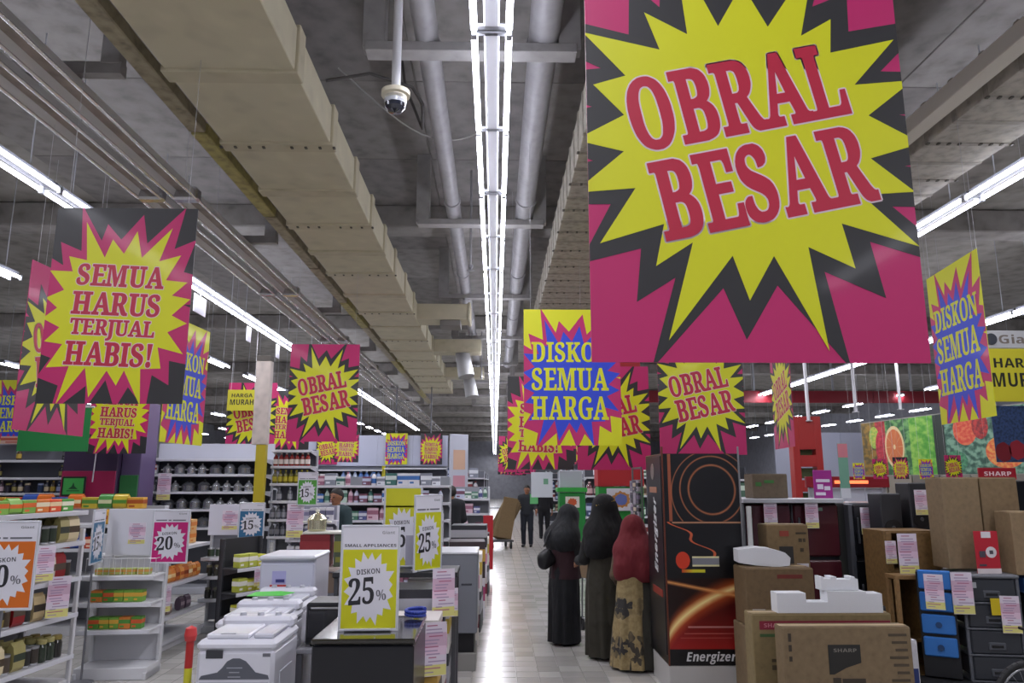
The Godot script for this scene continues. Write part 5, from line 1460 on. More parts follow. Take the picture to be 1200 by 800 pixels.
# =====================================================================  what stands farther back
func mural_print() -> Image:
	var w := 640
	var h := 240
	var im := Image.create(w, h, false, Image.FORMAT_RGB8)
	var n := FastNoiseLite.new()
	n.seed = 9
	n.frequency = 0.03
	for y in h:
		for x in w:
			var c := Color("2f3a2c")
			var k := n.get_noise_2d(x, y)
			if x < 66: c = Color("6a5a2c").lerp(Color("b58a2c"), clampf(0.5 + k * 1.6, 0, 1))
			elif x < 112: c = Color("a8202c").lerp(Color("e04a4a"), clampf(0.5 + k * 1.6, 0, 1))
			elif x < 215: c = Color("2f6b3a").lerp(Color("7fbf6a"), clampf(0.5 + k * 2.0, 0, 1))
			elif x < 310: c = Color("4fae2c").lerp(Color("a8e05a"), clampf(0.5 + k * 1.2 + (262 - x) * 0.006, 0, 1))
			elif x < 350: c = Color("1f2f24")
			else: c = Color("2a5a48").lerp(Color("8ab89a"), clampf(0.5 + k * 1.8, 0, 1))
			im.set_pixel(x, y, c.darkened(0.22))
	var disc := func(cx: int, cy: int, rx: int, ry: int, a: Color, b: Color, rings: bool):
		for y in range(maxi(cy - ry, 0), mini(cy + ry, h)):
			for x in range(maxi(cx - rx, 0), mini(cx + rx, w)):
				var u := Vector2(float(x - cx) / rx, float(y - cy) / ry)
				var d := u.length()
				if d < 1.0:
					var c := a
					if rings:
						c = a if d < 0.84 else b
						if d < 0.84 and absf(sin(u.angle() * 5.0)) < 0.12: c = a.lerp(b, 0.55)
						if d < 0.12: c = b
					else:
						c = a.lerp(b, clampf(0.5 + n.get_noise_2d(x * 2, y * 2) * 1.4, 0, 1))
					im.set_pixel(x, y, c.darkened(0.15))
	disc.call(58, 70, 24, 50, Color("8fc04a"), Color("d8d05a"), false)
	disc.call(88, 120, 26, 80, Color("d83a48"), Color("a81f30"), false)
	disc.call(147, 118, 42, 92, Color("d8743c"), Color("f0d8a0"), true)
	disc.call(420, 70, 40, 60, Color("d8402c"), Color("e8784a"), false)
	disc.call(380, 190, 40, 40, Color("2f6b4a"), Color("4f9a6a"), false)
	disc.call(540, 160, 60, 60, Color("d8552c"), Color("e8a04a"), false)
	disc.call(470, 60, 26, 50, Color("c9352f"), Color("7a1f22"), false)
	return im

func build_background():
	var st := T()
	var rngp := []
	# --- grey side shelving beyond the grocery racks
	var dull := []
	for c in [["2f2c36", "8a7f4a"], ["3a3a48", "c8b89a"], ["4a3c2c", "b89a3c"], ["2a3a5a", "9aa4c8"], ["51404c", "c0a8b0"], ["2c2e34", "6c6a70"]]:
		dull.append(["bottle", Vector3(0.075, 0.19, 0.075), c[0], c[1], "sauce_bottle"])
		dull.append(["jar", Vector3(0.09, 0.15, 0.09), c[0], c[1], "glass_jar"])
		dull.append(["carton", Vector3(0.13, 0.16, 0.1), c[0], c[1], "food_carton"])
	gondola("gondola_shelf", "tall grey side gondola with half-empty top board and dark bottles", Vector3(-8.9, 0, -12.0), 0, 2.4, 0.5, 2.3, [1.0, 1.28, 1.53, 1.77, 2.04], "b9bbc4", "74767f")
	for k in 5:
		stock(frame_at(Vector3(-8.9, [1.0, 1.28, 1.53, 1.77, 2.04][k], -12.0), 0), 2.36, dull, "dark bottle, jar or carton on board %s of the tall grey side gondola" % ["one", "two", "three", "four", "five"][k], "dark goods on the side gondola, board %d" % (k + 1), 0.02, 1, [0.05, 0.05, 0.1, 0.4, 0.8][k])
	single("packed_goods_box", goods("carton", Vector3(0.7, 0.12, 0.3), "c9a89a", "b0503c"), "pinkish carton lying on top of the tall grey side gondola", "carton", Vector3(-7.6, 2.302, -12.3))
	single("packed_goods_box", goods("carton", Vector3(0.3, 0.28, 0.3), "9a8a4a", "7a6a34"), "olive carton standing on top of the tall grey side gondola", "carton", Vector3(-6.85, 2.302, -12.3))
	# --- mid grocery table with bright packs in front of it
	var bright := []
	for c in [["c8b03c", "5a8f3c"], ["d8702c", "f0e0b0"], ["4f8f4a", "d8d8b0"], ["c84a38", "f0d0b8"], ["3a58a8", "c8d0e8"], ["d8a43c", "a8501f"]]:
		bright.append(["packet", Vector3(0.16, 0.17, 0.1), c[0], c[1], "snack_packet"])
		bright.append(["carton", Vector3(0.18, 0.13, 0.12), c[0], c[1], "food_carton"])
	gondola("gondola_shelf", "white gondola topped with bright snack packs, behind the slotted rack", Vector3(-6.35, 0, -8.9), 0, 2.35, 0.5, 1.42, [0.35, 0.65, 0.95, 1.22], "c6c7cc", "8f9197")
	stock(frame_at(Vector3(-6.35, 1.395, -9.0), 0), 2.3, bright, "bright snack pack on top of the white gondola behind the slotted rack", "snack packs on the rear white gondola", 0.01)
	for k in 2:
		stock(frame_at(Vector3(-6.35, [0.95, 1.22][k], -8.9), 0), 2.3, bright, "snack pack on the %s board of the white gondola behind the slotted rack" % ["middle", "upper"][k], "snack packs on the rear white gondola's %s board" % ["middle", "upper"][k], 0.01, 1, 0.15)
	# --- dark purple tower with crimson foot and green framed notice
	var t := thing("display_tower", "dark purple display tower with crimson lower panel", "display tower", Vector3(-5.95, 0, -11.2))
	part_box("body", t, Vector3(-0.05, 1.25, -0.35), Vector3(0.8, 2.5, 0.6), m("3a2c48", 0.5), 0.01)
	part_box("crimson_panel", t, Vector3(-0.05, 0.98, -0.04), Vector3(0.78, 1.76, 0.03), m("96204c", 0.45), 0.004)
	part_box("purple_side", t, Vector3(0.5, 1.45, -0.4), Vector3(0.28, 2.9, 0.5), m("5c4d72", 0.5), 0.008)
	part_box("green_foot", t, Vector3(0.5, 0.9, -0.13), Vector3(0.26, 1.8, 0.03), m("2c6b3a", 0.5), 0.003)
	st = T(); bar(st, Vector3(0.02, 1.7, -0.02), Vector3(0.04, 2.35, -0.02), 0.01, 0.01, 8); mk("white_rod", st, m("c8c8d0", 0.4), t)
	t = thing("green_notice", "small green framed notice in front of the crimson panel", "sign", Vector3(-6.1, 1.5, -11.05))
	part_box("frame", t, Vector3(0, 0.14, 0), Vector3(0.34, 0.28, 0.02), m("1d2420", 0.4), 0.004)
	part_box("panel", t, Vector3(0, 0.14, 0.011), Vector3(0.29, 0.23, 0.004), m("3f9a4a", 0.45), 0.0)
	st = T(); prism(st, V2([-0.07, 0.1, 0.07, 0.1, 0.02, 0.14, 0.0, 0.2, -0.02, 0.14]), 0.013, 0.015); mk("emblem", st, m("1f4a2c", 0.5), t)
	marks(t, [[-0.09, 0.07, 0.18, 0.012]], "1f4a2c", 0.0135)
	part_box("stem", t, Vector3(0, -0.75, -0.01), Vector3(0.03, 1.5, 0.02), m("3a3a3d", 0.5), 0.002)
	# --- pots and pans shelving
	gondola("gondola_shelf", "white topped dark gondola of steel pots and pans", Vector3(-5.55, 0, -12.0), 0, 1.9, 0.5, 2.06, [1.0, 1.28, 1.55, 1.82, 2.06], "b5b8c0", "4a4d54", 0.26)
	var pots := [["pot", Vector3(0.17, 0.2, 0.17), "a8aaae", "2c2d30", "steel_pot"], ["pot", Vector3(0.13, 0.17, 0.13), "b9bbbf", "b9bbbf", "steel_pot"], ["pot", Vector3(0.2, 0.19, 0.2), "8f9196", "1d1e21", "steel_pot"]]
	for k in 4:
		stock(frame_at(Vector3(-5.55, [1.0, 1.28, 1.55, 1.82][k], -12.0), 0), 1.88, pots, "steel pot with a knobbed lid on board %s of the dark pot gondola" % ["one", "two", "three", "four"][k], "steel pots, board %d" % (k + 1), 0.04, 1, 0.1)
	price_card(Vector3(-5.2, 1.42, -11.96), 0, "tall white card hanging on the dark pot gondola", 1.6)
	# --- yellow based pillar wrapped with a pale poster
	t = thing("wrapped_pillar", "slim pillar, yellow below and pale printed above, beside the pot gondola", "pillar", Vector3(-3.43, 0, -11.0))
	part_box("yellow_base", t, Vector3(0, 1.12, -0.06), Vector3(0.14, 2.24, 0.12), m("b5a41e", 0.5), 0.006)
	part_box("pale_wrap", t, Vector3(-0.03, 2.86, -0.06), Vector3(0.22, 1.24, 0.13), m("d2c6bc", 0.45, 0.0, {"grain": [0.8, 0.85], "oct": 2}), 0.006)
	part_box("top_plate", t, Vector3(-0.03, 3.52, -0.06), Vector3(0.22, 0.08, 0.13), m("4a443c", 0.5), 0.004)
	# --- bottle shelf next to it
	gondola("gondola_shelf", "white gondola of red and olive bottles next to the yellow based pillar", Vector3(-3.42, 0, -11.5), 0, 0.62, 0.45, 2.2, [0.9, 1.15, 1.42, 1.68, 1.94, 2.18], "c3c5cc", "5c5f68")
	for k in 5:
		var c: Array = [["4a4c54", "7a7c84"], ["5a5c64", "8a8c94"], ["6a6d74", "9a9ca4"], ["6a6420", "b5a82c"], ["8a2420", "e0d8d0"]][k]
		stock(frame_at(Vector3(-3.42, [0.9, 1.15, 1.42, 1.68, 1.94][k], -11.5), 0), 0.6, [["bottle", Vector3(0.075, 0.2, 0.075), c[0], c[1], "sauce_bottle"]], ["grey bottle on the lowest board", "grey bottle on the second board", "pale grey bottle on the third board", "olive oil bottle on the fourth board", "red sauce bottle on the top board"][k] + " of the gondola beside the yellow pillar", "bottles by the yellow based pillar, board %d" % (k + 1), 0.006, 1, 0.3 if k < 3 else 0.0)
	# --- wall shelving with white fascia, 20 m back
	t = thing("wall_fascia", "long plain white fascia above the wall shelving", "fascia", Vector3(-3.1, 2.1, -19.8))
	for k in 4: part_box("fascia_panel", t, Vector3(-1.4 + 0.93 * k, 0.4, -0.02), Vector3(0.925, 0.8, 0.03), m("b9bdd0", 0.45), 0.004)
	for k in 4: part_box("hanger", t, Vector3(-1.4 + 0.93 * k, 1.45, -0.02), Vector3(0.03, 1.3, 0.02), m("6a6c74", 0.4, 0.3), 0.002)
	var blue := []
	for c in [["8fa8d8", "3f5fa8"], ["5f86c8", "d8e2f2"], ["c8d4ea", "4a6ab0"]]:
		blue.append(["bottle", Vector3(0.13, 0.32, 0.13), c[0], c[1], "cleaner_bottle"])
	var mixed := []
	for c in [["c8c4c8", "8a3c4a"], ["a8a4b0", "5c4a60"], ["d8d4d8", "b8707c"], ["6a6c74", "c0c2ca"]]:
		mixed.append(["carton", Vector3(0.22, 0.24, 0.2), c[0], c[1], "cleaner_carton"])
	gondola("gondola_shelf", "wall shelving with pink cartons and blue bottles under the white fascia", Vector3(-5.0, 0, -19.4), 0, 2.1, 0.5, 2.08, [0.6, 0.95, 1.3, 1.65, 2.0], "a9acb8", "70737c")
	gondola("gondola_shelf", "emptier wall shelving with stacked white cartons under the white fascia", Vector3(-2.85, 0, -19.4), 0, 1.6, 0.5, 2.08, [0.6, 0.95, 1.3, 1.83, 2.04], "a9acb8", "70737c")
	for k in 4:
		stock(frame_at(Vector3(-5.0, [0.6, 0.95, 1.3, 1.65][k], -19.4), 0), 1.0, mixed, "pinkish cleaner carton on the wall shelving under the white fascia", "cleaner cartons on the wall shelving", 0.02, 1, 0.1)
		stock(frame_at(Vector3(-4.0, [0.6, 0.95, 1.3, 1.65][k], -19.4), 0), 1.1, blue, "blue cleaner bottle on the wall shelving under the white fascia", "blue cleaner bottles", 0.02, 1, 0.1)
	stock(frame_at(Vector3(-2.8, 1.3, -19.4), 0), 0.75, mixed, "carton stacked on the emptier wall shelving's lower boards", "white cartons on the emptier wall shelving", 0.02, 1, 0.0, 2)
	stock(frame_at(Vector3(-2.0, 1.3, -19.4), 0), 0.7, mixed, "single carton on the emptier wall shelving", "single cartons on the emptier wall shelving", 0.2, 1, 0.5)
	part_box("yellow_post", get_node("wall_fascia"), Vector3(0.22, -1.05, 0.3), Vector3(0.09, 2.1, 0.06), m("bdb52c", 0.5), 0.004)
	t = thing("corner_panel", "white corner panel with faint pink prints at the end of the wall shelving", "panel", Vector3(-1.1, 0, -19.2), 35)
	part_box("panel", t, Vector3(0.2, 1.45, 0), Vector3(0.55, 2.9, 0.05), m("b6b9c6", 0.45), 0.006)
	part_box("pink_print", t, Vector3(0.2, 1.65, 0.027), Vector3(0.36, 0.4, 0.003), m("c08a98", 0.45), 0.0)
	part_box("orange_print", t, Vector3(0.2, 2.25, 0.027), Vector3(0.36, 0.5, 0.003), m("c8a48c", 0.45), 0.0)
	# --- gondolas receding along both aisle edges
	var far_mix := []
	for c in [["8a8f9c", "dfe3ea"], ["6a3c44", "c8a8a8"], ["4a6a58", "c8d8c8"], ["b0a088", "5a4a3a"], ["3c4a6a", "b8c0d8"], ["c8c8cc", "8a3c3c"]]:
		far_mix.append(["carton", Vector3(0.26, 0.28, 0.2), c[0], c[1], "household_box"])
		far_mix.append(["bottle", Vector3(0.14, 0.3, 0.14), c[0], c[1], "cleaner_bottle"])
	for k in 3:
		var z := -22.0 - 7.0 * k
		gondola("gondola_shelf", "far gondola end on the freezer side of the aisle, number %s beyond the wall shelving" % ["one", "two", "three"][k], Vector3(-1.5, 0, z), 0, 1.2, 0.5, 2.0, [0.5, 0.95, 1.4, 1.8], "a9acb4", "6a6d75")
		for j in 4: stock(frame_at(Vector3(-1.5, [0.5, 0.95, 1.4, 1.8][j], z), 0), 1.15, far_mix, "mixed pack on the far gondola end number %s" % ["one", "two", "three"][k], "packs on far gondola end %d" % (k + 1), 0.02)
	for k in 4:
		var z := -16.5 - 7.0 * k
		gondola("gondola_shelf", "far gondola end on the kiosk side of the aisle, number %s behind the green stand" % ["one", "two", "three", "four"][k], Vector3(2.0, 0, z), 0, 1.6, 0.5, 2.0, [0.5, 0.95, 1.4, 1.8], "a9acb4", "55575e")
		for j in 4: stock(frame_at(Vector3(2.0, [0.5, 0.95, 1.4, 1.8][j], z), 0), 1.55, far_mix, "mixed pack on the kiosk side gondola end number %s" % ["one", "two", "three", "four"][k], "packs on kiosk side gondola end %d" % (k + 1), 0.02, 1, 0.1)
	# --- red and green kiosk panels
	t = thing("kiosk_tower", "tall red kiosk tower with green foot behind the overlapped pink poster", "kiosk", Vector3(1.85, 0, -11.0))
	part_box("red_upper", t, Vector3(0, 2.56, -0.2), Vector3(0.68, 1.84, 0.4), m("a82426", 0.45), 0.008)
	part_box("green_lower", t, Vector3(0, 0.82, -0.2), Vector3(0.66, 1.62, 0.38), m("1f8a34", 0.45), 0.008)
	part_box("foot", t, Vector3(0, 0.01, -0.2), Vector3(0.7, 0.02, 0.42), m("2a2b2e", 0.5), 0.002)
	marks(t, [[0.06, 3.15, 0.12, 0.03], [0.06, 3.08, 0.16, 0.03], [0.06, 3.01, 0.14, 0.03]], "d8a8a4", 0.002)
	t = thing("framed_notice", "white framed notice with a coloured rosette on the green kiosk foot", "sign", Vector3(1.84, 1.3, -10.97))
	part_box("frame", t, Vector3(0, 0.15, 0), Vector3(0.42, 0.32, 0.012), m("c8cad0", 0.4), 0.003)
	st = T(); prism(st, spikes(0, 0.15, 0.15, 0.13, 12, 0.8), 0.006, 0.008); mk("rosette", st, m("b07a3c", 0.5), t)
	st = T(); prism(st, spikes(0, 0.15, 0.1, 0.09, 12, 0.85), 0.008, 0.01); mk("rosette_centre", st, m("5a6aa8", 0.5), t)
	# --- green dispenser stand, white notice
	t = thing("dispenser_stand", "green dispenser stand with white top and small red notice in the aisle", "stand", Vector3(1.44, 0, -14.0))
	part_box("cabinet", t, Vector3(0, 0.75, -0.2), Vector3(0.48, 1.5, 0.4), m("1d7a34", 0.45), 0.012)
	part_box("lip", t, Vector3(0, 1.55, -0.2), Vector3(0.56, 0.08, 0.46), m("2f9a3c", 0.45), 0.012)
	part_box("white_top", t, Vector3(0, 1.75, -0.3), Vector3(0.44, 0.32, 0.16), m("b9bcc6", 0.45), 0.01)
	part_box("notice", t, Vector3(0.0, 1.33, 0.003), Vector3(0.26, 0.2, 0.006), m("cfc8c0", 0.45), 0.001)
	st = T(); prism(st, spikes(0, 1.33, 0.1, 0.08, 10, 0.75), 0.006, 0.008); mk("rosette", st, m("b5502c", 0.5), t)
	t = thing("white_notice", "white notice board with a green mark hanging over the far shoppers", "sign", Vector3(1.18, 1.32, -18.9))
	part_box("board", t, Vector3(0, 0.3, 0), Vector3(0.54, 0.62, 0.02), m("c3c8ce", 0.45), 0.003)
	part_box("green_mark", t, Vector3(0.1, 0.38, 0.011), Vector3(0.12, 0.14, 0.003), m("6a9a7c", 0.45), 0.0)
	part_box("green_edge", t, Vector3(-0.2, -0.05, 0.0), Vector3(0.2, 0.24, 0.015), m("5fae6c", 0.45), 0.002)
	st = T(); bar(st, Vector3(-0.2, 0.6, 0), Vector3(-0.2, 4.26, 0), 0.004, 0.004, 5); mk("hanging_string", st, m("b8b8bc", 0.5), t)
	st = T(); bar(st, Vector3(0.2, 0.6, 0), Vector3(0.2, 4.26, 0), 0.004, 0.004, 5); mk("hanging_string", st, m("b8b8bc", 0.5), t)
	# --- red portal, lit red sign, white partition, red fascia band
	t = thing("red_portal", "red portal pillar with square openings", "portal", Vector3(5.5, 0, -13.0))
	var red := m("96221f", 0.45)
	for x in [-0.2, 0.2]: part_box("stile", t, Vector3(x, 1.42, -0.1), Vector3(0.12, 2.84, 0.2), red, 0.006)
	for y in [0.3, 0.75, 1.2, 1.63, 2.06, 2.55]: part_box("rail", t, Vector3(0, y, -0.1), Vector3(0.3, 0.2 if y < 2.5 else 0.58, 0.19), red, 0.004)
	for y in [1.42, 1.85, 2.2]: part_box("bin_goods", t, Vector3(0.0, y, -0.17), Vector3(0.26, 0.18, 0.06), m("4a5a34", 0.6), 0.01)
	t = thing("lit_counter_sign", "long red counter sign with a glowing orange inscription", "sign", Vector3(5.2, 0, -11.0))
	part_box("panel", t, Vector3(0, 1.7, 0), Vector3(1.24, 0.16, 0.06), m("7d141e", 0.4), 0.006)
	st = T(); box(st, Vector3(0.05, 1.7, 0.032), Vector3(0.5, 0.045, 0.006)); mk("lit_sign_strip", st, glow("ff7a4a", 1.3), t)
	var sl := AreaLight3D.new(); sl.name = "sign_light"; sl.area_size = Vector2(0.5, 0.045); sl.light_energy = 0.05; sl.light_color = Color("ff7a4a"); sl.shadow_enabled = true; sl.position = Vector3(0.05, 1.7, 0.045); sl.rotation_degrees = Vector3(0, 180, 0); t.add_child(sl)
	for x in [-0.55, 0.55]: part_box("post", t, Vector3(x, 0.81, -0.02), Vector3(0.05, 1.62, 0.05), m("9a9ca2", 0.4, 0.3), 0.004)
	for k in 4: part_box("white_panel", t, Vector3(-0.42 + 0.28 * k, 1.3, -0.06), Vector3(0.27, 0.62, 0.02), m("b5b8c4", 0.45), 0.003)
	t = thing("white_partition", "plain pale partition wall between the red portal and the fruit mural", "partition", Vector3(8.9, 0, -20.0))
	for k in 3: part_box("panel", t, Vector3(-0.9 + 0.9 * k, 1.5, 0), Vector3(0.895, 3.0, 0.08), m("9da1b2", 0.5), 0.006)
	t = thing("red_fascia", "long dark red fascia band hanging below the ceiling over the rear department", "fascia", Vector3(9.0, 4.0, -22.0))
	for k in 4: part_box("band_panel", t, Vector3(-3.6 + 2.4 * k, 0.2, 0), Vector3(2.39, 0.36, 0.08), m("8a1f2c", 0.45), 0.006)
	for k in 4: part_box("hanger", t, Vector3(-3.6 + 2.4 * k, 0.98, 0), Vector3(0.05, 1.2, 0.05), m("a8aab0", 0.4, 0.3), 0.003)
	t = thing("red_fascia", "dark red fascia band behind the yellow price board", "fascia", Vector3(10.6, 3.35, -14.0), -70)
	part_box("band_panel", t, Vector3(0, 0.2, 0), Vector3(4.0, 0.3, 0.08), m("7d2432", 0.45), 0.006)
	part_box("hanger", t, Vector3(-1.5, 1.25, 0), Vector3(0.05, 1.8, 0.05), m("a8aab0", 0.4, 0.3), 0.003)
	part_box("hanger", t, Vector3(1.5, 1.25, 0), Vector3(0.05, 1.8, 0.05), m("a8aab0", 0.4, 0.3), 0.003)
	for q in [[5.55, 2.75, -13.0], [6.9, 3.0, -14.0], [8.05, 3.1, -14.5]]:
		t = thing("ceiling_rod", "white suspension rod hanging down over the fruit department", "rod", Vector3(q[0], q[1], q[2]), 0, "suspension rods")
		st = T(); bar(st, Vector3.ZERO, Vector3(0, 5.58 - q[1], 0), 0.03, 0.03, 10); mk("rod", st, m("c8c8cc", 0.4), t)
		part_box("foot_plate", t, Vector3(0, 0.01, 0), Vector3(0.1, 0.02, 0.1), m("a8a8ac", 0.4), 0.003)
	# --- fruit mural on a freestanding partition
	t = thing("fruit_mural", "long wall mural of sliced citrus, melon and other fruit", "mural", Vector3(9.05, 0, -18.2), -83)
	part_box("partition", t, Vector3(2.65, 1.56, -0.06), Vector3(5.3, 3.12, 0.1), m("8a8880", 0.6), 0.006)
	var mm := print_mat(mural_print(), 0.5)
	for k in 4:
		st = T(); face(st, 1.295, 1.25, 0.0, Transform3D(Basis(), Vector3(0.03 + 1.3 * k, 1.85, -0.005)))
		var o := mk("mural_print", st, mm, t)
		# each board shows its own quarter of the mural
		var arr: Array = (o.mesh as ArrayMesh).surface_get_arrays(0)
		var uv: PackedVector2Array = arr[Mesh.ARRAY_TEX_UV]
		for i in uv.size(): uv[i].x = (uv[i].x + k) / 4.0
		arr[Mesh.ARRAY_TEX_UV] = uv
		var am := ArrayMesh.new()
		am.add_surface_from_arrays(Mesh.PRIMITIVE_TRIANGLES, arr)
		am.surface_set_material(0, mm)
		o.mesh = am
	for k in 6:
		part_box("kick_board", t, Vector3(0.48 + 0.87 * k, 0.92, 0.02), Vector3(0.8, 1.84, 0.04), m(["6f6a60", "7d766a", "655f58"][k % 3], 0.6), 0.006)
	# dark department behind the battery stand's far side
	gondola("gondola_shelf", "dark electronics gondola between the edge-on poster and the red portal", Vector3(4.2, 0, -15.0), 0, 1.0, 0.5, 2.0, [0.6, 1.0, 1.4, 1.75], "4a4c54", "26282e")
	for j in 4: stock(frame_at(Vector3(4.2, [0.6, 1.0, 1.4, 1.75][j], -15.0), 0), 0.95, far_mix, "pack on the dark electronics gondola", "packs on the electronics gondola", 0.02, 1, 0.1)
	t = thing("banner_strip", "narrow green and white banner strip standing before the red portal", "banner", Vector3(3.58, 1.545, -7.62))
	part_box("strip", t, Vector3(0, 0.28, 0), Vector3(0.1, 0.55, 0.01), m("6fa08a", 0.5), 0.002)
	part_box("white_foot", t, Vector3(0, 0.05, 0.006), Vector3(0.1, 0.1, 0.003), m("cfd2d8", 0.5), 0.0)
	part_box("pink_head", t, Vector3(0, 0.48, 0.006), Vector3(0.1, 0.14, 0.003), m("c87a84", 0.5), 0.0)
	# far low clutter on the left: more gondola runs so that the floor is filled
	for k in 3:
		var z := -15.5 - 6.5 * k
		gondola("gondola_shelf", "long far gondola run number %s behind the pot gondola" % ["one", "two", "three"][k], Vector3(-12.5, 0, z), 0, 7.0, 0.5, 2.0, [0.5, 1.0, 1.5, 1.9], "a4a7b0", "6a6d75")
		stock(frame_at(Vector3(-12.5, 1.9, z), 0), 6.9, far_mix, "mixed pack on top of the long far gondola run number %s" % ["one", "two", "three"][k], "packs on far run %d" % (k + 1), 0.05, 1, 0.2)

# =====================================================================  people
# smooth union of tapered capsules [a, b, ra, rb] meshed as surface nets; cuts are taken away from it
func blob(bones: Array, cell: float, k: float, cuts: Array = []) -> ArrayMesh:
	var lo := Vector3.ONE * 1e9
	var hi := -lo
	for b in bones:
		var r: float = maxf(b[2], b[3])
		lo = lo.min(b[0] - Vector3.ONE * r).min(b[1] - Vector3.ONE * r)
		hi = hi.max(b[0] + Vector3.ONE * r).max(b[1] + Vector3.ONE * r)
	var pad := cell * 3.0 + k
	lo -= Vector3.ONE * pad
	hi += Vector3.ONE * pad
	var nx := int((hi.x - lo.x) / cell) + 2
	var ny := int((hi.y - lo.y) / cell) + 2
	var nz := int((hi.z - lo.z) / cell) + 2
	var v := PackedFloat32Array()
	v.resize(nx * ny * nz)
	v.fill(1.0)
	for pass_ in 2:
		for b in (bones if pass_ == 0 else cuts):
			var a: Vector3 = b[0]
			var c: Vector3 = b[1]
			var ra: float = b[2]
			var rb: float = b[3]
			var r := maxf(ra, rb) + pad
			var p0 := (a.min(c) - Vector3.ONE * r - lo) / cell
			var p1 := (a.max(c) + Vector3.ONE * r - lo) / cell
			var d := c - a
			var dd := maxf(d.dot(d), 1e-8)
			for x in range(maxi(int(p0.x), 0), mini(int(p1.x) + 1, nx)):
				for y in range(maxi(int(p0.y), 0), mini(int(p1.y) + 1, ny)):
					for z in range(maxi(int(p0.z), 0), mini(int(p1.z) + 1, nz)):
						var q := lo + Vector3(x, y, z) * cell - a
						var t := clampf(q.dot(d) / dd, 0.0, 1.0)
						var s := (q - d * t).length() - lerpf(ra, rb, t)
						var i := (x * ny + y) * nz + z
						var o := v[i]
						if pass_ == 1:
							v[i] = maxf(o, -s)
						else:
							var h := maxf(k - absf(o - s), 0.0) / k
							v[i] = minf(o, s) - h * h * k * 0.25
	var ids := {}
	var pts := PackedVector3Array()
	var idx := PackedInt32Array()
	var at := func(x: int, y: int, z: int) -> int:
		var key := (x * ny + y) * nz + z
		if ids.has(key):
			return ids[key]
		var sum := Vector3.ZERO
		var n := 0
		for e in [[0, 0, 0, 0], [0, 0, 1, 0], [0, 1, 0, 0], [0, 1, 1, 0], [0, 0, 0, 1], [0, 0, 1, 1], [1, 0, 0, 1], [1, 0, 1, 1], [0, 0, 0, 2], [0, 1, 0, 2], [1, 0, 0, 2], [1, 1, 0, 2]]:
			var ax: int = e[3]
			var p := Vector3i(x + e[0], y + e[1], z + e[2])
			var q := p
			q[ax] += 1
			var f0 := v[(p.x * ny + p.y) * nz + p.z]
			var f1 := v[(q.x * ny + q.y) * nz + q.z]
			if (f0 < 0.0) != (f1 < 0.0):
				sum += Vector3(p).lerp(Vector3(q), f0 / (f0 - f1))
				n += 1
		ids[key] = pts.size()
		pts.append(lo + sum / maxi(n, 1) * cell)
		return ids[key]
	for x in range(1, nx - 1):
		for y in range(1, ny - 1):
			for z in range(1, nz - 1):
				var f := v[(x * ny + y) * nz + z]
				for ax in 3:
					var g := v[((x + int(ax == 0)) * ny + y + int(ax == 1)) * nz + z + int(ax == 2)]
					if (f < 0.0) == (g < 0.0):
						continue
					var u := Vector3i.ZERO
					var w := Vector3i.ZERO
					u[(ax + 1) % 3] = 1
					w[(ax + 2) % 3] = 1
					var c := Vector3i(x, y, z)
					var q := [c, c - u, c - u - w, c - w]
					if f >= 0.0:
						q.reverse()
					var i0: int = at.call(q[0].x, q[0].y, q[0].z)
					var i1: int = at.call(q[1].x, q[1].y, q[1].z)
					var i2: int = at.call(q[2].x, q[2].y, q[2].z)
					var i3: int = at.call(q[3].x, q[3].y, q[3].z)
					idx.append_array(PackedInt32Array([i0, i2, i1, i0, i3, i2]))
	var nor := PackedVector3Array()
	nor.resize(pts.size())
	for i in range(0, idx.size(), 3):
		var n := (pts[idx[i + 2]] - pts[idx[i]]).cross(pts[idx[i + 1]] - pts[idx[i]])
		for j in 3:
			nor[idx[i + j]] += n
	for i in nor.size():
		nor[i] = nor[i].normalized()
	var arr := []
	arr.resize(Mesh.ARRAY_MAX)
	arr[Mesh.ARRAY_VERTEX] = pts
	arr[Mesh.ARRAY_NORMAL] = nor
	arr[Mesh.ARRAY_INDEX] = idx
	var am := ArrayMesh.new()
	am.add_surface_from_arrays(Mesh.PRIMITIVE_TRIANGLES, arr)
	return am

func put(called: String, mesh: ArrayMesh, material: Material, parent: Node) -> MeshInstance3D:
	mesh.surface_set_material(0, material)
	return inst(called, mesh, parent)

# hand reaching from wrist w along direction d, palm towards n: capsules for palm and five unequal bent fingers
func hand_bones(w: Vector3, d: Vector3, n: Vector3, side: float, s := 1.0) -> Array:
	d = d.normalized()
	n = (n - d * n.dot(d)).normalized()
	var u := d.cross(n) * side
	var o := []
	for k in 4:
		o.append([w + u * (k - 1.5) * 0.006 * s, w + d * 0.075 * s + u * (k - 1.5) * 0.019 * s, 0.015 * s, 0.0115 * s])
	var len := [0.062, 0.072, 0.067, 0.052]
	for k in 4:
		var a := w + (d * 0.075 + u * (k - 1.5) * 0.0195) * s
		var b: Vector3 = a + (d * 0.9 + n * 0.35).normalized() * len[k] * 0.52 * s
		var c: Vector3 = b + (d * 0.55 + n * 0.8).normalized() * len[k] * 0.5 * s
		o.append([a, b, 0.0098 * s, 0.0088 * s])
		o.append([b, c, 0.0088 * s, 0.0072 * s])
	var t0 := w + (d * 0.022 - u * 0.02) * s
	var t1 := t0 + (d * 0.6 - u * 0.75 + n * 0.3).normalized() * 0.036 * s
	var t2 := t1 + (d * 0.85 - u * 0.3 + n * 0.4).normalized() * 0.03 * s
	o.append([t0, t1, 0.0125 * s, 0.0105 * s])
	o.append([t1, t2, 0.0105 * s, 0.008 * s])
	return o

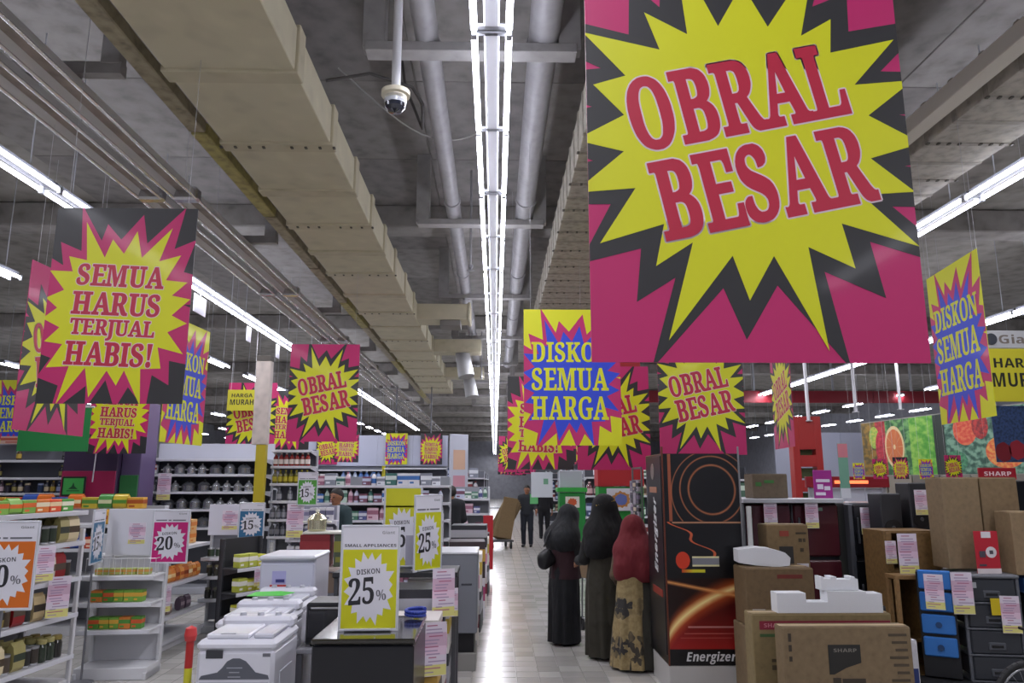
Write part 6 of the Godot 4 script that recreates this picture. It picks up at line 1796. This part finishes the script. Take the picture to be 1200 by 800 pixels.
func add_hands(body: MeshInstance3D, skin: Material, list: Array):
	var am: ArrayMesh = body.mesh
	for q in list:
		var hm := blob(hand_bones(q[0], q[1], q[2], q[3], q[4]), 0.0045, 0.006)
		am.add_surface_from_arrays(Mesh.PRIMITIVE_TRIANGLES, hm.surface_get_arrays(0))
		am.surface_set_material(am.get_surface_count() - 1, skin)

# pleated skirt or robe: rings [y, centre x, centre z, radius x, radius z, pleat depth]
func loft(rings: Array, pleats: int, phase: float, n := 72) -> SurfaceTool:
	var g := []
	for r in rings:
		var row := []
		for i in n:
			var a := TAU * i / n
			var k: float = 1.0 + r[5] * (cos(a * pleats + phase) * 0.6 + cos(a * (pleats * 2 - 3) + phase * 2.0) * 0.4)
			row.append(Vector3(r[1] + cos(a) * r[3] * k, r[0], r[2] + sin(a) * r[4] * k))
		g.append(row)
	var st := T()
	st.set_smooth_group(0)
	for j in rings.size() - 1:
		for i in n:
			var q := (i + 1) % n
			for p in [g[j][i], g[j][q], g[j + 1][q], g[j][i], g[j + 1][q], g[j + 1][i]]:
				st.add_vertex(p)
	st.index()
	st.generate_normals()
	return st

func face_parts(t: Node3D, c: Vector3, fwd: Vector3, s: float):
	var side := fwd.cross(Vector3.UP).normalized()
	var st := T()
	for sg in [-1.0, 1.0]:
		var e: Vector3 = c + fwd * 0.088 * s + side * sg * 0.032 * s + Vector3.UP * 0.012 * s
		bar(st, e - side * 0.012 * s, e + side * 0.012 * s, 0.006 * s, 0.006 * s, 8)
		bar(st, e + Vector3.UP * 0.022 * s - side * 0.018 * s, e + Vector3.UP * 0.024 * s + side * 0.016 * s, 0.004 * s, 0.003 * s, 6)
	mk("eyes", st, m("1c1512", 0.4), t)
	st = T()
	bar(st, c + fwd * 0.087 * s - Vector3.UP * 0.05 * s - side * 0.022 * s, c + fwd * 0.087 * s - Vector3.UP * 0.05 * s + side * 0.022 * s, 0.006 * s, 0.006 * s, 8)
	mk("mouth", st, m("7d4038", 0.5), t)

func skull(c: Vector3, fwd: Vector3, s: float) -> Array:
	var up := Vector3.UP
	return [
		[c + up * 0.03 * s, c + up * 0.02 * s - fwd * 0.02 * s, 0.085 * s, 0.088 * s],
		[c, c - up * 0.06 * s + fwd * 0.025 * s, 0.07 * s, 0.045 * s],
		[c + fwd * 0.08 * s + up * 0.015 * s, c + fwd * 0.1 * s - up * 0.018 * s, 0.011 * s, 0.015 * s],
	]

# robed woman, about 1.5 m at s = 1, facing -z; arms: [[elbow, wrist], [elbow, wrist]]
func robed(label: String, at: Vector3, turn: float, s: float, o: Dictionary) -> Node3D:
	var t := thing("person", label, "person", at, turn)
	var lean: float = o.get("lean", 0.0)
	var hd := Vector3(0, 1.385, -0.03 - lean) * s
	if o.has("head"): hd = o.head * s
	var fwd: Vector3 = o.get("look", Vector3(0, -0.3, -1)).normalized()
	var skin := m("a8765a", 0.55)
	var bones := skull(hd, fwd, s)
	bones.append([hd - Vector3(0, 0.06, 0) * s, Vector3(0, 1.2, -0.01 - lean * 0.5) * s, 0.048 * s, 0.055 * s])
	bones.append([Vector3(0, 1.17, -lean * 0.4) * s, Vector3(0, 0.85, 0) * s, 0.1 * s, 0.11 * s])
	for sg in [-1.0, 1.0]:
		bones.append([Vector3(sg * 0.06, 1.17, -lean * 0.4) * s, Vector3(sg * 0.14, 1.15, -lean * 0.4) * s, 0.055 * s, 0.05 * s])
		bones.append([Vector3(sg * 0.07, 0.82, 0) * s, Vector3(sg * 0.08, 0.42, -0.01) * s, 0.08 * s, 0.055 * s])
		bones.append([Vector3(sg * 0.08, 0.42, -0.01) * s, Vector3(sg * 0.08, 0.08, 0.02) * s, 0.05 * s, 0.035 * s])
	var hands := []
	var sleeves := []
	for i in 2:
		var sg := -1.0 if i == 0 else 1.0
		var el: Vector3 = o.arms[i][0] * s
		var wr: Vector3 = o.arms[i][1] * s
		var sh := Vector3(sg * 0.15, 1.15, -lean * 0.4) * s
		bones.append([sh, el, 0.042 * s, 0.036 * s])
		bones.append([el, wr, 0.034 * s, 0.024 * s])
		hands.append([wr, wr - el, Vector3(-sg * 0.6, -0.8, 0), sg, s])
		sleeves.append([sh, el, 0.068 * s, 0.056 * s])
		sleeves.append([el, el.lerp(wr, 0.95), 0.054 * s, 0.05 * s])
	var body := put("body", blob(bones, 0.013, 0.03), skin, t)
	add_hands(body, skin, hands)
	face_parts(t, hd, fwd, s)
	put("sleeves", blob(sleeves, 0.014, 0.03), m(o.sleeve, 0.8, 0.0, {"sheen": 0.2, "fold": 1}), t)
	# robe
	var hem: float = o.get("hem", 0.2)
	var rings := []
	for q in [[1.2, 0.11, 0.085, 0.0], [1.14, 0.175, 0.11, 0.01], [1.02, 0.175, 0.125, 0.015], [0.88, 0.165, 0.125, 0.02], [0.76, 0.185, 0.15, 0.025], [0.6, 0.2, 0.16, 0.035], [0.4, 0.2 + (hem - 0.2) * 0.5, 0.165 + (hem - 0.2) * 0.5, 0.08], [0.2, 0.2 + (hem - 0.2) * 0.8, 0.17 + (hem - 0.2) * 0.8, 0.1], [0.035, hem, hem * 0.88, 0.12]]:
		rings.append([q[0] * s, 0.0, -lean * s * clampf((q[0] - 0.6) / 0.6, 0.0, 1.0) * 0.4, q[1] * s, q[2] * s, q[3]])
	mk("robe", loft(rings, 9, o.get("phase", 0.4)), o.robe_mat if o.has("robe_mat") else m(o.robe, 0.85, 0.0, {"sheen": 0.2, "fold": 1}), t)
	if o.has("jacket"):
		var jr := []
		for q in [[1.21, 0.12, 0.09], [1.14, 0.19, 0.125], [1.0, 0.195, 0.145], [0.85, 0.185, 0.145], [0.7, 0.205, 0.17]]:
			jr.append([q[0] * s, 0.0, -lean * s * 0.3, q[1] * s, q[2] * s, 0.02])
		mk("jacket", loft(jr, 7, 1.0), m(o.jacket, 0.85, 0.0, {"sheen": 0.2, "fold": 1}), t)
	if o.has("apron"):
		var ar := []
		for q in rings.slice(2):
			ar.append([q[0] - 0.0, q[1] + o.apron[1] * s, q[2] + o.apron[2] * s, q[3] * 0.82, q[4] * 0.9, q[5]])
		mk("patterned_panel", loft(ar, 8, 2.0), o.apron[0], t)
	# headscarf: hood, drape over shoulders and back
	var cape: float = o.get("cape", 1.0)
	var sc := [
		[hd + Vector3.UP * 0.03 * s, hd + Vector3.UP * 0.015 * s - fwd * 0.03 * s, 0.102 * s, 0.107 * s],
		[hd - Vector3.UP * 0.02 * s, hd - Vector3.UP * 0.09 * s, 0.098 * s, 0.088 * s],
		[hd - Vector3.UP * 0.09 * s, Vector3(0, 1.17, -lean * 0.5 + 0.01) * s, 0.085 * s, 0.13 * s],
		[Vector3(-0.12, 1.17, -lean * 0.4) * s, Vector3(0.12, 1.17, -lean * 0.4) * s, 0.085 * s, 0.085 * s],
		[Vector3(-0.08, 1.14, -lean * 0.35 + 0.02) * s, Vector3(-0.1, cape + 0.08, 0.03) * s, 0.12 * s, 0.125 * s],
		[Vector3(0.08, 1.14, -lean * 0.35 + 0.02) * s, Vector3(0.1, cape + 0.08, 0.03) * s, 0.12 * s, 0.125 * s],
		[Vector3(0, 1.1, 0.02) * s, Vector3(0, cape + 0.1, 0.0) * s, 0.14 * s, 0.15 * s],
	]
	for sg in [-1.0, 1.0]:
		sc.append([hd + (Vector3(sg * 0.035, -0.01, 0) - fwd * 0.03) * s, Vector3(sg * 0.12, 1.13, -lean * 0.4) * s, 0.078 * s, 0.095 * s])
		sc.append([hd + (Vector3(sg * 0.03, -0.05, 0) - fwd * 0.05) * s, Vector3(sg * 0.09, cape + 0.14, 0.06) * s, 0.07 * s, 0.11 * s])
	var cuts := []
	if not o.get("veiled", false):
		cuts = [[hd + fwd * 0.11 * s + Vector3.UP * 0.03 * s, hd + fwd * 0.1 * s - Vector3.UP * 0.045 * s, 0.055 * s, 0.05 * s]]
	cuts.append([Vector3(-0.6, cape - 0.36, 0) * s, Vector3(0.6, cape - 0.36, 0) * s, 0.36 * s, 0.36 * s])
	put("headscarf", blob(sc, 0.012, 0.05, cuts), m(o.scarf, 0.85, 0.0, {"sheen": 0.1, "fold": 1}), t)
	# shoes
	for sg in [-1.0, 1.0]:
		put("shoe", blob([[Vector3(sg * 0.075, 0.035, 0.06) * s, Vector3(sg * 0.085, 0.028, -0.12) * s, 0.034 * s, 0.027 * s]], 0.01, 0.01), m("1a1a1c", 0.6), t)
	return t

func clothed(label: String, at: Vector3, turn: float, s: float, shirt: String, pants: String, arms: Array) -> Node3D:
	var t := thing("person", label, "person", at, turn)
	var skin := m("9a6a4e", 0.55)
	var hd := Vector3(0, 1.52, -0.02) * s
	var fwd := Vector3(0, -0.1, -1).normalized()
	var bones := skull(hd, fwd, s)
	bones.append([hd - Vector3(0, 0.06, 0) * s, Vector3(0, 1.36, 0) * s, 0.05 * s, 0.06 * s])
	bones.append([Vector3(0, 1.3, 0) * s, Vector3(0, 0.95, 0) * s, 0.11 * s, 0.11 * s])
	var sl := [[Vector3(-0.1, 1.32, 0) * s, Vector3(0.1, 1.32, 0) * s, 0.1 * s, 0.1 * s], [Vector3(-0.06, 1.28, 0) * s, Vector3(-0.05, 0.9, 0) * s, 0.125 * s, 0.12 * s], [Vector3(0.06, 1.28, 0) * s, Vector3(0.05, 0.9, 0) * s, 0.125 * s, 0.12 * s]]
	var lg := [[Vector3(-0.06, 0.92, 0) * s, Vector3(0.06, 0.92, 0) * s, 0.115 * s, 0.115 * s]]
	var hands := []
	for i in 2:
		var sg := -1.0 if i == 0 else 1.0
		var el: Vector3 = arms[i][0] * s
		var wr: Vector3 = arms[i][1] * s
		var sh := Vector3(sg * 0.19, 1.33, 0) * s
		bones.append([sh, el, 0.045 * s, 0.038 * s])
		bones.append([el, wr, 0.036 * s, 0.026 * s])
		sl.append([sh, el, 0.068 * s, 0.055 * s])
		sl.append([el, el.lerp(wr, 0.6), 0.052 * s, 0.046 * s])
		hands.append([wr, wr - el, Vector3(-sg, 0, 0), sg, s])
		lg.append([Vector3(sg * 0.09, 0.88, 0) * s, Vector3(sg * 0.1, 0.48, -0.02) * s, 0.1 * s, 0.07 * s])
		lg.append([Vector3(sg * 0.1, 0.48, -0.02) * s, Vector3(sg * 0.1, 0.1, 0.03) * s, 0.07 * s, 0.06 * s])
		bones.append([Vector3(sg * 0.09, 0.88, 0) * s, Vector3(sg * 0.1, 0.48, -0.02) * s, 0.07 * s, 0.045 * s])
		bones.append([Vector3(sg * 0.1, 0.48, -0.02) * s, Vector3(sg * 0.1, 0.1, 0.03) * s, 0.045 * s, 0.03 * s])
	var body := put("body", blob(bones, 0.014, 0.03), skin, t)
	add_hands(body, skin, hands)
	face_parts(t, hd, fwd, s)
	put("shirt", blob(sl, 0.015, 0.05), m(shirt, 0.85), t)
	put("trousers", blob(lg, 0.015, 0.04), m(pants, 0.85), t)
	put("hair", blob([[hd + Vector3(0, 0.045, 0.01) * s, hd + Vector3(0, 0.02, 0.03) * s, 0.09 * s, 0.088 * s]], 0.01, 0.02, [[hd + fwd * 0.13 * s - Vector3.UP * 0.02 * s, hd + fwd * 0.12 * s - Vector3.UP * 0.1 * s, 0.1 * s, 0.1 * s]]), m("17130f", 0.6), t)
	for sg in [-1.0, 1.0]:
		put("shoe", blob([[Vector3(sg * 0.1, 0.045, 0.05) * s, Vector3(sg * 0.11, 0.036, -0.13) * s, 0.044 * s, 0.035 * s]], 0.011, 0.01), m("17171a", 0.6), t)
	return t

func trolley(label: String, at: Vector3, turn: float, hex: String) -> Node3D:
	var t := thing("shopping_trolley", label, "trolley", at, turn)
	var wire := m("9a9ca2", 0.3, 0.7)
	var st := T()
	var c := [Vector3(-0.22, 0.95, 0.35), Vector3(0.22, 0.95, 0.35), Vector3(0.18, 0.95, -0.35), Vector3(-0.18, 0.95, -0.35)]
	var d := [Vector3(-0.2, 0.5, 0.3), Vector3(0.2, 0.5, 0.3), Vector3(0.15, 0.6, -0.32), Vector3(-0.15, 0.6, -0.32)]
	for i in 4:
		var j := (i + 1) % 4
		bar(st, c[i], c[j], 0.008, 0.008, 6); bar(st, d[i], d[j], 0.006, 0.006, 6)
		for k in 8:
			var u := k / 8.0
			bar(st, c[i].lerp(c[j], u), d[i].lerp(d[j], u), 0.003, 0.003, 4)
		for k in range(1, 5):
			bar(st, c[i].lerp(d[i], k / 5.0), c[j].lerp(d[j], k / 5.0), 0.003, 0.003, 4)
	for k in 7: bar(st, d[0].lerp(d[1], k / 6.0), d[3].lerp(d[2], k / 6.0), 0.003, 0.003, 4)
	mk("basket", st, wire, t)
	st = T()
	for sx in [-0.2, 0.2]:
		tube(st, [Vector3(sx, 1.02, 0.42), Vector3(sx, 0.5, 0.32), Vector3(sx, 0.16, 0.34), Vector3(sx * 0.8, 0.14, -0.32)], 0.012, 8)
		bar(st, Vector3(sx * 0.8, 0.14, -0.32), Vector3(sx * 0.75, 0.6, -0.32), 0.01, 0.01, 6)
	mk("chassis", st, wire, t)
	st = T(); bar(st, Vector3(-0.22, 1.02, 0.42), Vector3(0.22, 1.02, 0.42), 0.016, 0.016, 12); mk("handle", st, m(hex, 0.4), t)
	for q in [Vector3(-0.2, 0.06, 0.34), Vector3(0.2, 0.06, 0.34), Vector3(-0.16, 0.06, -0.32), Vector3(0.16, 0.06, -0.32)]:
		st = T(); bar(st, q + Vector3(-0.015, 0, 0), q + Vector3(0.015, 0, 0), 0.06, 0.06, 16); box(st, q + Vector3(0, 0.05, 0), Vector3(0.045, 0.09, 0.03), 0.003); mk("wheel", st, m("26272a", 0.6), t)
	return t

func flower_cloth() -> StandardMaterial3D:
	var im := Image.create(256, 256, false, Image.FORMAT_RGB8)
	im.fill(Color("a5926a"))
	var r := RandomNumberGenerator.new()
	r.seed = 21
	var n := FastNoiseLite.new()
	n.seed = 4
	n.frequency = 0.05
	for y in 256:
		for x in 256:
			var c := Color("a5926a").lerp(Color("8a774f"), clampf(0.5 + n.get_noise_2d(x, y), 0, 1))
			im.set_pixel(x, y, c)
	for k in 16:
		var cx := r.randi_range(0, 255)
		var cy := r.randi_range(0, 255)
		var rad := r.randf_range(22, 34)
		for y in range(-40, 41):
			for x in range(-40, 41):
				var a := atan2(y, x)
				var rr := rad * (0.7 + 0.3 * sin(a * 3.0 + k) + 0.15 * sin(a * 7.0))
				if x * x * 2.0 + y * y * 0.7 < rr * rr:
					im.set_pixel((cx + x + 256) % 256, (cy + y + 256) % 256, Color("2b2a2c").lerp(Color("4a443c"), r.randf() * 0.5))
	var s := StandardMaterial3D.new()
	s.albedo_texture = ImageTexture.create_from_image(im)
	s.uv1_triplanar = true
	s.uv1_scale = Vector3.ONE * 1.35
	s.roughness = 0.85
	return s

func build_people():
	# woman in dark headscarf and black skirt, turned towards the trolley
	robed("person in charcoal headscarf, maroon jacket and long black skirt leaning over a trolley", Vector3(0.75, 0, -8.36), -58, 0.98, {
		"scarf": "191b20", "robe": "0d0f15", "sleeve": "15151a", "jacket": "30151e", "cape": 1.0, "lean": 0.06, "hem": 0.19, "head": Vector3(0, 1.36, -0.1), "look": Vector3(0, -0.75, -1),
		"arms": [[Vector3(-0.2, 0.93, -0.1), Vector3(-0.14, 0.88, -0.34)], [Vector3(0.2, 0.93, -0.08), Vector3(0.13, 0.88, -0.34)]], "phase": 1.2})
	var t := thing("shoulder_bag", "black shoulder bag on the back of the person in the charcoal headscarf", "bag", Vector3(0.55, 0.83, -8.25), 25)
	put("bag", blob([[Vector3(-0.02, 0.02, 0), Vector3(0.02, 0.12, 0), 0.07, 0.055], [Vector3(-0.04, 0.08, 0), Vector3(0.05, 0.05, 0), 0.055, 0.065]], 0.012, 0.04), m("15161a", 0.45), t)
	var st := T(); tube(st, [Vector3(-0.02, 0.19, 0), Vector3(0.04, 0.3, -0.02), Vector3(0.13, 0.4, -0.06), Vector3(0.2, 0.38, -0.1)], 0.009, 8); mk("strap", st, m("15161a", 0.5), t)
	# tall woman in black cape with gold headband
	t = robed("person in long black cape headscarf with a gold headband and olive robe", Vector3(1.12, 0, -7.72), 14, 1.05, {
		"scarf": "0e0e12", "robe": "333027", "sleeve": "121214", "cape": 0.92, "hem": 0.2, "look": Vector3(-0.2, -0.25, -1),
		"arms": [[Vector3(-0.2, 0.9, -0.05), Vector3(-0.17, 0.86, -0.28)], [Vector3(0.2, 0.9, -0.03), Vector3(0.15, 0.8, -0.2)]], "phase": 0.2})
	st = T()
	for i in 9:
		var a := -0.9 + 0.2 * i
		var p := Vector3(sin(a) * 0.124, 1.5 + 0.035 * sin(a), cos(a) * 0.128 - 0.03)
		box(st, p, Vector3(0.026, 0.016, 0.016), 0.004)
	mk("gold_headband", st, m("c9a44a", 0.3, 0.8), t)
	# smaller woman in maroon headscarf and patterned dress
	t = robed("shorter person in maroon headscarf and tan dress with dark flowers, bending forward", Vector3(1.34, 0, -7.32), -8, 0.92, {
		"scarf": "6b1a24", "robe": "33312a", "sleeve": "5a4a3a", "cape": 0.86, "lean": 0.06, "hem": 0.27, "look": Vector3(0.1, -0.6, -1),
		"arms": [[Vector3(-0.2, 0.9, -0.05), Vector3(-0.16, 0.8, -0.25)], [Vector3(0.22, 0.92, -0.06), Vector3(0.26, 0.78, -0.22)]], "phase": 2.2,
		"apron": [flower_cloth(), -0.045, 0.05]})
	# trolley they stand around
	trolley("steel shopping trolley with a cardboard pack and red tub, between the robed persons", Vector3(1.27, 0, -8.85), 15, "a8242c")
	single("packed_goods_box", goods("carton", Vector3(0.26, 0.4, 0.2), "8a7458", "a89a7c"), "brown carton standing in the steel shopping trolley", "carton", Vector3(1.15, 0.62, -8.9), 20)
	single("red_tub", goods("jar", Vector3(0.14, 0.16, 0.14), "b02a2c", "c83a3c"), "red tub on the brown carton in the shopping trolley", "tub", Vector3(1.15, 1.022, -8.9), 0)
	single("packed_goods_box", goods("carton", Vector3(0.18, 0.3, 0.2), "a88f6a", "c8c0b0"), "tan pack lying at the handle end of the shopping trolley", "carton", Vector3(1.36, 0.56, -8.7), 10)
	# far shoppers
	clothed("person in dark shirt and dark jeans pushing a cart of cardboard far down the aisle", Vector3(0.86, 0, -20.2), 170, 0.97, "23262c", "1e222c", [[Vector3(-0.24, 1.05, -0.05), Vector3(-0.3, 0.98, -0.28)], [Vector3(0.24, 1.05, -0.05), Vector3(0.3, 0.98, -0.28)]])
	clothed("person in black seen from behind, far down the aisle under the white notice board", Vector3(1.5, 0, -23.0), 5, 1.0, "17181c", "15161a", [[Vector3(-0.24, 1.05, 0.0), Vector3(-0.25, 0.8, -0.05)], [Vector3(0.24, 1.05, 0.0), Vector3(0.25, 0.8, -0.05)]])
	clothed("person with black hair in dark teal shirt behind the pale table", Vector3(-2.2, 0, -10.6), 150, 0.98, "2c3f42", "24262c", [[Vector3(-0.26, 1.08, -0.03), Vector3(-0.22, 1.05, -0.26)], [Vector3(0.26, 1.08, -0.03), Vector3(0.3, 1.1, -0.24)]])
	clothed("person with black hair in a black top behind the toiletries", Vector3(-0.78, 0, -13.6), 20, 0.99, "1a1b20", "1c1d22", [[Vector3(-0.24, 1.05, 0.0), Vector3(-0.25, 0.8, -0.05)], [Vector3(0.24, 1.05, 0.0), Vector3(0.22, 0.95, -0.2)]])
	# platform cart with cardboard
	t = thing("platform_cart", "platform cart loaded with folded brown cardboard far down the aisle", "cart", Vector3(0.12, 0, -20.0), 10)
	part_box("deck", t, Vector3(0, 0.2, 0), Vector3(0.6, 0.05, 0.9), m("4a4a4d", 0.5), 0.006)
	for q in [Vector3(-0.24, 0.08, 0.36), Vector3(0.24, 0.08, 0.36), Vector3(-0.24, 0.08, -0.36), Vector3(0.24, 0.08, -0.36)]:
		st = T(); bar(st, q + Vector3(-0.02, 0, 0), q + Vector3(0.02, 0, 0), 0.08, 0.08, 16); box(st, q + Vector3(0, 0.06, 0), Vector3(0.05, 0.1, 0.04)); mk("wheel", st, m("202124", 0.6), t)
	st = T(); tube(st, [Vector3(-0.27, 0.2, -0.42), Vector3(-0.27, 1.0, -0.46), Vector3(0.27, 1.0, -0.46), Vector3(0.27, 0.2, -0.42)], 0.015, 8); mk("push_bar", st, m("8a8c90", 0.3, 0.6), t)
	for k in 5:
		var c := thing("cardboard_sheet", "folded brown cardboard sheet leaning on the far platform cart", "cardboard", Vector3(0.0 + 0.06 * k, 0.228, -19.85 + 0.03 * k), 10, "cardboard sheets on the cart")
		st = T()
		box(st, Vector3(0, 0.52, 0), Vector3(0.5 - 0.03 * k, 1.04, 0.02), 0.003, Transform3D(Basis(Vector3.BACK, -0.5 + 0.08 * k), Vector3(0, 0.03, 0)))
		mk("sheet", st, cardboard(["86704e", "7d6746", "8f7a58"][k % 3]), c)
